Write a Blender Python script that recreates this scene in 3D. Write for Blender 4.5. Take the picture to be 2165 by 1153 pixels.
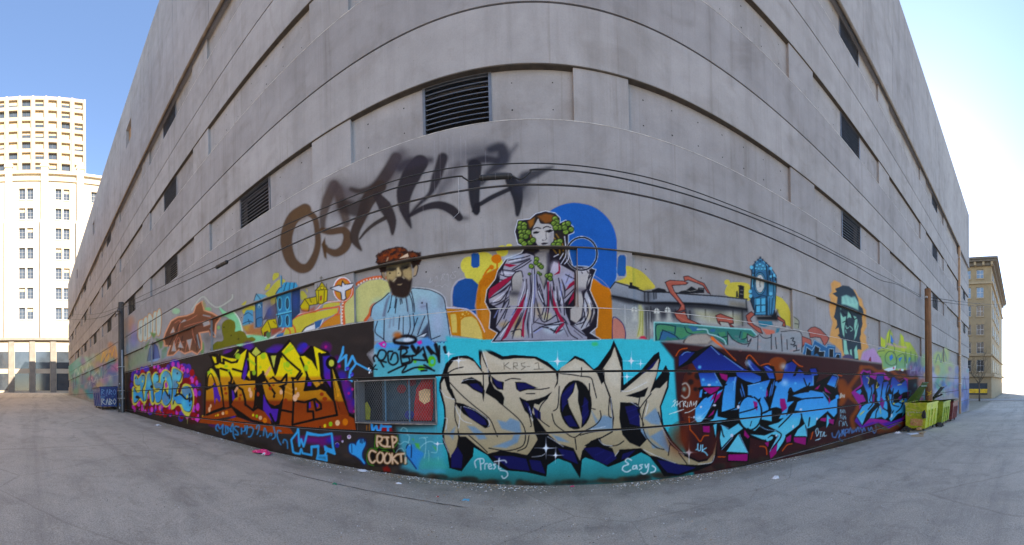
import bpy, math, random
import numpy as np
from mathutils import Matrix, Vector

random.seed(7)
for _o in list(bpy.data.objects):
    bpy.data.objects.remove(_o)
S = bpy.context.scene
COL = S.collection
# ------------------------------------------------------------------ camera
# The photograph is a stitched cylindrical panorama; F is its pixels per radian.
PW, PH = 2165.0, 1153.0
F, CX, CY, YAW, ROLL = 665.0, 1108.0, 823.4, -0.0093, 0.024
EYE = 1.68                      # camera height above the alley where it stands
cam_d = bpy.data.cameras.new('camera')
cam = bpy.data.objects.new('camera', cam_d)
COL.objects.link(cam)
S.camera = cam
cam_d.type = 'PANO'
_cc = cam_d if hasattr(cam_d, 'panorama_type') else cam_d.cycles
_cc.panorama_type = 'CENTRAL_CYLINDRICAL'
_cc.central_cylindrical_range_u_min = (0 - CX) / F
_cc.central_cylindrical_range_u_max = (PW - CX) / F
_cc.central_cylindrical_range_v_min = -(PH - CY) / F
_cc.central_cylindrical_range_v_max = CY / F
_cc.central_cylindrical_radius = 1.0
cam_d.clip_start = 0.05
cam_d.clip_end = 3000
ROT = np.array(Matrix.Rotation(-YAW, 3, 'Z') @ Matrix.Rotation(ROLL, 3, 'Y'))
_A = Matrix([[ROT[i][0], ROT[i][2], -ROT[i][1]] for i in range(3)])
cam.matrix_world = Matrix.Translation((0, 0, EYE)) @ _A.to_4x4()
# ------------------------------------------------------------------ sky, sun
SUN_EL, SUN_AZ = math.radians(28), math.radians(22)      # azimuth from +x towards +y (behind the wall)
world = bpy.data.worlds.new('World')
S.world = world
world.use_nodes = True
_nt = world.node_tree
_sky = _nt.nodes.new('ShaderNodeTexSky')
_sky.sky_type = 'NISHITA'
_sky.sun_disc = False
_sky.sun_elevation = SUN_EL
_sky.sun_rotation = math.pi / 2 - SUN_AZ
_sky.air_density = 1.0
_sky.dust_density = 0.2
_sky.ozone_density = 4.0
_bg = _nt.nodes['Background']
_nt.links.new(_sky.outputs[0], _bg.inputs[0])
_bg.inputs[1].default_value = 0.14
sun_d = bpy.data.lights.new('sun', 'SUN')
sun_d.energy = 5.0
sun_d.angle = math.radians(0.53)
sun_d.color = (1.0, 0.93, 0.82)
sun = bpy.data.objects.new('sun', sun_d)
COL.objects.link(sun)
_sv = Vector((math.cos(SUN_EL) * math.cos(SUN_AZ), math.cos(SUN_EL) * math.sin(SUN_AZ), math.sin(SUN_EL)))
sun.rotation_euler = _sv.to_track_quat('Z', 'Y').to_euler()
sun.location = (60, 60, 60)
S.view_settings.view_transform = 'Standard'
S.view_settings.look = 'None'
S.view_settings.gamma = 1
S.view_settings.exposure = 1.68
S.view_settings.use_white_balance = True
S.view_settings.white_balance_temperature = 7250
S.view_settings.white_balance_tint = 14
S.render.engine = 'CYCLES'
S.cycles.max_bounces = 5
S.cycles.diffuse_bounces = 3
S.cycles.transparent_max_bounces = 8
try:
    S.cycles.use_denoising = True
except Exception:
    pass


# ------------------------------------------------------------------ helpers
def lin(c):
    """sRGB 0..255 -> linear"""
    out = []
    for v in c:
        v = v / 255.0
        out.append(v / 12.92 if v <= 0.04045 else ((v + 0.055) / 1.055) ** 2.4)
    return tuple(out)


def px_to_dir(x, y):
    az = (x - CX) / F
    d = ROT @ np.array([math.sin(az), math.cos(az), -(y - CY) / F])
    return d


def at(x, y, Y):
    """photo pixel -> world point on the plane y = Y"""
    d = px_to_dir(x, y)
    t = Y / d[1]
    return Vector((d[0] * t, Y, d[2] * t + EYE))


def at_x(x, y, X):
    """photo pixel -> world point on the plane x = X"""
    d = px_to_dir(x, y)
    t = X / d[0]
    return Vector((X, d[1] * t, d[2] * t + EYE))


def world_to_px(X, Y, Z):
    """arrays of world points -> photo pixels"""
    P = np.stack([X, Y, Z - EYE], 0).reshape(3, -1)
    d = ROT.T @ P
    az = np.arctan2(d[0], d[1])
    return (CX + F * az).reshape(X.shape), (CY - F * d[2] / np.hypot(d[0], d[1])).reshape(X.shape)


def ground_z(x):
    t = max(-56.0, min(40.0, x))
    return -0.0425 * t


class MB:
    """collects simple shapes, then links them as ONE mesh object"""

    def __init__(s):
        s.v = []
        s.f = []
        s.sm = False

    def add(s, vs, fs):
        o = len(s.v)
        s.v += [tuple(p) for p in vs]
        s.f += [tuple(i + o for i in f) for f in fs]
        return s

    def box(s, x0, x1, y0, y1, z0, z1):
        return s.add([(x0, y0, z0), (x1, y0, z0), (x1, y1, z0), (x0, y1, z0),
                      (x0, y0, z1), (x1, y0, z1), (x1, y1, z1), (x0, y1, z1)],
                     [(0, 3, 2, 1), (4, 5, 6, 7), (0, 1, 5, 4), (1, 2, 6, 5), (2, 3, 7, 6), (3, 0, 4, 7)])

    def prism(s, poly, a, b, axis='y'):
        """poly: 2D outline, extruded along axis from a to b"""
        n = len(poly)
        def P(u, w, t):
            return {'y': (u, t, w), 'x': (t, u, w), 'z': (u, w, t)}[axis]
        vs = [P(u, w, a) for u, w in poly] + [P(u, w, b) for u, w in poly]
        fs = [tuple(range(n)), tuple(range(2 * n - 1, n - 1, -1))]
        fs += [(i, i + n, (i + 1) % n + n, (i + 1) % n) for i in range(n)]
        return s.add(vs, fs)

    def tube(s, pts, r, n=8, caps=True):
        pts = [Vector(p) for p in pts]
        rs = r if isinstance(r, (list, tuple)) else [r] * len(pts)
        base = len(s.v)
        prev = None
        for i, p in enumerate(pts):
            t = (pts[min(i + 1, len(pts) - 1)] - pts[max(i - 1, 0)]).normalized()
            if prev is None:
                a = t.cross(Vector((0, 0, 1)))
                if a.length < 0.05:
                    a = t.cross(Vector((0, 1, 0)))
            else:
                a = prev - t * prev.dot(t)
            a.normalize()
            prev = a
            b = t.cross(a)
            for k in range(n):
                an = 2 * math.pi * k / n
                s.v.append(tuple(p + (a * math.cos(an) + b * math.sin(an)) * rs[i]))
        for i in range(len(pts) - 1):
            for k in range(n):
                k2 = (k + 1) % n
                s.f.append((base + i * n + k, base + i * n + k2, base + (i + 1) * n + k2, base + (i + 1) * n + k))
        if caps:
            s.f.append(tuple(base + k for k in range(n - 1, -1, -1)))
            s.f.append(tuple(base + (len(pts) - 1) * n + k for k in range(n)))
        return s

    def build(s, name, mat, parent=None, bevel=0.0, smooth=False):
        me = bpy.data.meshes.new(name)
        me.from_pydata(s.v, [], s.f)
        me.update()
        if bevel:
            import bmesh
            bm = bmesh.new()
            bm.from_mesh(me)
            bmesh.ops.recalc_face_normals(bm, faces=bm.faces)
            bmesh.ops.bevel(bm, geom=list(bm.edges), offset=bevel, segments=1, affect='EDGES')
            bm.to_mesh(me)
            bm.free()
        if smooth:
            me.polygons.foreach_set('use_smooth', [True] * len(me.polygons))
        return link(name, me, mat, parent)


def link(name, me, mat, parent=None):
    o = bpy.data.objects.new(name, me)
    COL.objects.link(o)
    if mat is not None and not me.materials:
        me.materials.append(mat)
    if parent is not None:
        o.parent = parent
        o.matrix_parent_inverse = parent.matrix_world.inverted()
    return o


def empty(name, loc, label, cat, group=None, rz=0):
    o = bpy.data.objects.new(name, None)
    o.empty_display_size = 0.2
    COL.objects.link(o)
    o.location = loc
    o.rotation_euler = (0, 0, rz)
    o.matrix_world = Matrix.Translation(loc) @ Matrix.Rotation(rz, 4, 'Z')
    return tag(o, label, cat, group)


def tag(o, label=None, cat=None, group=None, kind=None):
    if label:
        o['label'] = label
    if cat:
        o['category'] = cat
    if group:
        o['group'] = group
    if kind:
        o['kind'] = kind
    return o


# ------------------------------------------------------------------ materials
class NT:
    def __init__(s, name):
        s.m = bpy.data.materials.new(name)
        s.m.use_nodes = True
        s.t = s.m.node_tree
        s.b = s.t.nodes['Principled BSDF']

    def n(s, kind, **kw):
        nd = s.t.nodes.new('ShaderNode' + kind)
        for k, v in kw.items():
            if k in nd.inputs:
                nd.inputs[k].default_value = v
            else:
                setattr(nd, k, v)
        return nd

    def l(s, a, b):
        s.t.links.new(a, b)

    def noise(s, scale, detail=4, rough=0.6, vec=None, dist=0.0):
        nd = s.n('TexNoise')
        nd.inputs['Scale'].default_value = scale
        nd.inputs['Detail'].default_value = detail
        nd.inputs['Roughness'].default_value = rough
        nd.inputs['Distortion'].default_value = dist
        if vec is not None:
            s.l(vec, nd.inputs['Vector'])
        return nd.outputs['Fac']

    def ramp(s, fac, stops):
        nd = s.n('ValToRGB')
        cr = nd.color_ramp
        while len(cr.elements) < len(stops):
            cr.elements.new(0.5)
        for e, (p, c) in zip(cr.elements, stops):
            e.position = p
            e.color = (*c, 1) if len(c) == 3 else c
        s.l(fac, nd.inputs[0])
        return nd.outputs[0]

    def mix(s, fac, a, b, mode='MIX'):
        nd = s.n('Mix', data_type='RGBA', blend_type=mode)
        for sock, val in ((nd.inputs[0], fac), (nd.inputs[6], a), (nd.inputs[7], b)):
            if hasattr(val, 'is_linked') or hasattr(val, 'links'):
                s.l(val, sock)
            elif isinstance(val, (int, float)):
                sock.default_value = val
            else:
                sock.default_value = (*val, 1)
        return nd.outputs[2]

    def math(s, op, a, b=0.0):
        nd = s.n('Math', operation=op)
        for sock, val in ((nd.inputs[0], a), (nd.inputs[1], b)):
            if hasattr(val, 'links'):
                s.l(val, sock)
            else:
                sock.default_value = val
        return nd.outputs[0]

    def wpos(s, scale=(1, 1, 1)):
        """world position scaled"""
        g = s.n('NewGeometry')
        mp = s.n('Mapping')
        mp.inputs['Scale'].default_value = scale
        s.l(g.outputs['Position'], mp.inputs['Vector'])
        return mp.outputs['Vector']

    def bump(s, h, strength=0.3, dist=0.01):
        nd = s.n('Bump')
        nd.inputs['Strength'].default_value = strength
        nd.inputs['Distance'].default_value = dist
        s.l(h, nd.inputs['Height'])
        s.l(nd.outputs[0], s.b.inputs['Normal'])

    def color(s, c):
        if hasattr(c, 'links'):
            s.l(c, s.b.inputs['Base Color'])
        else:
            s.b.inputs['Base Color'].default_value = (*c, 1)

    def rough(s, r):
        if hasattr(r, 'links'):
            s.l(r, s.b.inputs['Roughness'])
        else:
            s.b.inputs['Roughness'].default_value = r


def concrete_color(t, rnd=False):
    """the garage's weathered board-smooth concrete, as a colour socket"""
    p = t.wpos()
    big = t.noise(0.35, 5, 0.6, p)
    mid = t.noise(2.2, 6, 0.65, p)
    streak = t.noise(1.0, 5, 0.6, t.wpos((2.6, 2.6, 0.16)), 0.4)
    fine = t.noise(34, 3, 0.7, p)
    c = t.ramp(big, [(0.25, (0.245, 0.24, 0.242)), (0.5, (0.30, 0.297, 0.302)), (0.78, (0.355, 0.352, 0.358))])
    c = t.mix(0.32, c, t.ramp(mid, [(0.3, (0.62, 0.61, 0.60)), (0.7, (1.12, 1.12, 1.12))]), 'MULTIPLY')
    c = t.mix(0.4, c, t.ramp(streak, [(0.33, (0.66, 0.64, 0.62)), (0.5, (1, 1, 1)), (0.75, (1.1, 1.1, 1.1))]), 'MULTIPLY')
    st2 = t.noise(1.0, 4, 0.6, t.wpos((9.0, 9.0, 0.22)), 0.5)
    c = t.mix(0.5, c, t.ramp(st2, [(0.28, (0.70, 0.66, 0.62)), (0.40, (1, 1, 1)), (0.70, (1, 1, 1)), (0.80, (1.22, 1.22, 1.22))]), 'MULTIPLY')
    blot = t.noise(0.8, 5, 0.55, p, 1.5)
    c = t.mix(0.5, c, t.ramp(blot, [(0.34, (0.78, 0.75, 0.72)), (0.46, (1, 1, 1)), (0.64, (1.06, 1.06, 1.07))]), 'MULTIPLY')
    if rnd:
        oi = t.n('ObjectInfo')
        c = t.mix(1.0, c, t.ramp(oi.outputs['Random'], [(0.0, (0.90, 0.90, 0.91)), (1.0, (1.06, 1.06, 1.05))]), 'MULTIPLY')
    # pock marks and splashes
    v = t.n('TexVoronoi')
    v.inputs['Scale'].default_value = 5.5
    t.l(p, v.inputs['Vector'])
    spot = t.ramp(v.outputs['Distance'], [(0.02, (0.35, 0.34, 0.33)), (0.045, (1, 1, 1))])
    c = t.mix(0.7, c, spot, 'MULTIPLY')
    c = t.mix(0.22, c, t.ramp(fine, [(0.3, (0.7, 0.7, 0.7)), (0.7, (1.2, 1.2, 1.2))]), 'MULTIPLY')
    return c, mid, fine


def mat_concrete():
    t = NT('concrete')
    c, mid, fine = concrete_color(t, True)
    t.color(c)
    t.rough(0.88)
    h = t.math('ADD', t.math('MULTIPLY', mid, 0.6), t.math('MULTIPLY', fine, 0.4))
    t.bump(h, 0.35, 0.012)
    return t.m


def mat_simple(name, c, rough=0.6, metal=0.0, var=0.25, scale=6.0, bump=0.0, spec=None):
    t = NT(name)
    p = t.wpos()
    nz = t.noise(scale, 6, 0.65, p)
    lo = tuple(v * (1 - var) for v in c)
    hi = tuple(min(1, v * (1 + var)) for v in c)
    t.color(t.ramp(nz, [(0.3, lo), (0.7, hi)]))
    t.rough(rough)
    t.b.inputs['Metallic'].default_value = metal
    if spec is not None:
        t.b.inputs['Specular IOR Level'].default_value = spec
    if bump:
        t.bump(nz, bump, 0.01)
    return t.m


def mat_asphalt():
    t = NT('asphalt')
    p = t.wpos()
    big = t.noise(0.22, 5, 0.62, p)
    mid = t.noise(1.7, 6, 0.7, p, 0.6)
    grit = t.noise(60, 3, 0.8, p)
    v = t.n('TexVoronoi')
    v.inputs['Scale'].default_value = 42
    t.l(p, v.inputs['Vector'])
    c = t.ramp(big, [(0.3, (0.385, 0.335, 0.272)), (0.55, (0.465, 0.408, 0.334)), (0.75, (0.535, 0.468, 0.385))])
    c = t.mix(0.6, c, t.ramp(mid, [(0.28, (0.55, 0.54, 0.54)), (0.5, (1, 1, 1)), (0.74, (1.18, 1.16, 1.12))]), 'MULTIPLY')
    c = t.mix(0.8, c, t.ramp(grit, [(0.3, (0.45, 0.45, 0.45)), (0.7, (1.45, 1.45, 1.45))]), 'MULTIPLY')
    spk = t.n('TexVoronoi')
    spk.inputs['Scale'].default_value = 11
    t.l(p, spk.inputs['Vector'])
    c = t.mix(0.8, c, t.ramp(spk.outputs['Distance'], [(0.045, (0.35, 0.34, 0.33)), (0.08, (1, 1, 1))]), 'MULTIPLY')
    peb = t.ramp(v.outputs['Distance'], [(0.06, (2.0, 1.9, 1.8)), (0.13, (1, 1, 1))])
    c = t.mix(0.45, c, peb, 'MULTIPLY')
    # hairline cracks
    vc = t.n('TexVoronoi', feature='DISTANCE_TO_EDGE')
    vc.inputs['Scale'].default_value = 0.21
    wv = t.n('Mix', data_type='RGBA')
    wv.inputs[0].default_value = 0.16
    t.l(p, wv.inputs[6])
    nz = t.n('TexNoise')
    nz.inputs['Scale'].default_value = 1.1
    nz.inputs['Detail'].default_value = 6
    t.l(p, nz.inputs['Vector'])
    t.l(nz.outputs['Color'], wv.inputs[7])
    t.l(wv.outputs[2], vc.inputs['Vector'])
    cr = t.ramp(vc.outputs['Distance'], [(0.0, (0.3, 0.29, 0.27)), (0.0035, (1, 1, 1))])
    c = t.mix(0.3, c, cr, 'MULTIPLY')
    lane = t.noise(1.0, 4, 0.6, t.wpos((0.06, 1.1, 1)), 0.3)
    c = t.mix(0.5, c, t.ramp(lane, [(0.36, (0.66, 0.66, 0.67)), (0.5, (1, 1, 1)), (0.7, (1.08, 1.07, 1.06))]), 'MULTIPLY')
    stain = t.noise(0.9, 5, 0.65, p, 1.2)
    c = t.mix(0.6, c, t.ramp(stain, [(0.26, (0.5, 0.5, 0.5)), (0.36, (1, 1, 1))]), 'MULTIPLY')
    # green and pale grime in the gutter along the wall, with an edge of its own
    g = t.n('NewGeometry')
    sx = t.n('SeparateXYZ')
    t.l(g.outputs['Position'], sx.inputs[0])
    near = t.math('ADD', sx.outputs[1], t.math('MULTIPLY', t.math('SUBTRACT', t.noise(1.4, 6, 0.7, p), 0.5), 1.7))
    moss = t.ramp(near, [(0.0, (0, 0, 0)), (1.0, (1, 1, 1))])
    mr = t.n('MapRange')
    mr.inputs['From Min'].default_value = 4.75
    mr.inputs['From Max'].default_value = 5.5
    t.l(near, mr.inputs['Value'])
    c = t.mix(t.math('MULTIPLY', mr.outputs[0], 0.6), c, (0.135, 0.128, 0.075))
    t.color(c)
    t.rough(t.math('ADD', 0.72, t.math('MULTIPLY', mid, 0.2)))
    h = t.math('ADD', grit, t.math('MULTIPLY', mid, 0.8))
    t.bump(h, 0.5, 0.012)
    return t.m


M = {}
M['concrete'] = mat_concrete()
M['asphalt'] = mat_asphalt()
M['joint'] = mat_simple('joint_filler', (0.02, 0.018, 0.016), 0.95)
M['soffit_shade_dirt'] = mat_simple('shade_dirt_soffit', (0.085, 0.07, 0.055), 0.9, 0, 0.3, 5)  # dark tone paints in overhang shade as well as dirt
M['ledge'] = mat_simple('lit_chipped_ledge', (0.50, 0.49, 0.47), 0.9, 0, 0.4, 7)  # pale tone paints the light caught by the chipped edge
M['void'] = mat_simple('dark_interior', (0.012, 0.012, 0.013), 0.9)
M['louvre'] = mat_simple('louvre_metal', (0.16, 0.17, 0.19), 0.5, 0.6, 0.2, 4)
M['gutter'] = mat_simple('gutter_rust', (0.16, 0.12, 0.085), 0.7, 0.1, 0.35, 3)
M['steel'] = mat_simple('galvanised_steel', (0.42, 0.44, 0.46), 0.45, 0.7, 0.2, 9)
M['board'] = mat_simple('weathered_board', (0.32, 0.19, 0.10), 0.8, 0, 0.3, 3)
M['cable'] = mat_simple('black_cable', (0.015, 0.015, 0.016), 0.6)

# ------------------------------------------------------------------ ground
def build_ground():
    xs = [-900, -400, -200, -120, -80, -62, -56, -50] + [-48 + 2 * i for i in range(44)] + [42, 48, 60, 90, 150, 300, 900]
    ys = [-900, -300, -120, -60, -30, -15, -8, -4, -2, 0, 1, 2, 3, 4, 5, 6, 8, 30, 120, 400, 900]
    v = [(x, y, ground_z(x) + (0.0 if abs(x) > 60 else 0.012 * math.sin(x * 0.9 + y * 0.7))) for y in ys for x in xs]
    n = len(xs)
    f = [(j * n + i, j * n + i + 1, (j + 1) * n + i + 1, (j + 1) * n + i) for j in range(len(ys) - 1) for i in range(n - 1)]
    mb = MB()
    mb.add(v, f)
    o = mb.build('ground', M['asphalt'], smooth=True)
    tag(o, 'grey worn asphalt of the sloping alley', kind='structure')


build_ground()

# ------------------------------------------------------------------ the parking garage
WY = 5.5                                    # face of the wall courses
RY = 5.61                                  # face of the recessed infill panels
X0, X1 = -48.3, 33.0
G4, G3, G2, S2 = -1.85 + EYE, -0.774 + EYE, 0.29 + EYE, 1.425 + EYE
FLOORS = []                                 # (bottom of spandrel, groove, top of spandrel)
for k in range(3):
    b = 2.506 + 3.203 * k + EYE
    FLOORS.append((b, b + 1.066, b + 2.215))
PAR0, PAR1 = 11.95 + EYE, 17.5 + EYE
GW = 0.018                                  # half width of the reveal grooves
garage = empty('parking_garage', (0, WY + 8, 0),
               'long grey concrete parking garage with painted lower wall and louvred openings', 'building')
WIN = (-3.3, -1.64, -0.585 + EYE, 0.262 + EYE)
PILW, BAY = 1.03, 5.325


def slab(name, x0, x1, z0, z1, y0=WY, y1=WY + 0.45, mat='concrete', bev=0.002):
    return MB().box(x0, x1, y0, y1, z0, z1).build(name, M[mat], garage, bevel=bev)


# building core behind everything (closes the volume)
slab('core_wall', X0 + 0.05, X1 - 0.05, -6, PAR1 - 0.3, WY + 0.72, 45, 'concrete', 0)
for zc in (G4, G3, G2, *[fl[1] for fl in FLOORS]):
    slab('reveal_groove', X0, X1, zc - 0.05, zc + 0.05, WY + 0.055, WY + 0.4, 'joint', 0)
slab('wall_course', X0, X1, -4.6, G4 - GW)
slab('wall_course', X0, X1, G4 + GW, G3 - GW)
slab('wall_course', X0, WIN[0], G3 + GW, G2 - GW)
slab('wall_course', WIN[1], X1, G3 + GW, G2 - GW)
slab('wall_course', WIN[0] + 0.002, WIN[1] - 0.002, G3 + GW, WIN[2])
slab('wall_course', X0, X1, G2 + GW, S2)
slab('lit_edge_strip', X0, X1, S2 - 0.004, S2 + 0.006, WY - 0.007, WY + 0.02, 'ledge', 0)  # added pale strip stands in for the lit edge line
for (b, g, tp) in FLOORS:
    slab('spandrel', X0, X1, b, g - GW)
    slab('spandrel', X0, X1, g + GW, tp)
    slab('lit_edge_strip', X0, X1, tp - 0.004, tp + 0.005, WY - 0.004, WY + 0.02, 'ledge', 0)
    slab('soffit_shade_strip', X0, X1, b - 0.014, b - 0.002, WY + 0.008, RY + 0.02, 'soffit_shade_dirt', 0)  # added strip, its dark colour deepens the shade under the spandrel
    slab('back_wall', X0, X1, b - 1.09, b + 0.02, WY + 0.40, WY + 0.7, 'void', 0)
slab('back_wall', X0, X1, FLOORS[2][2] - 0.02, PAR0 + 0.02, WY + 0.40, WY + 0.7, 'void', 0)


def tie_holes(x0, x1, z0, z1, parent, y):
    mb = MB()
    n = max(2, int(round((x1 - x0) / 0.62)))
    r = 0.014
    for i in range(n):
        x = x0 + (i + 0.5) * (x1 - x0) / n + random.uniform(-0.02, 0.02)
        for z in (z0 + 0.27 * (z1 - z0), z0 + 0.76 * (z1 - z0)):
            q = r * random.uniform(0.7, 1.3)
            mb.add([(x + q * math.cos(a * math.pi / 4), y - 0.0025, z + q * math.sin(a * math.pi / 4)) for a in range(8)],
                   [tuple(range(7, -1, -1))])
    o = mb.build('tie_holes', M['void'], parent)
    tag(o, kind='stuff')


SLAT_ME = {}


def louvre(x0, x1, z0, z1, n):
    fr = MB()
    w = 0.05
    y0, y1 = RY - 0.02, RY + 0.10
    fr.box(x0, x0 + w, y0, y1, z0, z1).box(x1 - w, x1, y0, y1, z0, z1)
    fr.box(x0 + w, x1 - w, y0, y1, z0, z0 + 0.03).box(x0 + w, x1 - w, y0, y1, z1 - 0.03, z1)
    f = fr.build('louvre', M['louvre'], garage)
    key = round(x1 - x0, 2)
    for i in range(n):
        z = z0 + 0.05 + (i + 0.4) * (z1 - z0 - 0.06) / n
        if key not in SLAT_ME:
            L = (x1 - x0) - 2 * w
            b = MB().prism([(-0.0, 0.0), (0.012, 0.0), (0.085, 0.05), (0.085, 0.062), (0.07, 0.062), (0.0, 0.012)], 0, L, 'x')
            me = bpy.data.meshes.new('slat')
            me.from_pydata(b.v, [], b.f)
            me.materials.append(M['louvre'])
            SLAT_ME[key] = me
        o = link('slat', SLAT_ME[key], None, None)
        o.location = (x0 + w, RY, z)
        o.parent = f
        o.matrix_parent_inverse = f.matrix_world.inverted()


def recess_row(z0, z1, louvre_bays, zl=None, nslat=10):
    """infill panels, proud pilasters and louvres of one recessed band"""
    k0 = int(math.floor((X0 - 0.95) / BAY))
    k1 = int(math.ceil((X1 - 0.95) / BAY))
    for k in range(k0, k1 + 1):
        a = 0.95 + BAY * k
        p0, p1 = max(a, X0), min(a + PILW, X1)
        if p1 - p0 > 0.1:
            slab('pilaster', p0, p1, z0, z1, WY + 0.03, WY + 0.42)
        b0, b1 = max(a + PILW, X0), min(a + BAY, X1)
        if b1 - b0 < 0.2:
            continue
        segs = [(b0, b1)]
        if k in louvre_bays:
            l0 = a + PILW + 1.545
            l1 = l0 + 1.29
            if l0 > b0 and l1 < b1:
                segs = [(b0, l0), (l1, b1)]
                louvre(l0, l1, z0, (zl or z1), nslat)
        for (c0, c1) in segs:
            o = slab('infill_panel', c0, c1, z0, z1, RY, WY + 0.40)
            if -26 < c0 < 24:
                tie_holes(c0, c1, z0, z1, o, RY)


recess_row(S2, FLOORS[0][0], ())
recess_row(FLOORS[0][2], FLOORS[1][0], (-8, -7, -6, -5, -4, -3, -2, -1, 1, 3, 5))
recess_row(FLOORS[1][2], FLOORS[2][0], (-9, -7, -5, -3, 1, 3, 5))
recess_row(FLOORS[2][2], PAR0, (-9, -7, -5, -3, 1, 3))
# parapet storey: tall precast panels with open joints, small boarded windows
xj = X0
i = 0
slab('parapet_beam', X0, X1, PAR0, PAR0 + 0.22, 5.42, WY + 0.5)
wins = [-38.45, -27.85, -17.45, -6.8]
while xj < X1 - 0.05:
    xe = min(xj + 2.66, X1)
    hit = [w for w in wins if xj < w + 0.6 < xe]
    a, b = xj + 0.008, xe - 0.008
    if hit:
        w0 = max(a + 0.1, hit[0])
        w1 = min(b - 0.1, w0 + 1.15)
        z0, z1 = 14.65 + EYE, 15.75 + EYE
        m = MB()
        m.box(a, w0, 5.44, WY + 0.5, PAR0 + 0.22, PAR1).box(w1, b, 5.44, WY + 0.5, PAR0 + 0.22, PAR1)
        m.box(w0, w1, 5.44, WY + 0.5, PAR0 + 0.22, z0).box(w0, w1, 5.44, WY + 0.5, z1, PAR1)
        o = m.build('parapet_panel', M['concrete'], garage)
        MB().box(w0, w1, 5.62, 5.66, z0, z1).build('boarded_window', M['board'], garage)
    else:
        slab('parapet_panel', a, b, PAR0 + 0.22, PAR1, 5.44, WY + 0.5)
    xj = xe
slab('roof', X0, X1, PAR1 - 0.31, PAR1 - 0.1, WY + 0.5, 45)
# pipe that runs under the parapet, and the downpipe near the far right corner
MB().tube([(X0, 5.40, PAR0 + 0.02), (27.45, 5.40, PAR0 - 0.02)], 0.06, 8).build('gutter_pipe', M['gutter'], garage, smooth=True)
M['downpipe'] = mat_simple('painted_downpipe', (0.36, 0.24, 0.15), 0.6, 0.1, 0.25, 3)
MB().box(27.38, 27.62, 5.32, 5.5, -2, PAR0 + 0.05).build('downpipe', M['downpipe'], garage, bevel=0.02)
for z in (1.5, 4, 7, 10, 12.6):
    MB().box(27.34, 27.66, 5.305, 5.515, z, z + 0.06).build('pipe_bracket', M['steel'], garage)
# ------------------------------------------------------------------ the wall paintings
# Vector shapes (traced in photo pixels) are rasterised here into colour + cover arrays, which
# are then laid as a colour attribute on fine paint-film meshes that lie on the wall's faces.
OX, OY, CW, CH = 140, 270, 1920, 775
CAN = np.zeros((CH, CW, 3), np.float32)
ALP = np.zeros((CH, CW), np.float32)
AID = np.zeros((CH, CW), np.int16)
ARTS = []
_st = dict(x=0.0, y=0.0, k=1.0, art=0, clip=None)


def art(name, label):
    ARTS.append((name, label))
    _st['art'] = len(ARTS)


def T(x, y, k=1.0):
    _st.update(x=x, y=y, k=k)


def hx(c):
    if isinstance(c, str):
        return np.array([int(c[i:i + 2], 16) for i in (0, 2, 4)], np.float32) / 255
    return np.array(c, np.float32) / 255


def pts(t):
    if isinstance(t, str):
        t = [tuple(float(v) for v in q.split(',')) for q in t.split()]
    a = np.array(t, float)
    return np.stack([_st['x'] + a[:, 0] / _st['k'] - OX, _st['y'] + a[:, 1] / _st['k'] - OY], 1)


def spline(a, closed, n=6):
    m = len(a)
    if m < 3:
        return a
    out = []
    rng_ = range(m) if closed else range(m - 1)
    for i in rng_:
        if closed:
            p0, p1, p2, p3 = a[i - 1], a[i], a[(i + 1) % m], a[(i + 2) % m]
        else:
            p0, p1, p2, p3 = a[max(i - 1, 0)], a[i], a[i + 1], a[min(i + 2, m - 1)]
        for j in range(n):
            t = j / n
            out.append(0.5 * ((2 * p1) + (p2 - p0) * t + (2 * p0 - 5 * p1 + 4 * p2 - p3) * t * t + (3 * p1 - p0 - 3 * p2 + p3) * t ** 3))
    if not closed:
        out.append(a[-1])
    return np.array(out)


def _box(a, pad):
    x0 = max(0, int(a[:, 0].min() - pad)); x1 = min(CW, int(a[:, 0].max() + pad) + 2)
    y0 = max(0, int(a[:, 1].min() - pad)); y1 = min(CH, int(a[:, 1].max() + pad) + 2)
    return x0, x1, y0, y1


def _segd(a, b, X, Y):
    dx, dy = b[0] - a[0], b[1] - a[1]
    L = dx * dx + dy * dy + 1e-9
    t = np.clip(((X - a[0]) * dx + (Y - a[1]) * dy) / L, 0, 1)
    return np.hypot(X - a[0] - t * dx, Y - a[1] - t * dy), t


def _comp(box, m, c):
    """c: colour or gradient [(y, colour)] in tile units"""
    x0, x1, y0, y1 = box
    if _st['clip'] is not None:
        m = m * _st['clip'][y0:y1, x0:x1]
    if isinstance(c, list):
        ys = np.array([_st['y'] + q[0] / _st['k'] - OY for q in c])
        cs = np.array([hx(q[1]) for q in c])
        yy = np.arange(y0, y1)
        g = np.stack([np.interp(yy, ys, cs[:, i]) for i in range(3)], 1)
        colr = np.broadcast_to(g[:, None, :], (y1 - y0, x1 - x0, 3))
    else:
        colr = hx(c)
    A = ALP[y0:y1, x0:x1]
    na = m + A * (1 - m)
    w = np.where(na > 1e-5, m / np.maximum(na, 1e-5), 0)[..., None]
    CAN[y0:y1, x0:x1] = CAN[y0:y1, x0:x1] * (1 - w) + colr * w
    ALP[y0:y1, x0:x1] = na
    idv = AID[y0:y1, x0:x1]
    idv[(m > 0.3) | ((idv == 0) & (m > 0.02))] = _st['art']


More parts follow.
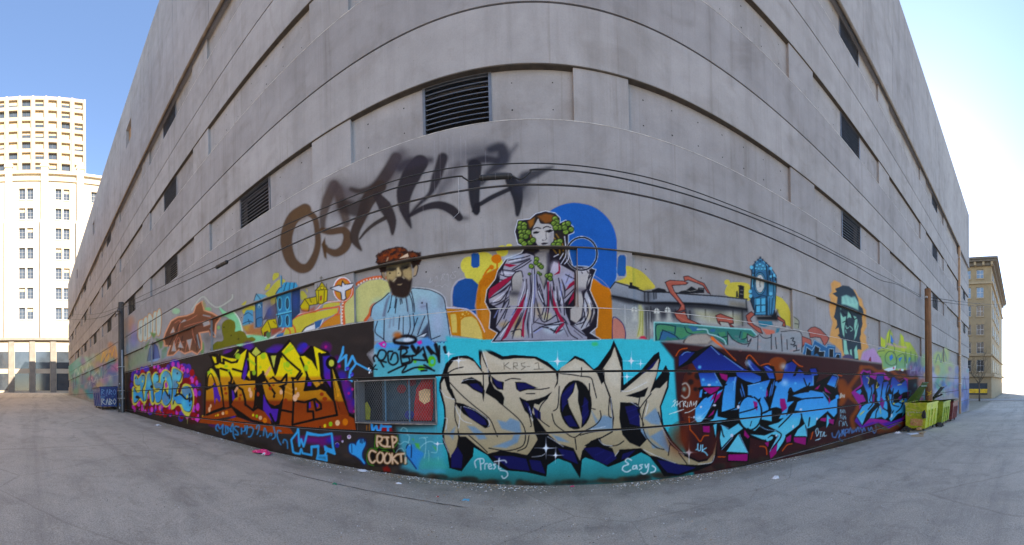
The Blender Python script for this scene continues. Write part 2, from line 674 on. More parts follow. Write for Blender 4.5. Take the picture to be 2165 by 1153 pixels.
def _pmask(a, soft):
    box = _box(a, soft + 1)
    x0, x1, y0, y1 = box
    if x1 <= x0 or y1 <= y0:
        return box, None
    X, Y = np.meshgrid(np.arange(x0, x1, dtype=np.float32), np.arange(y0, y1, dtype=np.float32))
    ins = np.zeros(X.shape, bool)
    dm = np.full(X.shape, 1e6, np.float32)
    n = len(a)
    for i in range(n):
        p, q = a[i], a[(i + 1) % n]
        if abs(q[1] - p[1]) > 1e-9:
            cr = (p[1] > Y) != (q[1] > Y)
            xi = p[0] + (Y - p[1]) * (q[0] - p[0]) / (q[1] - p[1])
            ins ^= cr & (X < xi)
        dd, _ = _segd(p, q, X, Y)
        np.minimum(dm, dd, out=dm)
    sd = np.where(ins, dm, -dm)
    if soft <= 1.2:
        m = np.clip(0.5 + sd / soft, 0, 1)
    else:
        t = np.clip(0.5 + sd / (2 * soft), 0, 1)
        m = t * t * (3 - 2 * t)
    return box, m.astype(np.float32)


def p(c, t, soft=1.0, sm=0, a=1.0):
    q = pts(t)
    if sm:
        q = spline(q, True)
    box, m = _pmask(q, soft)
    if m is not None:
        _comp(box, m * a, c)


def s(c, t, w, soft=1.0, sm=1, a=1.0, closed=False):
    q = pts(t)
    if closed:
        q = np.vstack([q, q[:1]])
    if sm:
        q = spline(q, False, 5)
    ws = np.interp(np.linspace(0, 1, len(q)), np.linspace(0, 1, len(w)), w) if isinstance(w, (tuple, list)) else np.full(len(q), float(w))
    box = _box(q, ws.max() / 2 + soft + 1)
    x0, x1, y0, y1 = box
    if x1 <= x0 or y1 <= y0:
        return
    M_ = np.zeros((y1 - y0, x1 - x0), np.float32)
    for i in range(len(q) - 1):
        pad = max(ws[i], ws[i + 1]) / 2 + soft + 1
        bx = _box(q[i:i + 2], pad)
        if bx[1] <= bx[0] or bx[3] <= bx[2]:
            continue
        X, Y = np.meshgrid(np.arange(bx[0], bx[1], dtype=np.float32), np.arange(bx[2], bx[3], dtype=np.float32))
        dd, tt = _segd(q[i], q[i + 1], X, Y)
        hw = (ws[i] + (ws[i + 1] - ws[i]) * tt) / 2
        if soft <= 1.2:
            m = np.clip(0.5 + (hw - dd) / soft, 0, 1) * np.minimum(1, hw * 2 + 0.15)
        else:
            m = np.clip(0.5 + (hw - dd) / (2 * soft), 0, 1)
            m = m * m * (3 - 2 * m)
        sub = M_[bx[2] - y0:bx[3] - y0, bx[0] - x0:bx[1] - x0]
        np.maximum(sub, m, out=sub)
    _comp(box, M_ * a, c)


def d(c, x, y, r, ry=None, soft=1.0, a=1.0, rot=0.0):
    ry = r if ry is None else ry
    an = np.linspace(0, 2 * np.pi, 22, endpoint=False)
    cr, sr = math.cos(rot), math.sin(rot)
    ex, ey = r * np.cos(an), ry * np.sin(an)
    p(c, np.stack([x + ex * cr - ey * sr, y + ex * sr + ey * cr], 1), soft, 0, a)


def ps(c, oc, w, t, sm=0, soft=1.0):
    p(c, t, soft, sm)
    s(oc, t, w, 1.0, sm, closed=True)


def clip(t=None, sm=0, inv=False):
    if t is None:
        _st['clip'] = None
        return
    q = pts(t)
    if sm:
        q = spline(q, True)
    box, m = _pmask(q, 1.0)
    c = np.zeros((CH, CW), np.float32)
    c[box[2]:box[3], box[0]:box[1]] = m
    _st['clip'] = 1 - c if inv else c


_rg = np.random.RandomState(5)


def dots(cols, n, x0, x1, y0, y1, r0, r1, asp=1.0, soft=1.0, a=1.0):
    for _ in range(n):
        r = _rg.uniform(r0, r1)
        d(cols[_rg.randint(len(cols))], _rg.uniform(x0, x1), _rg.uniform(y0, y1), r, r * asp * _rg.uniform(0.8, 1.3), soft, a)


def many(fn, c, rows, *ar, **kw):
    for r in rows.strip().split('\n'):
        r = r.strip()
        if r:
            fn(c, r, *ar, **kw)


def sparkle(x, y, r, c='dfe6f2', h=1.0):
    for dx, dy in ((1, 0), (0, h)):
        s(c, [(x - dx * r, y - dy * r), (x, y), (x + dx * r, y + dy * r)], (0.5, 1.8, 0.5), 1.2, 0, 0.8)
    q = r * 0.2
    p(c, [(x, y - q * 2), (x + q * 0.5, y - q * 0.5), (x + q * 1.6, y), (x + q * 0.5, y + q * 0.5), (x, y + q * 2), (x - q * 0.5, y + q * 0.5), (x - q * 1.6, y), (x - q * 0.5, y - q * 0.5)], 1.2)
# ---- painted grounds of the lower wall
art('painted_ground', 'dull black roller paint along the left of the wall')
T(0, 0)
p('322c2b', '262,787 319,772 444,744 527,727 650,701 791,677 791,700 792,800 940,800 940,1040 262,1040')
for _x in range(0, 60):
    d(('3d3634', '282322', '453a34')[_x % 3], _rg.uniform(270, 790), _rg.uniform(690, 960), _rg.uniform(5, 22), _rg.uniform(4, 14), 7, 0.35)
for _x in range(14):
    d(('4d3d30', '55412e', '3a3f30')[_x % 3], _rg.uniform(440, 790), _rg.uniform(935, 985), _rg.uniform(5, 14), _rg.uniform(2, 5), 4, 0.5)
art('painted_ground', 'turquoise paint with a soft sprayed edge at the middle of the wall')
T(0, 0)
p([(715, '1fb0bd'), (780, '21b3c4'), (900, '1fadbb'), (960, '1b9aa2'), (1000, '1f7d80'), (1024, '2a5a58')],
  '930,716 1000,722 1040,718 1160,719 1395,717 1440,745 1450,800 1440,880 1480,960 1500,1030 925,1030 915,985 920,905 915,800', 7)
p('1fb0bd', '938,716 1000,716 1380,718 1380,740 938,740', 1.5)
p('5cb2c6', '792,730 835,722 900,730 940,720 942,798 792,798', 3)
p('3f97a8', '840,905 935,900 940,1000 900,1010 850,990', 9, 0, .9)
art('painted_ground', 'maroon brown paint along the right of the wall')
T(0, 0)
p('3a1a1c', '1397,724 1420,724 1500,733 1550,739 1630,745 1716,752 1790,760 1863,769 1940,777 1950,1000 1500,1030 1470,1010 1440,930 1430,840 1425,760', 4)
for _x in range(46):
    _u = _rg.uniform(1440, 1940)
    d(('451e1c', '2a1416', '512312', '33191b')[_x % 4], _u, _rg.uniform(740 + (_u - 1400) * .06, 960), _rg.uniform(6, 22), _rg.uniform(4, 14), 7, 0.45)

# splashback and grime along the wall foot
T(0, 0)
_gl = [(265, 869), (343, 884), (444, 914), (528, 939), (591, 957), (708, 981), (782, 993), (879, 1008), (985, 1018), (1052, 1024), (1152, 1027), (1291, 1021), (1412, 1008), (1503, 995), (1600, 979), (1689, 961), (1800, 937), (1905, 914)]
for _i in range(230):
    _t = _rg.uniform(265, 1905)
    _yy = np.interp(_t, [q[0] for q in _gl], [q[1] for q in _gl])
    _st['art'] = 1 if _t < 925 else (2 if _t < 1450 else 3)
    d(('2b241f', '3a3026', '24201e', '453a2c')[_i % 4], _t, _yy - _rg.uniform(-2, 7), _rg.uniform(5, 20), _rg.uniform(2, 7), 4, .5)
GCAN, GALP, GAID = CAN.copy(), ALP.copy(), AID.copy()
NGROUND = len(ARTS)

# ---- far left: small faded pieces
art('graffiti_lettering', 'jumble of small faded pastel tags at the far left end')
T(100, 550, 2.306)
for c, x, y, w, h in (('3f9a94', 130, 540, 26, 70), ('4aa6a0', 165, 520, 24, 60), ('86c0b0', 205, 540, 22, 70), ('5a8a8c', 185, 600, 26, 50), ('2f8f96', 205, 640, 20, 40),
                      ('b04a74', 215, 590, 18, 30), ('7f4a88', 300, 530, 40, 30), ('b06a92', 330, 520, 22, 28), ('4a6fa4', 310, 570, 36, 30), ('2e86a6', 215, 650, 16, 26),
                      ('9a9a58', 255, 490, 18, 34), ('c09a4a', 290, 470, 22, 34), ('b87840', 320, 450, 18, 50), ('6a7a98', 330, 600, 22, 40), ('70a090', 130, 600, 14, 50)):
    d(c, x, y, w, h, 5, .75, -.3)
dots(['3f8f98', '6a9a90', '8a7aa0', 'b08a9a', '4a7aa0', 'a8a070', '9ab8b0'], 70, 118, 345, 470, 660, 5, 16, 1.6, 4, .5)
p('8c8a90', '262,470 345,380 345,470 262,530', 12, 0, .4)
many(s, 'c9d0d2', '''130,570 140,530 150,560
150,560 165,515 178,550 168,530
190,540 200,500 214,530 200,545
205,610 215,575 226,600 240,570 246,600
230,560 250,540 255,565''', 1.2, a=.7)
many(s, '39406a', '''270,500 300,455 330,490
280,545 310,515 340,540
215,640 225,600 240,620
120,560 128,600 126,640''', 1.2, a=.7)
many(s, 'd0a23c', '''262,500 275,450 290,495 305,440 318,480
315,470 330,420 338,470''', 1.6, a=.8)

art('graffiti_lettering', 'pale outlined bubble letters beside the pole')
T(250, 650, 3.6025)
for c, x, y, w, h in (('b07a52', 95, 130, 26, 60), ('6f84b4', 120, 260, 30, 60), ('8a7cab', 118, 200, 22, 70), ('7a9ab0', 70, 320, 26, 40), ('9a8a72', 90, 420, 40, 60)):
    d(c, x, y, w, h, 9, .6)
for t in ('150,180 155,110 175,95 190,100 188,150 185,250 165,260 150,230', '188,250 190,110 205,75 222,80 225,150 218,250', '222,240 225,70 245,50 262,80 265,140 250,220', '262,215 265,60 282,30 300,45 298,110 285,215', '290,200 292,60 310,10 325,30 328,120 318,200 305,220'):
    ps('a8b6b0', 'b8834e', 1.3, t, 1)
many(s, '6b777c', '''168,150 172,200
206,120 206,220
244,100 244,190
282,80 280,180''', 1.2)
# blue cone shapes and green leaves
for t in ('220,410 235,320 262,265 268,400', '270,405 272,270 300,300 318,385'):
    ps('51608e', '2c3352', 1.2, t)
p('7a9ac0', '225,412 268,398 318,385 300,410 250,420')
for t in ('285,235 325,245 312,270 290,262', '200,300 240,250 225,310 205,330', '305,270 345,250 335,310 318,320', '330,330 372,290 370,370 330,400', '240,190 290,200 270,240'):
    p('4f7a40', t, 2, 0, .8)
p('6f8f6a', '60,450 130,330 230,310 230,430 70,485', 14, 0, .6)
p('8296a8', '320,330 420,320 440,380 330,410', 14, 0, .7)

art('graffiti_lettering', 'brown wildstyle letters with pink outline crossing the ledge')
T(250, 650, 3.6025)
for c, x, y, w, h in (('8fbf98', 440, 30, 30, 22), ('7fc090', 460, 300, 60, 20), ('5d8a4c', 640, 310, 16, 50), ('6fae72', 680, 15, 30, 14), ('4f7f42', 560, 300, 20, 18)):
    d(c, x, y, w, h, 2, .8)
p('c79072', '340,245 355,190 400,100 450,70 520,60 570,40 590,-20 640,-50 660,20 720,40 785,80 750,130 745,235 700,220 690,190 625,200 640,260 640,320 600,365 560,340 505,360 460,330 420,370 370,375 375,340 395,300 350,300', 1)
p([(0, '7a4f35'), (120, '6b4636'), (250, '5f4034'), (360, '70513f')], '350,238 365,195 405,110 455,80 525,68 578,45 595,-10 632,-42 650,28 712,50 770,84 738,125 730,222 706,210 690,178 610,192 628,262 628,318 602,352 560,328 505,348 462,318 418,360 380,365 386,340 405,290 362,288')
many(s, 'b5715c', '''430,120 470,100 460,180 430,260
480,110 540,95 600,60
500,150 560,130 640,110 700,100
560,160 575,230 600,300
430,300 460,230 480,310
510,340 530,250 545,330
640,60 690,75 740,95
455,270 500,265''', 1.3)
many(s, '3a2a2a', '''440,180 470,120 520,100
380,300 430,200
520,180 600,140 690,130
590,240 600,330
470,330 490,220''', 1.5)
many(s, '7fa0b0', '''600,210 620,310
700,160 745,225
648,60 700,70''', 2.2, a=.8)
many(p, '98989a', '''405,335 425,255 442,335
455,305 472,255 498,312
520,250 545,330 562,240
640,112 690,102 702,130 652,148
470,122 502,92 522,102
395,200 420,150 430,190''', 1)
many(s, 'c79072', '''405,335 425,255 442,335
455,305 472,255 498,312
520,250 545,330 562,240
640,112 690,102 702,130 652,148
395,200 420,150 430,190''', 1, sm=0)
p('8c8a5c', '660,30 640,-30 650,-60 670,-20', 1, 0, .7)
s('b9c4b8', '560,20 640,-80 700,-30 760,0 860,-60 870,-95', 2.2, 2, 1, .7)
d('7aa86e', 765, 155, 12, 16)
d('7aa86e', 800, 60, 10, 12)

art('painted_cloud', 'olive and mint green cloud shapes above the yellow lettering')
T(250, 650, 3.6025)
p('7cc398', '770,0 830,40 870,30 900,70 930,120 945,200 1000,210 1060,200 1110,225 1150,240 1060,262 900,290 860,110 800,60', 1, 1)
s('cfe3d6', '870,25 915,80 940,150 955,205 1010,205 1070,195 1130,230 1180,225 1250,160', 2.4)
p('68681f', '710,330 720,290 750,262 790,258 800,235 788,180 790,130 815,100 850,92 885,110 893,150 890,185 930,178 965,195 985,232 1020,226 1045,245 1020,262 900,285', 1, 1)
for _c in ((915, 242), (805, 152), (860, 215)):
    d('2c2c18', _c[0], _c[1], 5)
# ---- blue bubble letters, left
art('graffiti_lettering', 'blue bubble letters with yellow outline on red and purple dots')
T(265, 760, 8.2375)
p('5b1216', '90,420 130,270 200,215 400,150 620,90 760,50 880,20 1020,110 1120,150 1220,330 1290,380 1318,560 1318,900 1290,1080 1150,1100 1040,960 900,940 700,930 560,880 300,860 140,790 95,650', 14)
_r2 = np.random.RandomState(3)
def _ring(n, cols, r0, r1, asp):
    for _ in range(n):
        t = _r2.uniform(0, 1)
        top = _r2.rand() < .55
        x = 110 + t * 1180
        if top:
            y = 300 - t * 180 + _r2.uniform(-110, 150) + (max(0, t - .78) * 1700)
        else:
            y = 800 + t * 200 + _r2.uniform(-130, 80)
        r = _r2.uniform(r0, r1)
        d(cols[_r2.randint(len(cols))], x, y, r, r * asp * _r2.uniform(.8, 1.5))
_ring(46, ['46309a', '3a2a86', '4b2f94'], 20, 52, 1.3)
for q in ((860, 70, 90, 70), (1010, 160, 90, 90), (1150, 330, 70, 110), (1180, 440, 60, 70), (560, 150, 60, 45), (200, 230, 60, 45), (110, 460, 30, 60)):
    d('3f2b90', *q)
_ring(60, ['8d0f1b', '7a0c16', '9a1420'], 16, 44, 1.3)
_ring(70, ['b43aa8', 'a82f9a', 'c24cb4'], 8, 26, 1.5)
for q in ((1215, 600, 40, 95), (1190, 840, 26, 50), (1260, 830, 34, 68), (930, 120, 26, 40), (1085, 200, 24, 45), (1245, 410, 24, 50), (625, 830, 16, 45), (900, 910, 24, 60), (770, 830, 22, 50), (1270, 980, 14, 30)):
    d('b43fae', *q)
for q in ((1210, 720, 40, 80), (1060, 380, 60, 60), (930, 860, 50, 60), (690, 880, 40, 60), (1190, 980, 50, 60)):
    d('7d0d18', *q)
many(s, 'b43aa8', '''120,700 130,760
250,740 240,800
290,800 290,870
400,600 405,680
450,740 450,790
530,800 530,860''', 3)
_Y, _K = 'bcbb52', '16181c'
for t in ('165,265 205,285 225,330 290,250 340,265 355,330 345,470 320,530 380,560 360,700 320,760 250,700 180,790 135,770 125,560 140,480 190,520 200,490 155,430',
          '320,760 340,540 370,300 390,225 425,225 450,330 475,440 495,560 505,730 470,795 435,700 420,560 395,560 370,700 325,800',
          '470,420 470,310 500,245 545,230 580,290 600,400 640,440 650,560 640,700 590,770 520,770 500,600 560,560 500,530',
          '600,400 610,290 660,200 710,185 780,240 810,350 820,520 800,720 720,830 650,790 620,700 640,560 650,480',
          '800,240 840,135 980,220 995,260 975,390 935,425 905,405 940,450 905,560 960,600 1010,450 1080,440 1150,490 1190,640 1175,820 1130,930 1085,995 1010,930 960,820 900,800 830,865 800,830 830,500'):
    p(_Y, t, 1, 1)
    s(_Y, t, 2.2, 1, 1, closed=True)
_B = [(200, '3a93b0'), (330, '4aaac4'), (450, '3f92b4'), (600, '2a88c0'), (760, '2f8fc4'), (900, '43b2cc')]
for t in ('165,290 190,300 215,350 290,270 330,290 335,350 320,440 290,530 300,620 310,730 260,660 230,680 185,745 145,740 140,600 150,500 190,580 260,560 255,450 215,450 170,420',
          '325,720 345,560 375,320 400,245 420,250 440,350 465,440 480,560 490,700 470,745 450,680 435,545 400,540 370,600 350,700',
          '485,400 485,320 515,255 550,250 575,310 570,380 530,400 600,420 635,480 630,640 595,735 540,745 515,650 520,590 580,560 600,500 520,500',
          '615,390 625,310 665,225 710,205 770,260 800,350 808,520 790,700 715,800 655,750 640,640 690,545 740,640 750,440 700,360 660,400 650,500',
          '815,260 845,160 965,230 975,290 950,360 930,390 900,380 880,400 920,450 890,520 880,640 960,620 1000,640 985,540 1000,490 1060,470 1120,500 1160,640 1150,830 1110,910 1020,880 980,780 900,770 850,700 820,780 830,560'):
    s(_K, [(float(q.split(',')[0]) + 9, float(q.split(',')[1]) + 4) for q in t.split()], 1.6, 1, 1, closed=True)
    p(_B, t, 1, 1)
for q, c in (((300, 300, 30, 40), '66788c'), ((215, 390, 30, 30), '74889a'), ((410, 320, 25, 60), '697f92'), ((570, 450, 60, 40), '6a7c94'), ((700, 700, 40, 80), '6b7a96'), ((860, 400, 30, 130), '66778c'), ((900, 240, 40, 50), '6a90a4'), ((1040, 560, 50, 60), '6c8296'), ((1120, 560, 36, 60), '58748e'), ((730, 280, 40, 30), '7a8a9a')):
    d(c, *q, 6, .8)
for q in ((860, 300, 30, 60), (410, 440, 22, 60), (520, 340, 24, 60), (800, 430, 18, 60), (1020, 760, 40, 70), (930, 330, 20, 40), (160, 640, 14, 60), (350, 640, 14, 50), (640, 300, 14, 40)):
    d('52bfd4', *q, 5, .8)
for q in ((210, 660, 34, 26), (455, 480, 20, 30), (770, 650, 14, 50), (1120, 620, 16, 30), (1120, 700, 18, 50), (1160, 690, 16, 40), (1125, 800, 9, 16), (905, 245, 12, 16), (175, 330, 10, 14), (670, 325, 10, 14), (560, 265, 20, 10), (310, 280, 16, 12)):
    d(_K, *q)
s(_K, '870,640 920,605 980,620 1050,690 1090,690', 4)
s(_K, '690,540 720,590 745,640', 3)
p('a03aa0', '685,430 715,380 740,470 700,520')
p(_Y, '700,300 715,330 712,380 695,370', 1)
p(_Y, '1060,640 1085,610 1095,660 1070,690', 1)
d(_Y, 298, 385, 12, 20)
p(_Y, '1100,920 1085,990 1070,985', 1)
for _x, _y, _l in ((1080, 990, 130), (612, 780, 180), (322, 780, 110)):
    s('8f9a52', [(_x, _y), (_x, _y + _l)], (2, .8), 1, 0, .8)

# ---- big yellow and orange lettering
art('graffiti_lettering', 'large yellow to orange angular lettering with thick black outline')
T(560, 710, 5.24)
for q, c in (((150, 150, 90, 50), '4a2190'), ((60, 190, 50, 50), '3f24a0'), ((420, 140, 60, 60), '3526a0'), ((500, 180, 70, 60), '6d1a7a'), ((680, 130, 60, 60), '5c1766'), ((690, 330, 70, 130), '3d269c'), ((700, 480, 50, 90), '6b1b86'),
             ((850, 450, 60, 60), '3a2596'), ((900, 600, 60, 120), '5d1c7e'), ((950, 780, 50, 90), '651a76'), ((940, 640, 30, 60), '33249a'), ((990, 740, 24, 40), '2f2496'), ((800, 300, 40, 80), '581864'), ((-180, 130, 60, 60), '4c2290'), ((-400, 190, 60, 40), '5a1f86'),
             ((-40, 830, 60, 60), '4a2190'), ((100, 880, 60, 110), '4a2194'), ((-300, 900, 80, 60), '41249a'), ((-100, 920, 80, 40), '661d80'), ((-480, 990, 140, 26), '5a1a60'), ((-250, 990, 60, 30), '32249a')):
    d(c, *q, 7, .92)
for q in ((685, 430), (825, 340), (970, 595), (990, 840), (675, 125), (900, 490), (120, 940), (930, 640)):
    d('b01f7c', q[0], q[1], 14, 16, 2)
for q in ((380, 160, 26), (440, 110, 30), (960, 430, 26), (910, 360, 24)):
    d('3327a0', q[0], q[1], q[2])
_BK = '17120f'
# black body behind all letters
p(_BK, '-640,870 -665,560 -640,400 -590,350 -560,300 -625,215 -560,195 -480,220 -380,180 -300,120 -200,150 -170,165 -100,120 -50,165 40,190 130,195 180,150 270,40 320,110 390,215 430,195 510,110 700,170 740,240 770,330 830,480 930,850 1000,890 1010,1050 700,1025 140,1000 0,985 -120,960 -320,900 -420,800 -560,850', 1.5)
_GY = [(-100, 'dcd02a'), (440, 'd6c423'), (470, 'b98420'), (700, 'a8701a'), (735, '7d3408'), (900, '8a3d0a'), (1060, '8c3a10')]
_let = '''-600,225 -545,240 -530,310 -490,305 -515,210 -420,245 -310,260 -270,210 -200,150 -215,220 -250,380 -265,480 -180,500 -100,500 -110,390 -180,390 -200,440 -160,490 -180,180 -115,240 0,185 20,200 115,460 60,470 20,530 -20,400 -95,470 -95,800 10,850 60,900 70,980 -150,940 -345,800 -370,760 -340,700 -300,680 -310,560 -350,480 -360,420 -490,365 -540,360 -580,300
-655,880 -650,600 -635,430 -600,365 -570,370 -530,440 -490,600 -460,790 -600,840 -640,870
-730,965 -700,900 -370,800 -310,885 -430,905
-505,370 -380,380 -345,440 -350,520 -410,560 -395,790 -455,800 -480,600
-30,520 100,470 130,420 180,240 400,395 340,480 300,465 315,500 150,560 200,600 200,690 160,760 110,778 50,750 10,680
180,185 280,72 320,120 395,245 460,430 440,600 600,590 690,630 760,730 790,870 310,985 315,720 250,465
395,230 440,225 520,280 585,390 540,118 680,190 610,200 625,460 655,520 570,575 480,450
160,990 250,430 310,560 330,900 305,990
740,355 770,440 870,720 930,890 990,920 1010,1050 160,1000 310,985 790,880
-730,965 -620,930 -420,935 -310,900 -140,965 50,985 160,990 280,1030 320,1090 100,1085 -100,1040'''
many(p, _GY, _let)
# purple counters and black strokes
many(p, '4a2496', '''-575,560 -565,520 -530,560 -510,640 -490,690 -500,740 -540,690 -555,770
-390,570 -345,620 -330,690 -365,730 -390,660
-245,410 -205,260 -190,340 -205,440 -230,500 -250,460
-20,820 -15,640 20,740 70,810 150,815 130,940 100,980
475,505 520,495 515,560 470,560
485,740 505,735 510,800 480,810
545,730 590,760 590,795 555,790''')
_bs = '''-600,225 -575,290 -560,320 -520,310 -530,225
-500,215 -490,300 -455,310 -460,260 -370,300 -310,290 -300,260
-490,365 -400,390 -365,470 -385,560
-355,370 -250,400
-100,180 -95,560 -110,760 -60,780 -130,830
-20,400 0,470 30,520 75,590 110,640
90,460 130,500 180,510 240,430 240,520 190,620
180,190 250,270 395,395 340,475 300,470
395,250 430,330 470,440 450,560 440,605 590,590 640,570 600,500
600,200 620,330 625,440 660,540 620,560
320,720 440,740 560,700 620,760 625,810 570,830 545,720
475,740 475,840 535,840 540,930
310,480 320,700 305,990 550,930 800,880
410,420 360,490
-640,590 -570,560
-455,800 -600,860 -640,875
-220,760 -130,830 -105,760
-340,545 -250,600 -220,700 -215,770
-395,520 -380,600 -370,740
-350,800 -150,940 50,990
60,870 120,1000
160,820 310,850
690,630 770,730 800,880
730,300 745,340 770,480 830,800 850,860'''
many(s, _BK, _bs, 4.6, sm=0)
p(_BK, '95,655 110,620 115,680 100,695 85,680')
p('3d269c', '640,228 722,222 735,350 748,620 690,560 655,450', 3)
d('6b1b86', 700, 480, 34, 70, 8, .8)
many(s, _BK, '''610,200 625,440 690,540 745,625
735,360 750,640''', 5, sm=0)
p([(350, 'c3a83a'), (720, 'a8701a'), (740, '7d3408')], '745,360 775,440 870,730 930,880 840,870 800,700')
d(_BK, 738, 305, 64, 74)
d(_BK, 738, 305, 54, 62)
d('b9bf4e', 738, 305, 30, 38)
p([(350, 'c3a83a'), (720, 'a8701a'), (740, '7d3408')], '745,360 775,440 870,730 930,880 840,870 800,700')
s('a9ae4c', '-660,560 -650,440 -625,385 -600,368 -570,385 -530,450 -495,545', 2.2)
s(_BK, '-640,600 -630,470 -600,420 -570,470 -540,560', 2.4)
s(_BK, '-670,880 -660,600 -650,440 -620,372 -598,355 -560,380 -520,450 -480,580 -455,800', 3)
# pale green accents
many(p, 'b6bd55', '''65,225 125,220 98,360
-100,125 -45,185 -100,230 -145,190
-350,230 -300,150 -285,165''')
for q in ((-300, 230, 30, 36), (-20, 225, 30, 36), (-400, 390, 14, 14), (-50, 350, 10, 14), (455, 360, 26, 36), (485, 300, 14, 18), (-120, 410, 22, 30), (-620, 410, 20, 20), (-430, 340, 20, 14), (290, 415, 12, 14), (250, 320, 26, 34)):
    d('93bb2f', *q, 1.5, .9)
s('8fc136', '215,300 215,350 250,390 300,380', 2, 1, 1)
many(s, '93bb2f', '''235,165 290,110
215,195 310,140
-185,260 -110,320''', (5, 5), a=.7, sm=0)
many(p, 'd8a27a', '''-10,430 55,335 75,360 20,450
-340,610 -310,560 -290,580 -330,640''', 1, 0, .9)
for q in ((345, 590, 10, 16), (365, 655, 18, 30), (335, 690, 26, 40), (-170, 600, 16, 26), (-155, 650, 18, 40), (180, 625, 18, 28), (-615, 820, 14, 30), (-600, 780, 10, 22)):
    d('d9ad8a', *q)
for q in ((630, 650, 22, 22), (665, 700, 28, 22), (95, 550, 14, 10), (60, 585, 18, 22), (-270, 660, 16, 14), (-280, 700, 14, 22), (-75, 650, 14, 24), (-440, 590, 14, 18), (-430, 640, 18, 14), (-110, 590, 12, 14), (230, 715, 20, 20)):
    d('8a3310', *q)
many(s, 'c8923a', '''230,560 300,600
225,620 300,650
560,540 640,520''', 4, a=.7, sm=0)
for x, y, r, c in ((665, 1000, 16, 'd2c02e'), (728, 980, 21, '7fae22'), (805, 968, 26, 'dcb48c'), (890, 958, 31, 'c4700f'), (612, 1012, 8, _BK), (-130, 882, 12, 'cfc02e'), (-90, 893, 15, '7fae22'), (-50, 912, 20, 'cfa884'), (0, 940, 24, 'c4700f'), (-520, 880, 12, 'cfa42e'), (-545, 888, 7, 'cfc02e'), (-465, 862, 15, 'd8b088'), (-425, 852, 18, 'c4700f'), (-690, 890, 7, 'cfa42e'), (810, 660, 16, 'c78a24'), (820, 600, 10, 'c78a24')):
    d(c, x, y, r, r * 1.25)

# ---- blue one-line tags
art('graffiti_tag', 'thin blue tag line near the ground under the orange letters')
T(440, 880, 7.732)
_b = '2b86bd'
many(s, _b, '''160,245 130,220 130,170 160,140 180,190 205,205 245,140 235,290 280,300
285,160 290,280 330,250 305,170 385,250 360,240 405,125 410,300 440,370
500,180 450,170 430,210 480,260 490,310 440,300
545,200 545,290
600,160 600,240 560,250
600,240 640,160 630,290
660,190 700,180 740,230 700,330 660,340
800,300 830,220 835,160 800,160 790,200
850,330 856,322
905,320 920,200 950,260 970,350 1010,290 1040,290 1030,320
1070,180 1100,330 1050,380
1190,250 1140,240 1130,330 1160,420 1190,470
1225,440 1240,385 1290,420 1300,530''', 2.6, soft=1.6)
art('graffiti_tag', 'blue outlined block letters WT low on the black wall')
T(440, 880, 7.732)
p('6a1a6e', '1440,350 1560,330 1640,330 2040,335 2165,325 2165,400 2000,400 1900,520 1800,470 1600,440 1450,420', 8, 0, .9)
d('33249a', 2000, 400, 60, 50, 8)
d('2f2486', 2110, 480, 34, 44, 1.2)
s('a9a0c8', '2078,460 2110,432 2140,462', 1)
many(s, '2b9ad0', '''1470,215 1455,270 1360,390 1390,590 1430,610 1500,620 1520,540 1545,610 1690,640 1690,500 1800,490 1800,620 1780,700 1860,710 1940,730 1930,650 1910,640 1940,570 2070,620 2040,500 2020,290 1800,320 1620,270 1590,400 1560,500 1520,380 1490,490 1475,230
1690,510 1800,505
1910,500 1960,540 2050,560
1800,650 1930,650''', 4.6, soft=1.5, sm=0)
p('2b9ad0', '1610,255 1680,275 1880,300 2020,270 2020,300 1880,330 1680,325 1615,310')
p('2486b4', '1790,690 1940,740 1930,660 1800,640', 2, 0, .8)
p('2b9ad0', '1895,480 1950,520 2040,540 2080,620 1990,600 1900,570')
art('graffiti_tag', 'blue zigzag arrow tag on the black wall beside the grille')
T(560, 710, 5.24)
many(s, '3fa0d6', '''868,125 860,190 815,290
815,290 900,220 895,380
895,380 970,230 1010,310
1010,310 950,390 935,480 965,505
1000,300 1180,395''', (4, 6, 4), sm=0, soft=1.3)
for x, y in ((1168, 380), (1180, 400), (1160, 405), (1184, 384)):
    d('d5dde6', x, y, 7, 10)
for x, y, r in ((916, 365, 22), (962, 438, 18)):
    d('3a3aa8', x, y, r, r)
    s('7d7fd0', [(x - 9, y), (x, y + 8), (x + 9, y)], 1)

# ---- heart and memorial words
art('painted_heart', 'solid light blue painted heart on the black wall')
T(720, 890, 8.87)
_h = '155,490 170,445 210,430 260,440 290,470 300,420 330,370 370,345 430,350 465,400 460,470 420,550 400,620 410,700 460,790 440,810 370,730 280,660 200,620 160,560'
s('1b2c66', _h, 6, 3, 1, .8, True)
p('2b94cf', _h, 1, 1)
s('14213c', '208,440 212,600', 1.2, 1, 0)
many(s, '14213c', '''370,355 372,410
400,350 405,420
440,360 442,400''', 2, soft=1.6)
for x, y, r in ((160, 305, 36), (38, 388, 20)):
    d('dcd6e2', x, y, r, r * 1.1)
    d('6d3f8c', x, y - 4, r * .55)
    d('e6e0ea', x - 3, y, r * .2)
art('graffiti_lettering', 'cream painted words RIP COOKIE with green outline')
T(720, 890, 8.87)
p('1b1514', '640,270 1060,270 1080,400 1020,520 1200,600 1240,800 900,840 560,840 490,700 530,560 640,520', 9)
many(s, '2a7d1c', '''660,260 640,480 680,520 720,490 790,525 940,520
690,570 640,530 570,520 520,570 490,680 520,800 620,845
740,580 800,560 900,580
990,540 1010,590
1060,280 1075,400 1010,500''', 1.8)
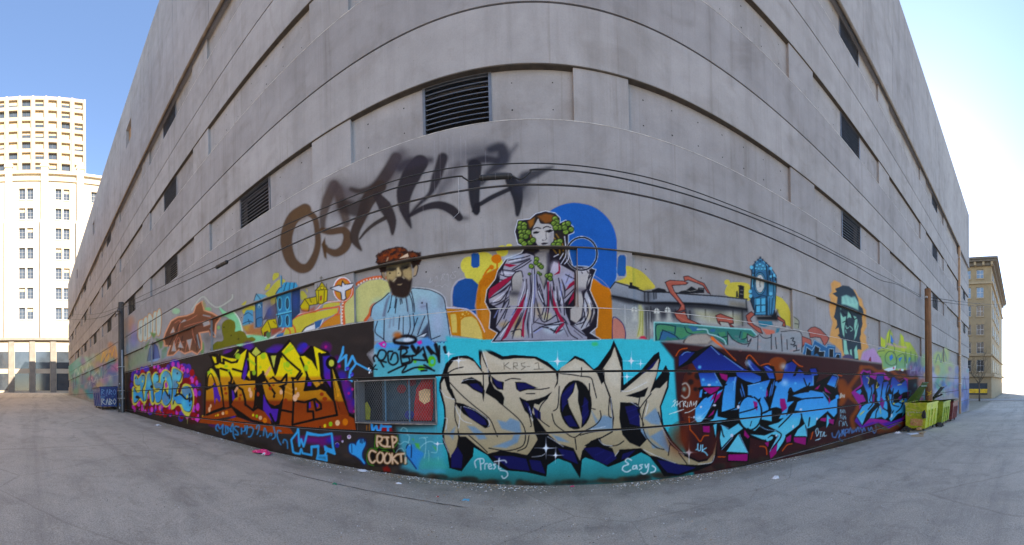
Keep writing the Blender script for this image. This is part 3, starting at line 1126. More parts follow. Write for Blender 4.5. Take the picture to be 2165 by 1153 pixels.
_tx = '''690,480 680,400 690,290
690,290 760,300 780,340 750,390 700,400
720,400 770,460 840,490
810,310 900,315
865,320 880,400 870,480
830,485 930,490
985,500 975,400 965,300
965,300 1040,320 1050,370 1000,420
660,590 580,560 530,640 550,740 600,790 650,750
740,590 690,650 690,750 740,790 790,740 800,640 770,600
870,610 825,680 830,770 880,800 930,760 940,670 910,620
965,620 975,800
1050,640 975,710
990,720 1070,800
1070,630 1190,620
1130,630 1140,770
1220,700 1215,800'''
many(s, '8a5a22', _tx, 6.5, soft=2.5, a=.7)
many(s, 'cdb094', _tx, 3.8)
p('7c1c14', '790,880 870,850 930,900 940,960 810,950', 4)
art('graffiti_tag', 'pale scribbles and faded blue heart on teal wall beside memorial words')
T(720, 890, 8.87)
_h2 = '1230,500 1270,460 1330,440 1390,460 1410,520 1480,560 1560,620 1520,720 1480,800 1460,920 1430,920 1340,800 1250,660'
p('247fc0', _h2, 2.5, 1, .9)
s('15233f', '1230,520 1260,450 1310,440 1330,500 1325,690', 2, 1.2)
s('16265a', '1240,660 1340,790 1420,900', 2.4, 1.6)
many(s, '9fd0d6', '''1080,420 1120,440 1200,390 1270,400 1290,300 1250,260
1270,400 1300,470 1310,440
1040,600 1080,540 1150,520 1200,600 1220,700 1240,790
1480,330 1580,320 1600,420 1590,600 1570,700
1600,410 1700,390 1800,440
1650,560 1660,660 1650,760
1700,590 1800,600 1810,520
1830,680 1835,740
1130,180 1170,130 1240,160 1250,230
1480,520 1560,440 1600,420
1640,310 1560,330''', 1.6, soft=1.6, a=.75)
many(p, '4aa82e', '''1390,420 1470,430 1490,540 1420,490
1340,340 1370,330 1375,380
1730,470 1790,510 1790,560''', 3, 0, .8)
p('2f9a86', '1520,760 1640,700 1900,720 2000,900 1500,900', 16, 0, .7)
T(0, 0)
sparkle(925, 939, 14)
art('graffiti_tag', 'small blue letters WT on red patch under the grille')
T(720, 890, 8.87)
p('8c1520', '690,110 780,60 900,70 960,140 980,240 700,210', 4)
many(s, '2d92d4', '''585,70 600,190 670,100 690,180 740,200 765,80
790,105 940,110
890,115 890,215''', 5, sm=0)
many(s, '8a5a20', '''490,90 492,180
545,60 540,190''', 2)

# ---- ROBYN
art('graffiti_tag', 'black handstyle tag ROBYN on pale blue with halo above')
T(740, 690, 5.241)
p([(180, '4a8fcb'), (300, '4f9fb4'), (560, '4faab4')], '270,240 300,180 480,190 700,160 850,130 940,200 1000,280 1010,400 980,545 262,560 262,330', 3)
p('c9cfda', '190,310 262,250 300,330 262,420', 10, 0, .7)
many(p, 'c02a96', '''315,190 380,165 405,200 390,240 345,225
735,175 790,155 800,190 765,205''', 1.5)
d('74b4d2', 375, 205, 14)
for q in ((905, 390, 45, 60), (790, 465, 40, 30), (720, 390, 18, 20)):
    d('54b024', *q, 2)
d('40b0b0', 912, 395, 20, 26)
many(s, '131217', '''280,320 260,350 270,390
290,330 330,380 370,450
300,340 330,270 380,270 400,310 370,370 320,380
330,380 400,400
420,300 430,280 470,280
420,320 430,400 480,430 530,390 520,310 480,300 450,370
570,230 560,330 575,420
540,260 610,250 630,290 580,330 640,340 660,390 580,415
680,220 720,290
760,240 730,320 690,330 680,400 580,430
810,230 860,400
700,370 830,380
850,230 900,300
870,240 980,340
990,220 990,400
425,515 620,430 580,515 720,460 850,465 935,495
790,495 850,490
820,430 900,470''', 3.6, soft=1.4)
many(s, '16151a', '''690,230 740,300 800,250
820,320 850,380
860,230 900,310
950,210 985,390
1050,240 1060,290
560,240 640,240
590,340 700,330''', (7, 4), soft=2)
many(s, '131217', '''215,420 250,460 240,500
220,470 300,480
285,430 240,490''', 2.6)
for x, y in ((208, 470), (215, 515)):
    d('e6e9ee', x, y, 9, 12)
s('15131a', '500,180 490,150 540,120 640,110 720,130 720,170 650,190 560,190 500,180', 6, 2.4)
d('c8d4de', 640, 155, 55, 22, 2)
d('a85a22', 525, 100, 45, 34, 6, .9)
many(s, '1b2a66', '''900,180 920,160 940,185 960,160 980,185
990,165 1000,185 1020,160 1040,185 1060,160 1080,180 1110,170''', 1.3)
# ---- SPOK
art('graffiti_lettering', 'huge sand coloured letters SPOK with black and navy shading')
T(900, 690, 3.294)
_BK, _SA, _NV, _ST, _WH = '0d0d14', 'b3aa95', '14164e', '6c8ba4', 'd5dae0'
p(_BK, '245,205 190,215 140,260 120,320 93,400 95,450 125,560 130,640 113,740 120,810 150,880 165,990 250,1012 330,905 335,845 430,900 470,950 560,1005 700,1018 840,1050 848,970 920,922 1010,955 1075,1060 1090,930 1110,915 1200,945 1270,982 1330,960 1400,930 1500,880 1560,910 1620,985 1660,1045 1760,1042 1900,1005 1990,965 2030,900 2035,790 2010,870 1970,920 1900,935 1800,885 1720,800 1655,690 1640,560 1690,430 1700,330 1672,270 1640,330 1600,380 1635,240 1625,178 1590,200 1490,320 1380,410 1370,230 1310,98 1285,160 1200,280 1170,300 1100,230 1040,205 940,300 915,310 850,250 770,212 620,200 540,210 440,160 390,100 365,140 375,260 390,300 330,225 290,205')
_SG = [(120, 'b9b09c'), (420, 'bab09c'), (560, 'b0a68f'), (700, 'a79b80'), (900, '9a8d6f'), (960, '978a6c')]
many(p, _SG, '''245,222 195,240 160,290 150,330 107,400 110,450 137,560 142,650 127,740 132,800 160,870 172,920 215,840 228,770 280,770 350,830 430,890 520,868 620,880 710,900 750,840 780,790 760,740 745,660 780,540 740,520 830,490 890,450 915,380 905,320 850,280 760,226 640,222 530,235 440,190 390,140 384,260 395,325 340,250 300,228
1040,225 940,290 925,330 920,400 850,500 790,540 757,540 747,600 800,680 860,760 930,820 1030,850 1075,940 1090,870 1150,800 1230,770 1300,730 1300,640 1280,500 1230,360 1170,310 1100,250
1315,140 1292,210 1232,300 1242,370 1292,500 1312,640 1302,740 1210,790 1230,830 1300,850 1320,905 1350,860 1500,850 1560,900 1640,915 1760,962 1900,968 1990,952 2016,890 2026,800 2000,888 1960,938 1900,950 1800,905 1700,825 1642,690 1630,560 1680,420 1685,335 1600,430 1560,470 1610,330 1625,225 1490,352 1380,445 1357,460 1363,300''')
# steel blue shading
many(p, _ST, '''500,655 560,668 590,640 655,665 665,740 640,810 560,850 470,840 600,790 622,740 530,715
290,695 340,700 400,745 425,785 370,790
1155,590 1200,660 1240,620 1300,640 1300,715 1120,722 1190,690
1500,700 1560,780 1500,800 1450,750
1520,640 1600,570 1640,640 1630,690 1570,680
140,690 155,760 205,700 190,790 150,740
880,755 940,775 1000,810 920,800
1650,720 1700,860 1690,880 1560,770
1540,720 1560,800 1640,850 1580,850''', 3, 0, .9)
many(p, 'c8c2b2', '''270,240 340,280 380,320 300,330 200,300
560,240 760,245 870,310 600,310 450,230
940,330 1040,250 1150,310 1060,340
1250,330 1310,200 1350,300 1340,420 1290,400
1420,430 1560,350 1600,280 1560,400 1470,450''', 7, 0, .6)
# black counters
_cn = '''245,400 262,372 320,355 385,390 412,450 402,525 392,472 330,442 285,405
200,530 260,540 345,580 430,640 445,700 415,712 335,660 262,610
430,290 455,330 452,380 480,435 530,465 548,500 540,555 480,505 415,465 440,400
455,345 500,380 545,390 540,445 500,440 465,400
622,388 690,390 780,432 700,445 655,458 632,440
650,495 705,520 790,505 835,490 790,548 757,540 740,600 800,680 835,745 852,790 800,830 785,740 755,655 690,590
222,700 240,775 290,782 335,850 330,905 250,1005 205,990 228,830
1185,310 1232,300 1245,380 1225,405
1395,485 1500,450 1550,425 1525,490 1480,500
1355,530 1470,535 1495,570 1485,650 1500,735 1540,790 1490,842 1420,812 1370,755 1348,640
1585,430 1635,360 1692,318 1682,380 1632,432
1105,832 1200,778 1212,822 1290,842 1120,838
700,905 755,845 850,800 925,830 860,900 760,915
120,330 160,320 170,420 215,520 185,500 150,440'''
many(p, _BK, _cn)
d(_BK, 1045, 548, 112, 172)
many(p, _NV, '''302,402 360,398 402,440 392,462 330,432
258,558 330,588 412,652 428,690 388,688 308,640
465,362 530,392 535,440 492,420
632,396 700,398 768,432 690,438 645,452
668,512 715,540 742,600 735,622 690,562
748,560 800,600 803,660 762,632
178,900 222,840 258,900 250,990 178,985
985,430 1040,390 1020,460 985,520 950,600 945,480
960,630 1010,620 1060,700 1000,700
1105,490 1130,520 1135,620 1095,690 1085,620
470,905 600,905 700,925 725,1010 580,992
720,930 800,940 835,1030 740,1000
918,850 1030,872 1062,962 960,920
1100,850 1200,842 1310,882 1332,922 1262,968 1180,932
1372,890 1462,862 1412,912 1362,932
1612,930 1700,945 1800,972 1885,985 1760,1032 1685,1020 1650,985
1388,560 1462,550 1492,640 1492,700 1422,680
1500,340 1590,250 1615,235 1580,290''')
many(s, '1b1e5e', '''960,480 1030,420
955,560 1030,500
1090,560 1130,530
1095,640 1135,590
1400,600 1480,570
1420,650 1490,610
1180,900 1240,870
1250,940 1300,900''', 2.6, sm=0, a=.8)
p(_SG, '1045,390 1062,450 1060,520 1088,640 1082,722 1030,622 1000,560 990,510 1028,460')
# inner black line work
many(s, _BK, '''150,330 200,300 260,285
165,390 240,470 330,550 440,640 480,720 500,770
205,540 205,640 225,700
180,440 215,540 230,560
440,850 560,868 660,845 692,800 690,720 650,650 560,570 510,530
400,320 405,480
385,140 400,220 430,290
555,380 600,365 660,370
700,440 800,440 860,430
760,470 700,470
660,500 700,560 735,680 730,700
640,870 700,840 720,760
850,500 800,560 790,640 860,700
935,330 1030,340 1085,350 1150,360 1170,420 1190,500
1085,290 1085,350
930,420 920,560 890,590
1145,570 1180,580
880,610 900,680 960,730 1030,775 1090,740 1180,690 1220,640 1215,590
1040,780 1050,860
1140,400 1145,560
1280,500 1275,620 1310,640
1490,500 1480,560
1570,470 1500,560 1490,600 1520,690
1540,520 1510,640 1530,760 1600,840 1660,860
1240,300 1245,380
1210,780 1240,830 1330,830 1380,800
1620,600 1650,700
1700,830 1690,900
1760,880 1820,960
300,760 380,830 430,880
1075,760 1150,740 1280,720''', 2.0)
# white highlights
many(s, _WH, '''250,385 300,370 340,372
130,640 150,650 140,720
205,560 250,650 320,680
265,560 350,590 440,660 435,700
100,440 140,490 200,510
720,560 745,660
850,770 900,800 960,840
1150,720 1250,700
1205,790 1240,825 1300,835
1345,870 1320,905
380,140 420,240 440,350
1290,500 1300,640
1640,690 1700,800 1800,900
1900,962 1990,950 2012,900
120,780 160,880
740,910 800,905 830,890
1430,530 1480,560
1360,450 1420,450 1540,390
1550,540 1530,620
1515,860 1620,910 1740,955
230,710 245,560''', 1.3, a=.85)
many(s, '4c463c', '''545,255 548,300
545,280 580,252
555,278 590,300
610,300 612,255 635,255 640,275 612,280 640,300
690,255 665,260 672,280 695,285 665,305
705,280 725,280
760,260 785,255 790,300
755,300 820,300''', 1.1, sm=0)
sparkle(160, 195, 62)
sparkle(230, 240, 56)
sparkle(918, 245, 80)
sparkle(838, 850, 80)
sparkle(905, 900, 60)
sparkle(1432, 242, 72)
sparkle(1497, 262, 40)
sparkle(1402, 352, 50)
sparkle(1834, 880, 80)
d('37b04a', 1178, 125, 22, 14, 5, .7)
d('1fb0bd', 850, 85, 50, 40, 3)
s('58c6d0', '805,90 840,65 890,70 900,95', 2, 2, 1, .7)
art('graffiti_tag', 'small white handwritten word Prest under the sand letters')
T(900, 690, 3.294)
many(s, 'cfd6dc', '''385,1000 378,930
350,985 342,945 365,925 400,925 405,950 382,962
412,995 414,962 430,958
438,980 458,972 448,958 436,975 446,995 462,990
488,960 472,965 486,980 474,996
512,922 508,990 522,992
478,945 545,935 562,950
520,1005 562,1012 570,1040 545,1062 530,1045''', 2.4, soft=1.5)
art('graffiti_tag', 'small white handwritten word Easy under the sand letters')
T(1200, 690, 3.294)
many(s, 'dfe4e8', '''445,935 420,922 402,940 425,962 392,975 382,1000 412,1016 440,1002
478,972 458,975 455,995 475,990 480,970 485,996
522,965 502,970 518,985 500,1000
540,965 548,985 565,960 556,1015 528,1030 510,1018
590,972 612,990 606,1012 580,1020''', 2.5, soft=1.5)

# ---- blue wildstyle, right
art('graffiti_lettering', 'bright blue wildstyle letters with magenta sides on maroon ground')
T(1400, 700, 3.975)
for q in ((260, 470, 70, 130), (230, 600, 60, 150), (300, 330, 60, 60), (160, 900, 100, 120), (350, 960, 90, 80)):
    d('6a2a12', *q, 26, .85)
for q in ((970, 275, 75, 55), (985, 380, 50, 60), (1510, 520, 34, 70), (1570, 520, 30, 40)):
    d('7d3a12', *q, 2, .95)
d('3a1a1c', 340, 900, 110, 160, 12)
for q in ((300, 380, 30), (240, 430, 24), (280, 490, 18), (230, 350, 20)):
    d('1c1517', q[0], q[1], q[2], None, 3, .8)
for q, c in (((270, 60, 80, 40), '8c8478'), ((350, 70, 70, 44), '3c2b24')):
    d(c, *q, 7, .8)
p('a39a8e', '180,95 215,50 290,30 370,35 420,70 380,110 300,105 200,100', 4)
s('2a1c1c', '180,95 215,50 290,28 380,25 450,60 520,115', 3, 2)
many(s, 'b04c14', '''420,70 490,120 570,200 620,250
115,210 150,160 210,145
705,235 740,205 820,300
830,290 890,275 920,300
1100,245 1150,290 1180,300
235,830 280,880 320,930 350,885 390,880
225,720 235,830
1250,910 1280,820 1350,770
820,970 870,980 880,1040
1010,1010 1050,960 1090,950
470,1060 530,1060
1480,370 1510,380''', 2.2)
s('d0641c', '420,60 450,90 500,130', (7, 3), 2)
_BK = '0e0b10'
p(_BK, '130,320 140,210 180,165 290,170 410,115 560,220 720,330 700,260 730,225 850,320 880,280 940,300 960,420 1010,400 1040,270 1090,245 1140,310 1160,310 1210,370 1250,310 1300,310 1320,370 1290,440 1440,360 1485,380 1470,480 1500,560 1480,700 1450,790 1360,800 1240,860 1215,960 1110,940 1040,940 970,1020 900,1020 860,920 740,900 725,1100 545,1100 550,1010 485,1000 480,830 440,900 430,790 340,860 335,790 270,740 280,640 330,560 300,480 330,470 300,330 250,270')
_BL = [(120, '16215e'), (330, '1b2f80'), (400, '2357a8'), (450, '2f84c2'), (600, '3492ce'), (700, '3a9ace'), (760, '49adc8'), (900, '58b8cc'), (1030, '5fbccb')]
many(p, _BL, '''250,260 410,125 520,210 690,320 830,385 830,420 770,440 700,420 630,380 620,350 300,345
140,215 180,175 275,180 210,250 140,300
720,245 740,245 840,345 760,345 730,300
850,300 890,290 930,330 945,400 900,400
1040,280 1090,258 1130,290 1100,380 1020,450 1005,420
1150,320 1190,350 1190,400 1120,380
1240,320 1290,315 1310,370 1260,380
305,350 440,350 500,465 330,465
560,390 630,385 620,440 610,640 640,660 500,680 510,550 530,450
720,460 830,430 910,410 880,480 870,560 900,660 830,690 810,650 830,560 790,590 760,550 720,540
1060,390 1160,370 1270,370 1275,460 1200,470 1100,520 1080,490 1060,520 1050,600 1110,590 1060,640 1040,730 980,740 1020,660 960,640 910,650 930,560 970,440
1090,545 1250,500 1350,520 1400,600 1470,560 1470,690 1440,730 1390,680 1300,760 1220,820 1200,780 1160,680 1110,680 1140,590 1180,570
1385,450 1430,375 1475,390 1450,475
640,600 680,560 740,560 800,640 790,690 660,690
280,650 350,570 440,520 520,480 440,600 370,720 310,790 275,740
380,770 430,740 465,660 465,720 550,740 490,770
640,700 790,700 920,670 920,760 820,740 820,800 780,840 720,830 670,790
430,790 460,780 450,900
500,790 560,830 640,780 680,820 600,880 500,990 485,900
640,870 720,1025 540,1015
740,870 860,880 960,840 880,800 980,770 1060,700 1160,680 1170,720 1150,790 1040,880 1020,930 960,1020 905,1010 980,880 920,870 860,920
1140,830 1200,780 1215,885 1110,885
1220,760 1300,720 1290,790 1230,820
1385,700 1420,740 1380,820
320,500 340,490 330,560 310,560
350,520 380,510 370,530''')
d(_BL, 738, 690, 98, 142)
s(_BK, [(738 + 98 * math.cos(a * .3), 690 + 142 * math.sin(a * .3)) for a in range(-4, 17)], 3.2)
many(p, '8d1466', '''340,480 485,470 440,560 400,600 430,540 380,520
430,560 500,510 480,560 440,610
480,355 550,370 545,425 500,400
340,800 400,800 400,855 345,850
690,830 735,890 720,905 690,880
555,1040 720,1035 715,1095 555,1090
860,940 900,930 890,980
900,1000 970,940 960,1030 910,1080
1040,900 1085,870 1080,930 1045,940
1105,895 1210,895 1205,960 1110,935
1330,735 1380,730 1375,765 1330,755
1400,740 1445,745 1440,790 1400,770
880,480 890,540 870,560
765,590 800,600 800,670 775,650
990,570 1030,570 1050,650 1010,680 990,620
1280,490 1330,450 1310,490
1360,470 1420,530 1370,510
1400,540 1415,590 1400,620
380,730 440,660 430,700''')
many(s, _BK, '''310,350 620,345
520,480 440,520 380,560
540,450 470,500 430,600 370,720 310,790
500,690 640,640
650,690 760,660 800,640
860,560 900,660 830,700
1060,520 1080,480 1110,520 1230,510
1140,590 1200,570 1350,560
1160,680 1110,680 1050,740 980,810
1170,700 1165,780 1040,880
820,760 900,810 960,840 1000,870 980,920 905,1010
490,780 510,870 520,890
600,880 500,990
1390,680 1440,730
1230,800 1240,730
640,600 700,550 760,560
920,430 880,600
960,440 905,650
700,430 660,480 690,560
1190,400 1220,470 1240,440
720,820 770,850 830,800
860,920 800,910 740,880
1380,690 1300,760''', 2.6)
for _q in ((680, 500, 6, 60), (665, 520, 5, 40), (912, 500, 6, 60), (930, 480, 5, 70)):
    d('2f6fb4', *_q, 1, 1, -.25 if _q[0] < 800 else .2)
s(_BK, '752,760 740,800', 1.5)
many(s, '8fc6ea', '''440,355 505,470
615,390 600,500
410,130 480,200
165,205 200,178 240,180
520,210 680,325
730,280 780,345
870,300 920,330
1270,380 1270,450
1440,365 1480,390 1455,480
1350,510 1400,560
500,1000 590,900
650,870 722,1030
980,870 905,1015
1215,790 1215,890
560,820 490,790
820,800 880,830 960,840
720,460 820,440''', 1.2, a=.85)
for q in ((395, 455, 14, 9), (440, 625, 13, 9), (585, 880, 13, 15), (640, 640, 12, 16), (1165, 660, 12, 8), (1100, 805, 7, 14), (1300, 740, 7, 12), (325, 640, 8, 10), (268, 725, 6, 10), (960, 880, 8, 10)):
    d('c6ccda', *q)
for q in ((910, 905, 24, 14), (885, 915, 12, 16)):
    d('58b8cc', *q, 1, 1, -.6)
d(_BL, 1472, 555, 16, 18)
d(_BL, 960, 445, 14, 20)
for x, y in ((310, 735), (1020, 300), (1030, 435), (720, 270)):
    d('b9d8ee', x, y, 20, 20, 9, .75)
for q in ((315, 305, 14), (345, 410, 12), (460, 430, 10), (830, 480, 9), (850, 500, 7), (600, 430, 7), (1120, 440, 8)):
    d('58b6dc', q[0], q[1], q[2], None, 2, .8)
T(0, 0)
s('b9dcec', '1455,882 1478,885 1505,887', .9, 1, 0, .6)
s('b9dcec', '1452,900 1478,884 1508,857', .9, 1, 0, .6)
art('graffiti_tag', 'white scribbled tag and circle on turquoise beside blue letters')
T(1400, 700, 3.975)
s('c9dcd6', '170,450 200,440 228,480 225,540 195,565 165,545', 2.6, 2.2, 1, .8)
d('8fc8c0', 185, 490, 14, 18, 4, .7)
many(s, 'cfe0de', '''90,600 110,580 100,640
80,640 130,590 120,630 140,610
150,640 150,600 175,590
180,640 180,600 200,595 185,620 210,640
215,600 215,640
230,635 240,590 250,635
265,595 265,625 290,590 280,640
60,700 180,660 100,690
190,690 230,680 280,650''', 1.4)
art('graffiti_tag', 'tiny pale blue initials UK on the dark maroon patch')
T(1400, 700, 3.975)
many(s, '7fc4da', '''285,1000 290,996
300,950 300,1000 320,1005 325,960
340,960 335,1015
370,985 340,1005 365,1025 380,1045''', 2.2)
art('graffiti_tag', 'small handwritten pale blue names low on maroon ground right of blue letters')
T(1400, 700, 3.975)
many(s, '9ccbd8', '''1300,880 1290,840 1305,820 1315,860 1300,885
1320,850 1345,850
1335,850 1330,890
1360,850 1345,890
1365,855 1360,885 1380,880
1290,920 1330,905 1310,915
1495,560 1510,530 1500,560 1525,550 1530,520''', 1.7)
many(s, '79a8b8', '''1495,700 1500,660 1510,690 1520,660
1525,690 1530,665 1540,690
1495,740 1500,705 1515,740 1520,710
1525,745 1535,715 1545,745
1490,800 1490,760 1510,760
1515,800 1520,765 1530,795 1540,760 1555,800''', 1.4)
art('graffiti_tag', 'long pale blue handwritten line under the purple edged letters')
T(1770, 760, 6.405)
many(s, '4a86c0', '''-70,1000 -60,1050 -30,1060
-20,1060 20,970 30,1050
20,1060 90,950 60,1040
60,960 100,1030
110,1040 110,960 150,950 140,990 100,1000
160,1000 180,930 200,1000
215,990 215,930 250,950 220,990
260,980 280,920 300,980
310,930 330,960
340,990 360,930 380,970
420,930 440,980 460,920 500,1000 530,960 520,900''', 2.4, soft=1.6, a=.85)
s('3a78ae', '30,1080 70,1110', 2, 2)

# ---- purple and blue letters at the right
art('graffiti_lettering', 'narrow blue letters edged in purple left of the green dumpsters')
T(1770, 760, 6.405)
s('7d3d12', '60,330 100,400 90,520 50,600', (20, 12), 5, 1, .9)
s('7d3d12', '330,110 310,180 220,300 160,400 150,480 230,560 290,600 260,700 200,800 220,920', 9, 4, 1, .9)
s('7d3d12', '330,110 450,110 560,170 700,140 830,230 900,220 960,260 1080,260', 7, 4, 1, .9)
p('7d3d12', '500,930 650,870 900,820 930,860 760,970 560,1000', 10, 0, .8)
s('2a6a66', '250,520 290,590 600,930 800,880 850,900', 4, 3, 1, .6)
p('8a2380', '310,190 350,140 400,160 450,150 460,200 530,180 640,180 700,260 760,240 850,300 910,250 960,270 960,700 900,830 700,940 560,860 330,930 240,840 300,700 300,620 260,560 190,450 260,390 330,340', 1.5)
p('4b2486', '240,840 300,700 330,640 360,640 300,780 330,900 480,850 620,870 870,790 900,830 700,930 560,850 330,930', 2)
p(_BK, '325,210 360,165 410,190 440,175 445,240 520,280 545,200 630,195 640,270 700,290 735,240 770,235 840,310 905,265 945,300 955,560 960,700 880,790 730,850 640,820 440,800 340,905 255,770 330,640 310,590 390,570 350,480 310,480 245,430 330,370 350,330')
_B2 = [(190, '1a2a70'), (330, '22408c'), (420, '2a78b4'), (560, '2f8cc0'), (800, '3d9cc2'), (900, '58b0c4')]
many(p, _B2, '''350,180 380,220 440,190 440,250 420,330 440,420 410,470 380,400 350,330 335,260
545,205 630,200 625,290 590,350 560,330 530,270
740,250 770,240 830,310 870,330 930,280 945,330 955,440 900,450 860,480 820,440 760,480 720,400 730,300
250,440 320,400 330,440 310,480
410,440 450,360 500,330 500,420 470,500 475,580 520,600 450,680 400,740 340,890 265,770 340,640 420,590
520,420 600,320 690,300 710,360 650,520 680,600 680,690 600,640 570,600 540,560
480,720 560,640 620,600 640,680 690,720 690,780 650,815 600,780 520,800 440,800
700,470 760,480 760,600 820,590 900,520 950,540 950,680 880,780 890,720 820,740 730,845 700,800 740,700 720,620''')
many(s, _BK, '''440,330 470,430 440,560 480,600 420,680
520,420 540,500 500,580 560,640 530,720 520,800
620,330 600,460 590,600 640,680
690,340 660,480 700,600 690,720
760,400 740,560 760,620 830,640
830,420 820,560 880,600
900,460 900,560 860,660 800,720
700,800 760,700''', 2.2)
many(p, '6d1c68', '''480,470 510,480 500,600 480,590
590,500 640,570 620,690 580,610
820,530 880,470 870,540 850,560
720,360 750,340 730,400''')
many(s, 'b9b05a', '''400,240 430,270 420,330
545,310 530,390 560,370
690,500 700,560
820,350 870,340
580,660 590,740
310,740 370,700 310,760''', 1.4)
p('b0ac4a', '760,590 780,590 780,610 755,612')
p('b0ac4a', '870,560 910,555 905,580 870,580')
p('b9d0dc', '725,760 740,730 750,760 745,790 728,790', 1)
p('1c1a22', '955,280 1080,265 1085,470 960,430', 1)
p('1c2740', '1000,330 1075,310 1075,440 990,430', 8, 0, .8)
s('2f7a94', '970,430 1000,440 980,500 1060,460', 3, 2, 1, .7)
art('graffiti_tag', 'small white scribbled mark between the two blue pieces')
T(1770, 760, 6.405)
many(s, 'b8b0a8', '''35,530 50,460 60,500 40,525
70,520 75,480 95,520 100,480''', 1.6)

# ---- weathered colour at the far right of the lower wall
art('graffiti_lettering', 'yellow green letters with white drips at the right')
T(1680, 580, 5.49)
p('8f9a58', '940,940 960,890 1010,860 1060,860 1070,830 980,800 985,710 1050,760 1060,720 1075,680 1105,635 1140,690 1130,790 1160,800 1200,830 1215,760 1225,680 1260,720 1275,780 1340,790 1400,880 1440,960 1450,1080 1330,1110 1200,1120 1020,1100 1010,1010 960,980', 1.2)
p([(640, 'a2ae3e'), (850, '97a646'), (1000, '6e9560'), (1100, '6c9a7e')], '950,940 970,895 1060,870 1120,850 1160,810 1210,850 1280,830 1340,800 1390,880 1430,970 1430,1070 1330,1090 1200,1100 1030,1080 1020,1000', 2)
many(p, 'a5b23c', '''985,715 1050,770 1055,860 990,830
1075,690 1105,640 1120,690 1110,780 1070,830
1230,690 1265,730 1280,900 1240,890
1280,790 1340,800 1320,880''')
many(p, '2c6cb0', '''1110,690 1150,770 1130,830 1115,790
1100,960 1130,930 1145,970 1110,1010
1205,980 1250,960 1220,1020
1280,970 1300,960 1280,1040
1330,960 1345,980 1320,1040
970,860 1000,850 975,880''')
many(s, '3f5a44', '''985,830 1040,860 1080,820 1110,650
1120,790 1160,850 1150,920
1000,960 960,940 970,900 1040,890
1050,950 1090,900 1160,920 1180,1030 1120,1060 1060,1020 1050,950
1190,960 1180,1090
1200,950 1270,930 1280,1080
1290,900 1300,1080
1350,900 1350,1080
1400,930 1400,1060''', 1.5)
many(p, 'b9ccd4', '''1030,1110 1080,1090 1140,1080 1180,1060 1170,1110 1090,1130
1190,1100 1270,1100 1260,1130
1370,1090 1420,1070 1425,1120 1350,1130
1295,1040 1305,1040 1303,1150''', 1)
for q in ((1150, 1090, 8, 14), (1350, 1080, 10, 20), (1225, 1110, 8, 10)):
    d('b0243a', *q)
s('c48fb8', '1080,810 1200,840 1290,850', 3, 3, 1, .7)
art('graffiti_lettering', 'faded blurred colours of many old tags behind the right pole')
T(1940, 660, 5.242)
for q, c in (((-60, 640, 60, 90), '6a5f86'), ((20, 610, 40, 110), '57639a'), ((60, 700, 50, 60), '7a6a80'), ((60, 790, 60, 50), '9a5540'), ((60, 960, 60, 80), '8a4a5a'), ((70, 540, 40, 70), '7f9a6a'), ((230, 530, 60, 90), '8fa65a'), ((310, 480, 40, 80), '93a862'), ((260, 640, 80, 70), '7f9e78'), ((350, 620, 50, 70), '8fa070'), ((250, 800, 60, 80), '3a8f7c'), ((330, 790, 60, 60), '5f7fa6'), ((380, 700, 40, 80), '8f8f92'), ((420, 860, 40, 90), '6e7280'), ((510, 760, 30, 90), '7d8aa0'), ((520, 920, 50, 110), '46619a'), ((560, 800, 30, 120), '6d7398'), ((500, 1040, 60, 70), '3d5684'), ((540, 640, 30, 70), '8d8a94')):
    d(c, *q, 5, .75)
dots(['4f6aa8', '7d5a90', 'a8b060', '3c9a90', 'b07a5a', '9a9ac0', '2d4a80'], 90, -60, 580, 620, 1060, 8, 30, 1.6, 3, .45)
many(s, '2f3f70', '''-50,640 -20,560 10,660 40,600
200,560 230,470 260,560 290,430 320,540
200,780 260,840 320,820
500,880 520,720 545,900
540,1060 570,900''', 2, a=.5)
for _x in (-80, -40, 0, 40):
    s('b8c0c8', [(_x, 600), (_x + 4, 680)], 1.4, 1, 0, .4)
# ---- OSAKE, black spray across the first spandrel
art('graffiti_lettering', 'soft black and brown sprayed word OSAKE high on the wall')
T(600, 280, 3.3308)
_br = '4f3a26'
# O
s(_br, '150,545 70,600 25,700 20,800 50,900 110,955 170,950 215,880 240,790 235,690 215,600 160,560', (26, 26, 24, 20, 14, 12, 14), 2, 1, .95)
s('5a4630', '150,560 90,590', 26, 7, 1, .7)
# S
d('4c4647', 480, 420, 120, 90, 30, .55)
d('45444c', 900, 210, 130, 70, 34, .6)
d('484952', 1180, 160, 120, 80, 36, .55)
d('484952', 1450, 170, 120, 80, 34, .5)
d('4a4448', 370, 470, 70, 120, 20, .6)
s('463a34', '275,690 275,600 305,480 355,370', (10, 16, 22, 20), 4, 1, .9)
s('4a3c34', '380,400 410,520 440,630 430,660', (20, 22, 18, 8), 5, 1, .9)
s('4a4246', '350,380 420,430 480,430', 30, 10, 1, .6)
s(_br, '270,690 330,700 420,690 450,740 430,810 370,850 310,830 295,800', (12, 15, 20, 16, 6), 2, 1, .95)
p(_br, '265,790 290,740 300,830 302,895 285,880', 2)
# A
s('3a3230', '475,400 540,415 640,390 720,300 790,180', (8, 12, 22, 26, 24), 4, 1, .95)
s('3b3236', '660,400 760,300 830,150', (30, 40, 20), 14, 1, .6)
s('3a2f2a', '680,380 600,470 550,590 505,690 500,760 545,830', (26, 30, 22, 20, 18, 4), 2.4, 1, .97)
s('352c2a', '430,520 520,540 570,480', (30, 34, 20), 6, 1, .9)
s('332b2c', '650,440 710,520 760,620 765,715', (14, 28, 20, 6), 2.2, 1, .97)
s('352c28', '535,750 580,695 640,645 710,605', (4, 7, 9), 1.4, 1, .95)
d('4a4850', 800, 200, 60, 70, 22, .5)
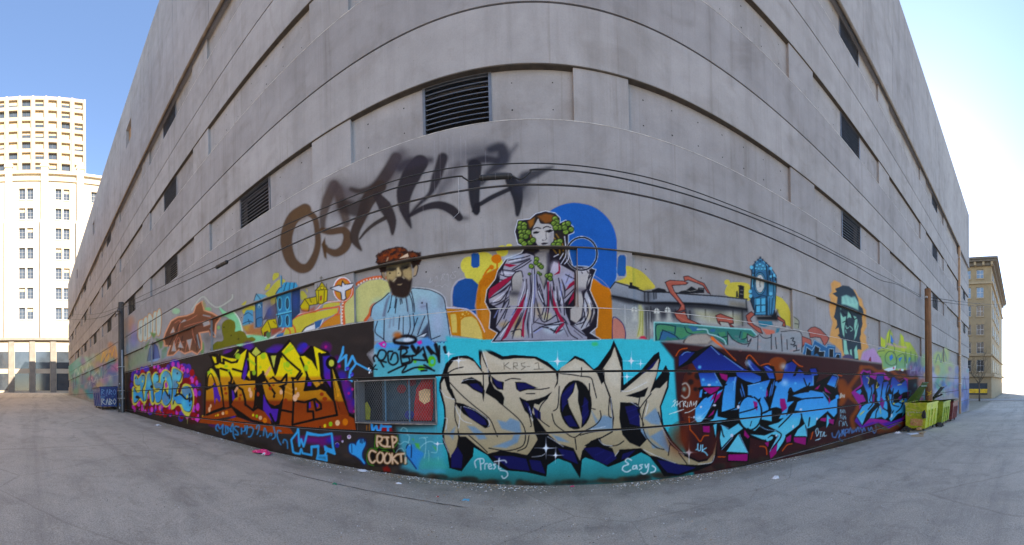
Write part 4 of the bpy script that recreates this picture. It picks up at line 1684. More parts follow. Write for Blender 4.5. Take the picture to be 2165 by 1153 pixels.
# K stem and arms
s('2c272c', '960,215 900,300 850,420 850,540 895,670', (34, 40, 34, 22, 4), 2.6, 1, .97)
s('35313a', '820,250 900,215 1035,195', (18, 24, 12), 7, 1, .85)
s('2a262c', '880,590 950,510 1030,430 1075,320 1120,180', (5, 7, 10, 22, 22), 3.4, 1, .95)
s('3c3a44', '1090,430 1160,330 1240,230', (16, 26, 14), 12, 1, .6)
s('2a262c', '885,590 980,535 1090,512 1180,545 1235,600', (6, 12, 17, 20, 16), 2, 1, .97)
d('2a282e', 1265, 605, 34, 12, 8, .8)
# last letter
d('3c3d47', 1400, 150, 140, 60, 26, .6)
s('2a2a33', '1310,210 1410,190 1500,200', (14, 16, 14), 5, 1, .9)
s('26252c', '1345,240 1340,380 1345,500 1355,565', (30, 26, 20, 12), 2.2, 1, .97)
p('26252c', '1322,560 1345,500 1385,490 1382,560 1362,582', 1.6)
s('2b2c36', '1450,120 1530,110 1545,190 1490,250 1430,290', (14, 24, 26, 20, 12), 7, 1, .9)
s('3b3c46', '1530,220 1590,150 1640,90', (14, 12, 5), 8, 1, .7)
s('26262c', '1385,505 1470,455 1590,400', (9, 10, 9), 1.6, 1, .97)
s('2a2b34', '1390,350 1440,315 1540,300 1600,330', (16, 12, 12, 18), 4, 1, .85)
s('25252b', '1600,340 1640,420 1650,500 1645,580', (24, 26, 18, 8), 2.2, 1, .97)
s('2c2d36', '1650,400 1700,320 1780,290 1890,245', (20, 26, 18, 4), 6, 1, .9)
d('34353f', 1690, 400, 50, 80, 16, .6)
for _x, _y0, _y1 in ((1060, 60, 420), (1100, 20, 330), (1150, 40, 300), (1190, 30, 500), (1245, 20, 300), (1280, 60, 220), (1420, 130, 330), (980, 300, 800), (1060, 560, 760), (1160, 620, 840), (1400, 640, 800)):
    s('a9a9ae', [(_x, _y0), (_x + 3, _y1)], (1.4, .8), 1, 0, .4)

# ---- yellow houses and dove
art('mural_shapes', 'yellow and orange band shapes with white dots around the dove')
T(500, 570, 7.2067)
p('b9b97e', '1650,830 1640,500 1720,440 1790,340 1900,230 2020,170 2200,150 2330,200 2350,330 2250,460 2100,560 2060,600 2040,680 1960,790 1760,810', 1, 0)
s('c2603a', '1640,830 1625,560 1660,480 1760,380 1800,250 1930,170 2070,130 2200,115 2290,130 2340,200 2380,260 2400,350 2330,440 2200,500 2100,530 2050,590 2030,680 1960,780', 6, 1, 1)
s('d8d8d8', '1600,830 1590,560', 1.5, 1, 0)
for q in ((1620, 520), (1618, 570), (1614, 615), (1612, 670), (1610, 720), (1608, 770), (1612, 820), (1810, 260), (1858, 232), (1900, 205), (1940, 180), (1985, 160), (2035, 150), (2085, 140), (2130, 138), (2180, 132), (2230, 138), (2270, 160)):
    d('d8d2c6', q[0], q[1], 13)
p('b8b04c', '1310,590 1330,540 1420,510 1570,500 1580,540 1480,565', 1)
s('c2603a', '1200,640 1260,560 1340,500 1480,490 1590,495', 3, 1)
s('c2603a', '1200,640 1320,600 1500,580 1570,570 1550,660 1500,700', 3.4, 1)
p('b8b045', '720,1000 740,930 800,830 900,740 1050,680 1200,650 1400,610 1540,590 1540,660 1440,710 1250,770 1100,850 1000,960', 1)
s('c2603a', '690,990 740,880 820,780 940,700 1060,660 1200,635', 5, 1)
s('c9ccd4', '560,1040 640,960 700,930 740,830 840,750 960,680 1200,620 1290,540 1380,500 1580,480', 2, 1, 1, .9)
many(s, 'c2603a', '''770,890 810,930 820,980
830,830 880,880 900,960
1280,890 1340,810 1480,720 1580,680''', 3)
p('b57a2e', '1270,895 1330,820 1440,730 1580,690 1585,830 1500,850')
p('d4d8dc', '1010,950 1060,890 1170,840 1330,760 1280,860 1240,900', 1.5)
p('2f5f8c', '1190,800 1310,760 1270,870 1200,910')
s('252a38', '1000,950 1060,880 1180,830', 2)
p('2c6c9c', '610,1000 720,955 710,1010 610,1035')
art('painted_bird', 'white dove with spread wings on an orange disc')
T(500, 570, 7.2067)
d('d3d8de', 1618, 300, 150, 190)
d('c2603a', 1622, 305, 136, 176)
d('b67f30', 1622, 312, 118, 158)
_dv = '1425,285 1560,240 1600,260 1612,175 1650,230 1700,225 1800,205 1760,280 1660,330 1660,400 1672,440 1640,468 1600,460 1598,400 1590,350 1500,320'
p('c9cdd4', _dv)
s('22242c', _dv, 1.8, 1, 0, closed=True)
art('mural_houses', 'small painted blue and yellow town houses with yellow smoke')
T(500, 570, 7.2067)
many(p, 'aaa84a', '''440,370 500,310 560,230 640,160 720,150 740,190 660,260 610,330 580,400 480,420
570,60 640,55 640,110 560,170 550,120
430,300 470,230 515,220 500,290 440,320
980,330 1030,340 1080,420 1000,470 970,420
1050,290 1080,310 1085,360
75,540 150,475 130,540
525,450 610,400 610,540 530,550
90,620 200,560 280,560 270,630 120,680''', 1.2, 1)
for q in (('595,375 650,280 690,262 690,100 670,85 672,260 760,190 900,200 940,260 800,330', '3a8fb0'), ('265,480 300,370 380,375 470,400 370,460', '5a97ae'), ('610,420 640,400 830,340 840,640 850,880 640,890 620,680', '2c7aa4'), ('840,330 970,280 970,660 840,780', '2a3f5c'), ('280,520 400,480 400,760 380,870 290,890', '3a6f96'), ('90,830 110,700 150,620 250,620 260,800 100,870', '4a90b4'), ('400,780 480,600 610,500 610,740 470,760', '4f4a58')):
    p(q[1], q[0], 1.2)
p('2e8fb6', '710,200 905,200 935,255 720,330')
d('6d5f66', 540, 600, 70, 110, 16, .8)
d('2f4fa0', 500, 650, 40, 70, 14, .7)
d('2c4a9a', 900, 480, 50, 120, 14, .6)
for x in (660, 775):
    for y, h in ((520, 110), (780, 100)):
        d('4fb0cc', x, y, 36, h)
        d('1c2c3e', x, y, 24, h * .78)
        d('33566a', x + 4, y, 14, h * .6)
s('58b4cf', '615,690 830,640', 3.4)
s('1c2c3e', '615,705 835,655', 1.5)
many(s, '1c3448', '''640,880 620,680 610,420 840,330
840,340 850,870
690,100 690,260 650,290 595,375
760,200 720,330
820,200 800,320
880,200 870,300
300,370 265,480
300,370 370,460
290,520 290,880
330,560 390,540
300,760 390,730 390,860 310,880 300,760
110,700 180,660 240,700
90,830 190,790 250,810
180,760 200,830''', 1.3)
d('9cc4d0', 345, 560, 20, 34)
d('2a5a78', 345, 570, 12, 22)
p('a06a3a', '90,870 260,830 270,900 400,880 400,1010 160,990', 3, 0, .9)
p('b3a23a', '110,860 200,850 180,930 120,930', 6, 0, .7)
p('8c4a3a', '520,900 680,880 700,930 600,980 530,1010', 4)
for t in ('375,910 470,770 520,900 520,960 400,1010', '470,770 600,750 630,890 520,905', '970,560 1040,450 1110,550 1100,640 990,620', '1040,450 1230,410 1230,530 1110,550', '1200,320 1260,260 1300,190 1350,260 1390,310 1380,480 1300,530 1230,520'):
    ps('b3a626', '3c3a1c', 1.5, t)
p('9c4a34', '985,610 1100,610 1200,560 1190,640 1000,660', 5, 0, .8)
p('8f4a30', '1270,405 1305,400 1300,470 1270,480')
p('51301f', '415,960 480,930 485,1010 415,1030')
d('4f7a4c', 485, 1000, 36, 50)
many(s, '3c3a1c', '''1200,320 1390,305
1290,110 1288,180
1270,130 1310,128
1375,220 1372,300
1232,240 1230,300
1250,320 1250,520
1340,320 1330,500
560,790 600,830
1110,430 1140,500
1110,550 1100,640''', 1.3)
d('c4b430', 1305, 280, 30, 24)
s('3c3a1c', [(1305 + 30 * math.cos(a), 280 + 24 * math.sin(a)) for a in np.linspace(0, 6.2, 12)], 1.1)

# ---- bearded man
art('painted_portrait', 'painted bearded man with red brown hair in pale blue shirt')
T(780, 510, 5.2405)
_sh = '20,830 45,720 150,640 215,580 260,600 460,570 480,520 690,545 820,615 850,740 900,1050 905,1110 60,1110 60,880'
p([(560, '8fb0bc'), (800, '87a9ba'), (1100, '85a3b8')], _sh)
s('cfd8de', '480,515 690,538 825,610 862,740 915,1060', 2.4, 1.4, 1, .8)
for q, c in (((250, 700, 60, 120), '78b0c6'), ((560, 640, 90, 70), '92b4be'), ((120, 720, 70, 60), '86b8cc'), ((110, 960, 50, 80), '79b4cc'), ((300, 980, 110, 80), '90b0c2'), ((760, 900, 70, 130), '9dadc4'), ((600, 710, 50, 60), '8d93ac'), ((810, 680, 24, 60), '7e8494'), ((520, 880, 30, 60), '5f9ab8')):
    d(c, *q, 14, .8)
p('5c6478', '150,830 180,700 220,600 235,610 200,720 180,840', 3, 0, .8)
p('343a4a', '560,1060 600,990 660,900 680,1090 640,1080', 3, 0, .9)
p('c2ced8', '540,1060 650,1010 610,1060', 1)
many(s, '232936', '''20,830 45,720 150,640 220,575
255,600 230,740 210,790
300,620 285,740
310,640 290,800
345,640 350,700
360,640 370,690
410,620 430,780
450,590 480,680 490,780
470,560 500,700 505,790
340,830 330,980
380,830 380,1030
450,820 455,980 400,1100
490,800 500,960 440,1110
95,890 70,1010 150,1080 185,1120
170,860 165,1090
500,960 540,850
540,1040 620,830
640,690 650,800 690,1100
480,520 600,530 700,550 820,620 855,760 900,1050
530,1060 650,1010
690,1090 790,1050''', 1.9)
many(s, '6a7486', '''200,640 160,830
275,840 270,940
240,860 225,960
420,640 440,800
580,730 630,720
600,870 540,1000''', 2.6, soft=2, a=.7)
# head
p('6b5f4c', '185,240 300,190 460,180 475,330 480,420 450,520 230,520 195,420', 1)
p('a5946c', '190,330 300,300 310,380 290,430 240,440 200,430', 5)
p('a08f68', '360,320 440,290 475,330 480,400 440,430 390,400', 5)
p('b2a27c', '305,300 340,290 365,350 370,390 310,400', 2)
p('1e1b18', '190,245 300,205 300,250 200,285', 8, 0, .6)
p('14110f', '215,318 262,304 300,308 270,330 225,334', 2)
p('14110f', '372,292 420,272 452,280 420,306 385,310', 2)
s('c2b48c', '318,300 330,350 326,385', 3, 2.4)
s('4a3c2c', '345,300 368,352 362,390', 3, 2)
p('33302a', '190,310 230,285 310,290 300,320 220,330 190,340', 4)
p('332f28', '350,270 440,235 460,270 400,290 370,330 350,310', 4)
p('4b4636', '190,245 300,210 460,190 465,240 340,280 200,290', 4, 0, .8)
p([(400, '2c2220'), (640, '33261f')], '225,430 280,460 300,410 340,395 400,410 450,440 480,420 470,520 440,600 380,630 310,620 260,590 235,520', 3, 1)
p('8c7a60', '310,478 375,470 355,490 320,490', 1)
many(s, 'b0a890', '''270,445 300,415
375,400 390,415''', 2, soft=1.4)
_hr = '75,235 95,200 80,160 150,125 150,110 230,85 330,68 400,80 440,120 500,120 550,145 575,190 555,250 520,270 500,300 470,240 465,180 380,190 270,215 190,240 185,330 150,350 120,310 105,260'
p('4a2c1c', _hr)
p([(70, '7a3a18'), (180, '6a3018'), (300, '33241e')], '95,225 110,160 220,100 330,80 400,95 380,140 330,185 250,210 190,235 130,250', 3)
p('6a3218', '450,180 470,130 530,150 560,190 520,230 490,260', 4)
for _i in range(70):
    _hx, _hy = _rg.uniform(95, 440), _rg.uniform(82, 235)
    if _hy > 70 + abs(_hx - 300) * .35:
        s(('2a1c18', '8a4218', '5a2c18', '3a2220')[_i % 4], [(_hx, _hy), (_hx + _rg.uniform(6, 20), _hy - _rg.uniform(4, 16)), (_hx + _rg.uniform(18, 36), _hy + _rg.uniform(-8, 8))], (2, 3.4, 1.4), 1.4, 1, .85)
for _i in range(22):
    _hx, _hy = _rg.uniform(468, 565), _rg.uniform(130, 260)
    s(('2a1c18', '6a3418', '1e1614')[_i % 3], [(_hx, _hy), (_hx + 8, _hy - 10), (_hx + 16, _hy + 4)], (2, 3, 1.4), 1.4, 1, .85)
p('c9b49c', '330,195 400,150 430,135 445,185 380,195')
p('b09a80', '190,225 205,180 218,180 205,225', 2)
many(s, '2a2020', _hr, 1.6, closed=True)
p('241a16', '100,250 190,235 192,330 150,350 118,318', 2)
p('2a1c16', '465,190 575,185 560,250 525,272 505,300 478,300', 2)
for _q in ((110, 240), (95, 205), (118, 160), (160, 118), (225, 92), (300, 74), (370, 74), (560, 170), (570, 215), (548, 255), (480, 118), (530, 138), (120, 300), (135, 335)):
    d('3a2018', _q[0], _q[1], 14, 13)
p('a08e74', '500,290 525,262 545,290 525,370 495,390')
s('2a2420', '500,290 525,262 545,290 525,375 495,392', 1.8)
p('8c7c68', '140,350 165,340 185,380 180,430 150,400')
s('2a2420', '185,430 150,400 140,350 165,340', 1.6)
d('1e1c1a', 232, 356, 9)
d('1e1c1a', 330, 356, 6)
d('1e1c1a', 588, 686, 10)
d('1e1c1a', 236, 736, 8)
s('d8dce2', '850,775 905,765', 1.2)
T(740, 690, 5.241)
p('4a8fcb', '270,230 330,180 420,190 480,200 640,205 720,170 860,120 940,190 900,215 480,240', 4, 0, .9)
many(p, 'c02a96', '''315,190 380,165 405,200 390,240 345,225
735,175 790,155 800,190 765,205''', 1.5)
d('74b4d2', 375, 205, 14)
d('c8d4de', 640, 152, 52, 24, 2)
s('15131a', '500,180 490,150 540,120 640,108 720,130 720,170 650,192 560,192 500,180', 6, 2.4)
d('a85a22', 525, 100, 45, 34, 6, .9)
many(s, '16151a', '''570,230 640,236
690,222 730,280
760,240 740,300
870,240 920,300
950,205 985,330
1050,235 1060,290''', (7, 5), soft=2)

# ---- blue and orange shapes beside the woman
art('mural_shapes', 'yellow, blue and orange rounded shapes left of the painted woman')
T(920, 520, 5.4905)
for q in ((390, 230, 95, 105), (450, 330, 110, 80), (560, 200, 140, 130), (780, 60, 70, 66), (720, 210, 70, 80), (860, 5, 36, 30), (500, 420, 120, 70)):
    d('c3bc52', *q)
d('a5a03a', 780, 60, 62, 60, 2, .6)
p('b06a10', '490,820 470,700 480,560 510,420 580,330 700,265 790,250 790,500 700,1080 560,1090', 2)
p([(400, 'b87414'), (800, 'b5772a'), (1100, 'b4742c')], '530,800 510,640 540,480 640,430 690,400 640,520 600,620 640,960 730,1000 650,1090 560,1080', 2)
d('bd6d10', 712, 152, 60, 54)
s('bd6d10', '720,190 720,260', 3.4)
d('bd6d10', 655, 248, 28, 28)
s('bd6d10', '640,250 600,290 560,360', 4)
many(s, 'a86008', '''560,420 600,380 640,400
520,660 520,600
580,460 620,440''', 2.4)
p('0f4a86', '205,700 200,600 215,480 270,410 350,378 430,385 500,450 480,560 460,700 480,800 360,730 280,720', 1, 0)
p('164f90', '420,100 440,82 500,85 515,110 515,230 490,255 440,255 418,230', 1)
s('b8bcd0', '190,700 190,560 215,460 270,400 330,380', 2, 1.5, 1, .6)
p('b0741a', '130,730 300,735 400,760 480,830 540,930 580,1090 190,1040')
p('c8b468', '295,870 340,830 420,820 480,860 540,1000 550,1090 300,1050', 1.2)
p('c6b060', '175,790 240,790 260,830 260,1010 200,1010')
s('b0741a', '180,790 250,800 262,1000', 3, 1)
s('b0741a', '290,740 285,1000', 4, 1)
for q in ((320, 795, 12), (365, 765, 8), (300, 835, 7), (345, 810, 6), (385, 790, 7), (330, 760, 6)):
    d('c8b468', q[0], q[1], q[2])
s('d0cce0', '130,715 300,725 390,745 470,810 530,900 575,1000', 2, 1, 1, .9)
many(s, 'b7b7bb', '''-70,430 -50,370 -60,430 -30,400
0,380 20,350 30,390
70,400 90,330 110,330 90,370 120,400
130,340 150,330 150,410
190,330 180,360 200,380 240,360 200,310 250,300
0,470 60,460 80,480 110,450 160,480''', 1.1, a=.6)
T(0, 0)
p([(715, '20b0bd'), (740, '1fb0bd')], '944,712 985,716 1030,722 1090,718 1090,742 944,742', 5)

art('painted_disc', 'large royal blue rounded shape behind the painted woman')
T(1000, 400, 3.391)
p('0f57a0', '510,240 545,165 620,120 700,100 770,102 860,125 940,180 1000,260 1028,350 1032,450 1031,540 1028,640 985,715 930,690 860,640 800,720 700,620 640,500 560,420', 1, 1)
s('9cb0cc', '1030,560 1028,640 985,712', 1.6, 1.2, 1, .7)
p('1a5590', '1040,490 1055,472 1085,472 1097,490 1097,600 1085,625 1045,625 1032,600', 1)
s('aab0bc', '1035,490 1050,468 1090,468 1101,492 1100,605 1085,630 1040,628 1030,600', 1.2, 1, 1, .7)
p([(600, 'b56c0c'), (800, 'b06a10'), (1080, 'ac6a18')], '860,640 930,690 985,715 1000,800 1000,1075 880,1078 870,900 830,760', 1)
s('c8a0b0', '870,620 930,660 980,720 1000,800 1003,1075', 1.2, 1, 1, .8)
art('painted_woman', 'painted classical woman in striped robes with vine leaf wreath holding a ring')
T(1020, 440, 3.975)
_wo = '450,50 530,28 610,45 650,85 650,130 700,105 760,160 765,205 720,225 720,330 735,420 760,500 800,490 880,495 950,520 920,600 900,690 930,760 970,850 960,1000 900,1050 990,1105 80,1125 130,1050 60,1010 70,880 25,790 40,690 110,600 130,530 200,430 330,380 360,330 300,300 275,200 300,105 400,95'
s('cfd6e2', _wo, 3.4, 1.2, 0, .95, True)
p('211d28', _wo)
# robe body
p([(380, '9a9aa8'), (700, '93919e'), (1100, '8e8f9d')], '200,440 330,390 370,380 430,400 440,480 500,640 520,690 560,560 600,450 660,480 770,540 790,660 740,740 690,800 700,880 740,980 800,1000 880,1080 880,1105 100,1115 150,1040 110,1000 140,850 60,800 50,740 140,640 150,560 180,470')
p('a8aab2', '880,690 930,800 945,880 900,990 830,1030 770,980 840,940 850,830 860,720', 1.5)
for q, c in (((240, 420, 60, 20), 'b4c4d4'), ((300, 410, 40, 16), '9fb0cc'), ((180, 560, 40, 20), 'bcbcc8'), ((130, 760, 50, 24), 'b8b2b4'), ((720, 600, 60, 60), '9fa4c0'), ((610, 500, 40, 50), 'b9b4c4'), ((540, 910, 40, 30), 'b4ac84'), ((300, 1050, 60, 40), 'b5ab90'), ((600, 1020, 90, 40), 'a9b8c4'), ((470, 860, 30, 60), 'a89a84'), ((190, 980, 50, 24), 'a08a68'), ((290, 960, 40, 60), '9a7c58'), ((900, 880, 30, 70), 'b5a890')):
    d(c, *q, 7, .85)
_st2 = '''220,440 330,420 400,400
170,520 250,530 310,540
150,560 220,580 280,560
120,600 200,610
60,760 130,720 220,650
70,800 150,780 210,700
50,740 150,680 240,600
160,860 200,740 240,640
110,1000 160,920 220,800 235,700
180,930 210,850 230,830
340,600 350,680 310,800 250,900
370,600 370,700 330,820 200,1040
400,560 405,700 380,830 330,1060
420,500 415,720 400,860 420,1090
435,490 440,800 430,960
455,560 470,720 520,820
460,620 500,760 530,830
480,640 520,800 500,900
540,620 545,800 520,940
560,700 560,820 540,950
590,600 620,760 660,820
600,640 590,780 640,960
640,590 660,720 640,830
650,650 680,770 690,900
700,560 780,600
690,700 770,640
690,760 770,680
700,810 775,720
720,830 760,860 740,940
440,960 540,980 660,950
470,900 520,960 620,900
430,1040 520,990 640,980 700,960
600,1050 640,990 660,1000
700,970 740,1060 800,1100
740,980 830,1050 880,1080
880,700 930,830 900,980
860,760 890,880 830,1010
850,850 860,950 790,980
160,1110 230,1000 330,840
100,1110 170,1020 290,880 330,800
240,1040 320,1020 330,1080
180,560 170,510 200,440
250,520 330,470 400,430
260,530 340,490 410,440'''
many(s, '1d1b28', _st2, 2.1)
many(s, '2a2834', '''230,470 330,450 400,420
90,740 180,690 250,620
80,830 150,800 230,740
150,880 190,800 230,760
300,840 260,930 190,1010
350,860 310,960 250,1060
390,880 380,980 390,1090
450,760 470,860 500,930
500,700 510,780 540,840
570,640 575,760 600,860
625,660 640,800 660,880
665,600 690,680 690,760
730,560 700,640
760,800 740,880 770,960
880,800 870,880 820,960
910,800 920,900 870,1000
480,1000 560,1010 600,1040
540,1000 620,1040 680,1020
680,1000 720,1080
770,1030 840,1090
200,940 160,1030
330,880 280,1000 250,1100
620,880 680,930 720,980
470,930 420,980''', (1, 4, 1), soft=1.3)
many(s, 'cdd0dc', '''230,450 320,430
180,545 260,550
140,640 210,620
90,790 180,720
350,620 345,690 300,820
425,520 425,700 410,850 405,1050
470,700 510,790
610,700 620,790
650,700 670,800
150,1080 260,920 320,830
890,760 915,850
870,820 870,900
560,1010 640,990
380,690 360,830''', 2.2, a=.9)
many(s, '8f9bd0', '''440,560 440,700 430,800
370,760 360,850
660,640 660,740
700,640 760,590
230,950 270,860
100,920 130,860
500,1010 440,1050''', 2.2, soft=1.6, a=.8)
many(p, '8c1c3c', '''180,480 200,468 290,480 230,500
50,720 60,680 180,600 270,560 220,620 100,720 50,768
340,760 360,720 340,840 270,960 200,1090 160,1115 230,960
375,830 350,960 350,1090 325,1070 340,930
545,620 560,620 560,800 545,900 550,700
580,660 600,760 640,870 690,960 660,960 600,850
640,1000 680,962 690,980 620,1060 610,1050
770,610 775,640 700,690 730,640
770,700 770,760 720,820 740,760
640,450 655,500 650,550 600,565 640,530''')
# arms, hand, chest, neck
p([(540, 'a6a5a4'), (680, '8a8886'), (830, 'a09e9a')], '245,600 270,550 320,530 340,580 330,660 300,730 290,820 230,820 225,740 245,680', 1.5)
d('2c2a34', 270, 720, 40, 20, 8, .8)
s('1d1b28', '250,690 245,600 275,545 325,530 340,580', 2)
p([(380, '7c7a7c'), (480, 'a3a2a0'), (640, '84827e')], '470,370 555,360 560,470 530,620 510,680 490,600 440,500 440,390', 3)
p('3a3844', '540,370 570,400 560,520 535,620 540,480', 4, 0, .8)
p([(540, 'b0aeae'), (700, 'a5a3a2'), (900, 'a8a4a0')], '780,530 860,540 920,560 900,620 870,680 830,700 850,780 830,920 790,970 740,940 740,850 780,820 785,680', 1.5)
d('55525e', 820, 690, 50, 16, 7, .8)
p('b4b2b4', '785,500 890,500 900,540 850,560 790,550', 1.5)
many(s, '1d1b28', '''790,520 820,500 850,510 895,510
820,510 840,550
870,510 885,540
945,530 890,600 875,670
780,540 785,680
870,690 850,720 850,800
920,560 890,590 900,560''', 1.9)
p('4a2418', '772,560 782,560 780,820 770,820', 1.5, 0, .7)
# ring
_rg2 = [(835 + 128 * math.cos(a), 385 + 138 * math.sin(a)) for a in np.linspace(-.6, 5.75, 44)]
s('d6dae4', _rg2, 5.4, 1, 1)
s('15151f', _rg2, 3.4, 1, 1)
# hair and face
p('2a2420', '400,100 460,60 540,40 620,60 650,110 640,180 700,220 715,330 690,420 640,400 620,330 600,260 560,140 470,110 440,180 430,300 440,380 380,360 330,310 310,200')
p('7a4a20', '460,70 530,45 600,60 600,110 530,130 490,100', 4)
p('8a5a24', '380,110 440,80 430,140 400,170', 3)
many(s, '8a6a2a', '''600,250 640,300 650,380
620,220 670,300 680,360
400,200 410,260
590,340 620,380''', 2.4, soft=1.4)
_fc = '470,90 490,130 560,135 590,160 600,230 590,290 560,325 510,350 470,320 440,270 415,220 420,180 450,120'
p('aaa9a8', _fc, 1, 1)
p('b9b7b6', '450,200 500,180 530,240 500,300 455,260', 7, 0, .7)
p('84828a', '570,190 600,210 590,290 550,330 560,260', 4, 0, .7)
s('1d1b24', '425,180 455,165 490,172', 2)
s('1d1b24', '510,170 540,155 575,165', 2)
p('15131a', '425,205 450,195 485,200 460,215 430,218')
p('15131a', '525,195 570,180 600,190 560,208')
s('2c2a32', '535,200 535,240 540,260', 1.1)
p('2c2a32', '500,262 520,275 540,258 530,272 505,275')
p('2b2630', '490,300 515,290 555,295 530,308 505,310')
p('706e70', '470,325 520,345 570,320 560,370 480,370', 2)
# leaves
_lv = [(320, 130), (350, 140), (315, 165), (350, 165), (325, 205), (355, 200), (385, 205), (330, 235), (365, 240), (325, 275), (350, 300), (400, 290), (425, 270), (610, 90), (625, 115), (600, 130), (630, 150), (650, 165), (615, 165), (690, 140), (720, 130), (745, 180), (700, 200), (690, 165), (620, 290), (650, 280), (600, 310), (640, 310), (455, 430), (450, 460), (480, 480), (410, 490), (495, 495), (545, 570), (570, 565), (570, 595), (395, 555), (470, 545), (488, 558)]
for i, (x, y) in enumerate(_lv):
    r = 22 if i < 28 else 18
    if i > 35:
        r = 10
    d('1c2414', x, y, r + 5, r + 4)
    d(('5d7a30', '6c8a38', '52702e')[i % 3], x, y, r, r * .9)
    d('8aa350', x - 4, y - 5, r * .5, r * .4, 2, .8)
    s('24301a', [(x - r * .6, y + r * .3), (x + r * .5, y - r * .4)], .9, 1, 0, .8)
many(s, 'c9cfe0', '''690,240 700,330 700,400 660,470
720,330 725,420 690,470
600,410 640,390
650,430 680,380''', 1.8)

# ---- station building, ribbon, clock
art('mural_building', 'painted grey station building with arched windows and dark roofs')
T(1280, 500, 4.119)
for t in ('180,260 250,275 320,310 390,380 430,450 300,470 200,420 90,400 180,350', '1040,500 1060,430 1110,400 1220,405 1260,440 1250,560 1100,530'):
    p('b8ac4a', t, 1, 1)
d('b8ac4a', 1060, 400, 26, 24)
p('b8ac4a', '1480,510 1540,540 1590,600 1620,680 1620,790 1560,770 1480,620', 1)
p([(380, '8f959c'), (520, '777d84'), (640, '8a8f92'), (800, '9da09c'), (900, 'a8a49c')], '40,450 80,395 200,430 340,480 540,485 740,505 1000,520 1230,545 1250,640 1240,760 1100,790 900,760 440,745 380,900 170,895 60,720 55,520', 2)
p('7f868e', '200,455 340,490 540,490 900,510 1240,560 1230,630 900,590 560,575 340,575 200,540', 3)
p('2c2d32', '55,515 200,545 340,575 560,578 900,592 1230,632 1240,660 1100,650 700,625 380,600 200,585 55,545', 5)
p('7a7260', '1080,560 1230,580 1225,625 1080,610', 8, 0, .8)
for q in ((420, 680, 60, 60), (560, 640, 60, 40), (740, 690, 40, 60), (980, 660, 60, 40), (1190, 690, 40, 70), (480, 620, 60, 20), (370, 520, 26, 40), (640, 690, 60, 40)):
    d('303238', *q, 16, .75)
p('2b2d30', '340,610 380,610 385,895 350,895', 5, 0, .7)
p('33343a', '410,630 640,640 600,690 480,720 420,700', 10, 0, .8)
for x, y in ((250, 630), (445, 645), (540, 635)):
    p('c6c8c0', [(x - 22, y + 26), (x - 22, y), (x, y - 26), (x + 26, y), (x + 26, y + 26)], 1)
    s('3a3c40', [(x, y - 24), (x, y + 26)], 1.2)
    s('3a3c40', [(x - 20, y + 4), (x + 24, y + 6)], 1)
for x in (250, 450, 550):
    p('babcb4', [(x - 16, 660), (x + 22, 660), (x + 30, 740), (x - 16, 740)], 5, 0, .75)
p('b9b878', '290,600 310,600 330,650 330,870 275,880 290,760', 4, 0, .8)
many(s, '8a8a3a', '''310,640 300,780 280,870
325,640 325,860''', 1.5)
s('1d1e22', '40,455 85,397 200,432 340,482 540,487 740,505 1000,522 1235,548', (2, 3, 3, 2), 1.2, 0)
s('17181c', '58,520 200,548 340,580 560,582 900,596 1230,636', (3, 4, 5, 4), 1.8, 1)
many(s, '1c1d22', '''340,485 342,575
372,490 374,575
440,495 442,540
420,492 424,545
1225,560 1232,650
700,640 704,740
735,650 738,742
870,640 872,700
1110,650 1112,700
1190,640 1195,780
395,612 398,740
610,640 616,700''', 2.4, soft=1.8, a=.8, sm=0)
many(s, 'c9cccb', '''905,690 907,740
720,680 722,720
170,600 172,760
365,660 370,890
390,660 392,800''', 1.6, soft=1.3, a=.6, sm=0)
p('b5ae7a', '780,640 1180,680 1190,760 900,745 790,700', 9, 0, .45)
many(p, '1f2024', '''200,430 212,430 212,400 236,402 236,425 300,450 270,462 200,452
400,470 460,448 520,462 536,485 420,490
620,498 660,475 700,470 750,435 800,465 810,445 860,450 862,495 640,500
1138,530 1140,480 1150,475 1158,530
1160,535 1162,440 1150,430 1175,424 1208,435 1205,540''')
many(s, '8c8c86', '''700,470 740,480 790,470
820,455 850,460
1175,470 1200,472
1170,500 1200,505''', 1, sm=0)
p('aaa29a', '60,720 70,715 75,890 60,890', 1)
p('b3776a', '62,890 64,720 100,715 150,760 172,830 172,890', 1)
s('3a2a5a', '60,895 65,715 110,720 155,770 175,840 172,895', 1.8)
p('b02a44', '295,890 310,870 340,868 362,895', 2)
art('painted_ribbon', 'salmon pink painted ribbon winding over the station building')
T(1280, 500, 4.119)
for t in ('520,400 560,382 680,390 720,405 700,420 580,428 600,480 690,600 695,640 600,665 660,665 690,650 720,720 830,768 660,750 620,715 598,668 640,640 660,600 560,490', '680,350 720,345 800,385 860,410 915,505 890,490 850,430 790,405 720,380 690,390', '960,690 1000,675 1110,715 1115,760 1080,760 1120,790 1090,790 1070,750 990,740 1005,775 980,750', '1225,690 1270,655 1300,680 1260,720 1290,770 1350,800 1370,850 1330,835 1240,760', '1500,690 1560,735 1570,790 1540,780 1550,750 1490,720'):
    ps('9c5648', '3a1c20', 1.7, t)
p('b86a58', '1360,800 1470,820 1485,860 1400,855', 1.5)
many(s, 'b87060', '''570,440 640,560 680,620
540,400 620,395 700,400
620,690 700,735 790,760
730,360 800,392''', 1.6, a=.7)
art('painted_clock', 'ornate teal blue painted street clock')
T(1280, 500, 4.119)
_ck = '1348,185 1380,210 1440,265 1490,340 1495,380 1485,560 1470,720 1440,690 1300,690 1290,640 1262,560 1260,470 1270,330 1262,270 1300,230'
p('1f3446', _ck)
p('2c5f80', '1300,240 1348,195 1400,240 1450,290 1480,350 1460,690 1300,680 1300,540 1265,500 1285,330 1275,270', 1.5)
p('3f86a4', '1300,540 1395,530 1395,680 1305,680', 1)
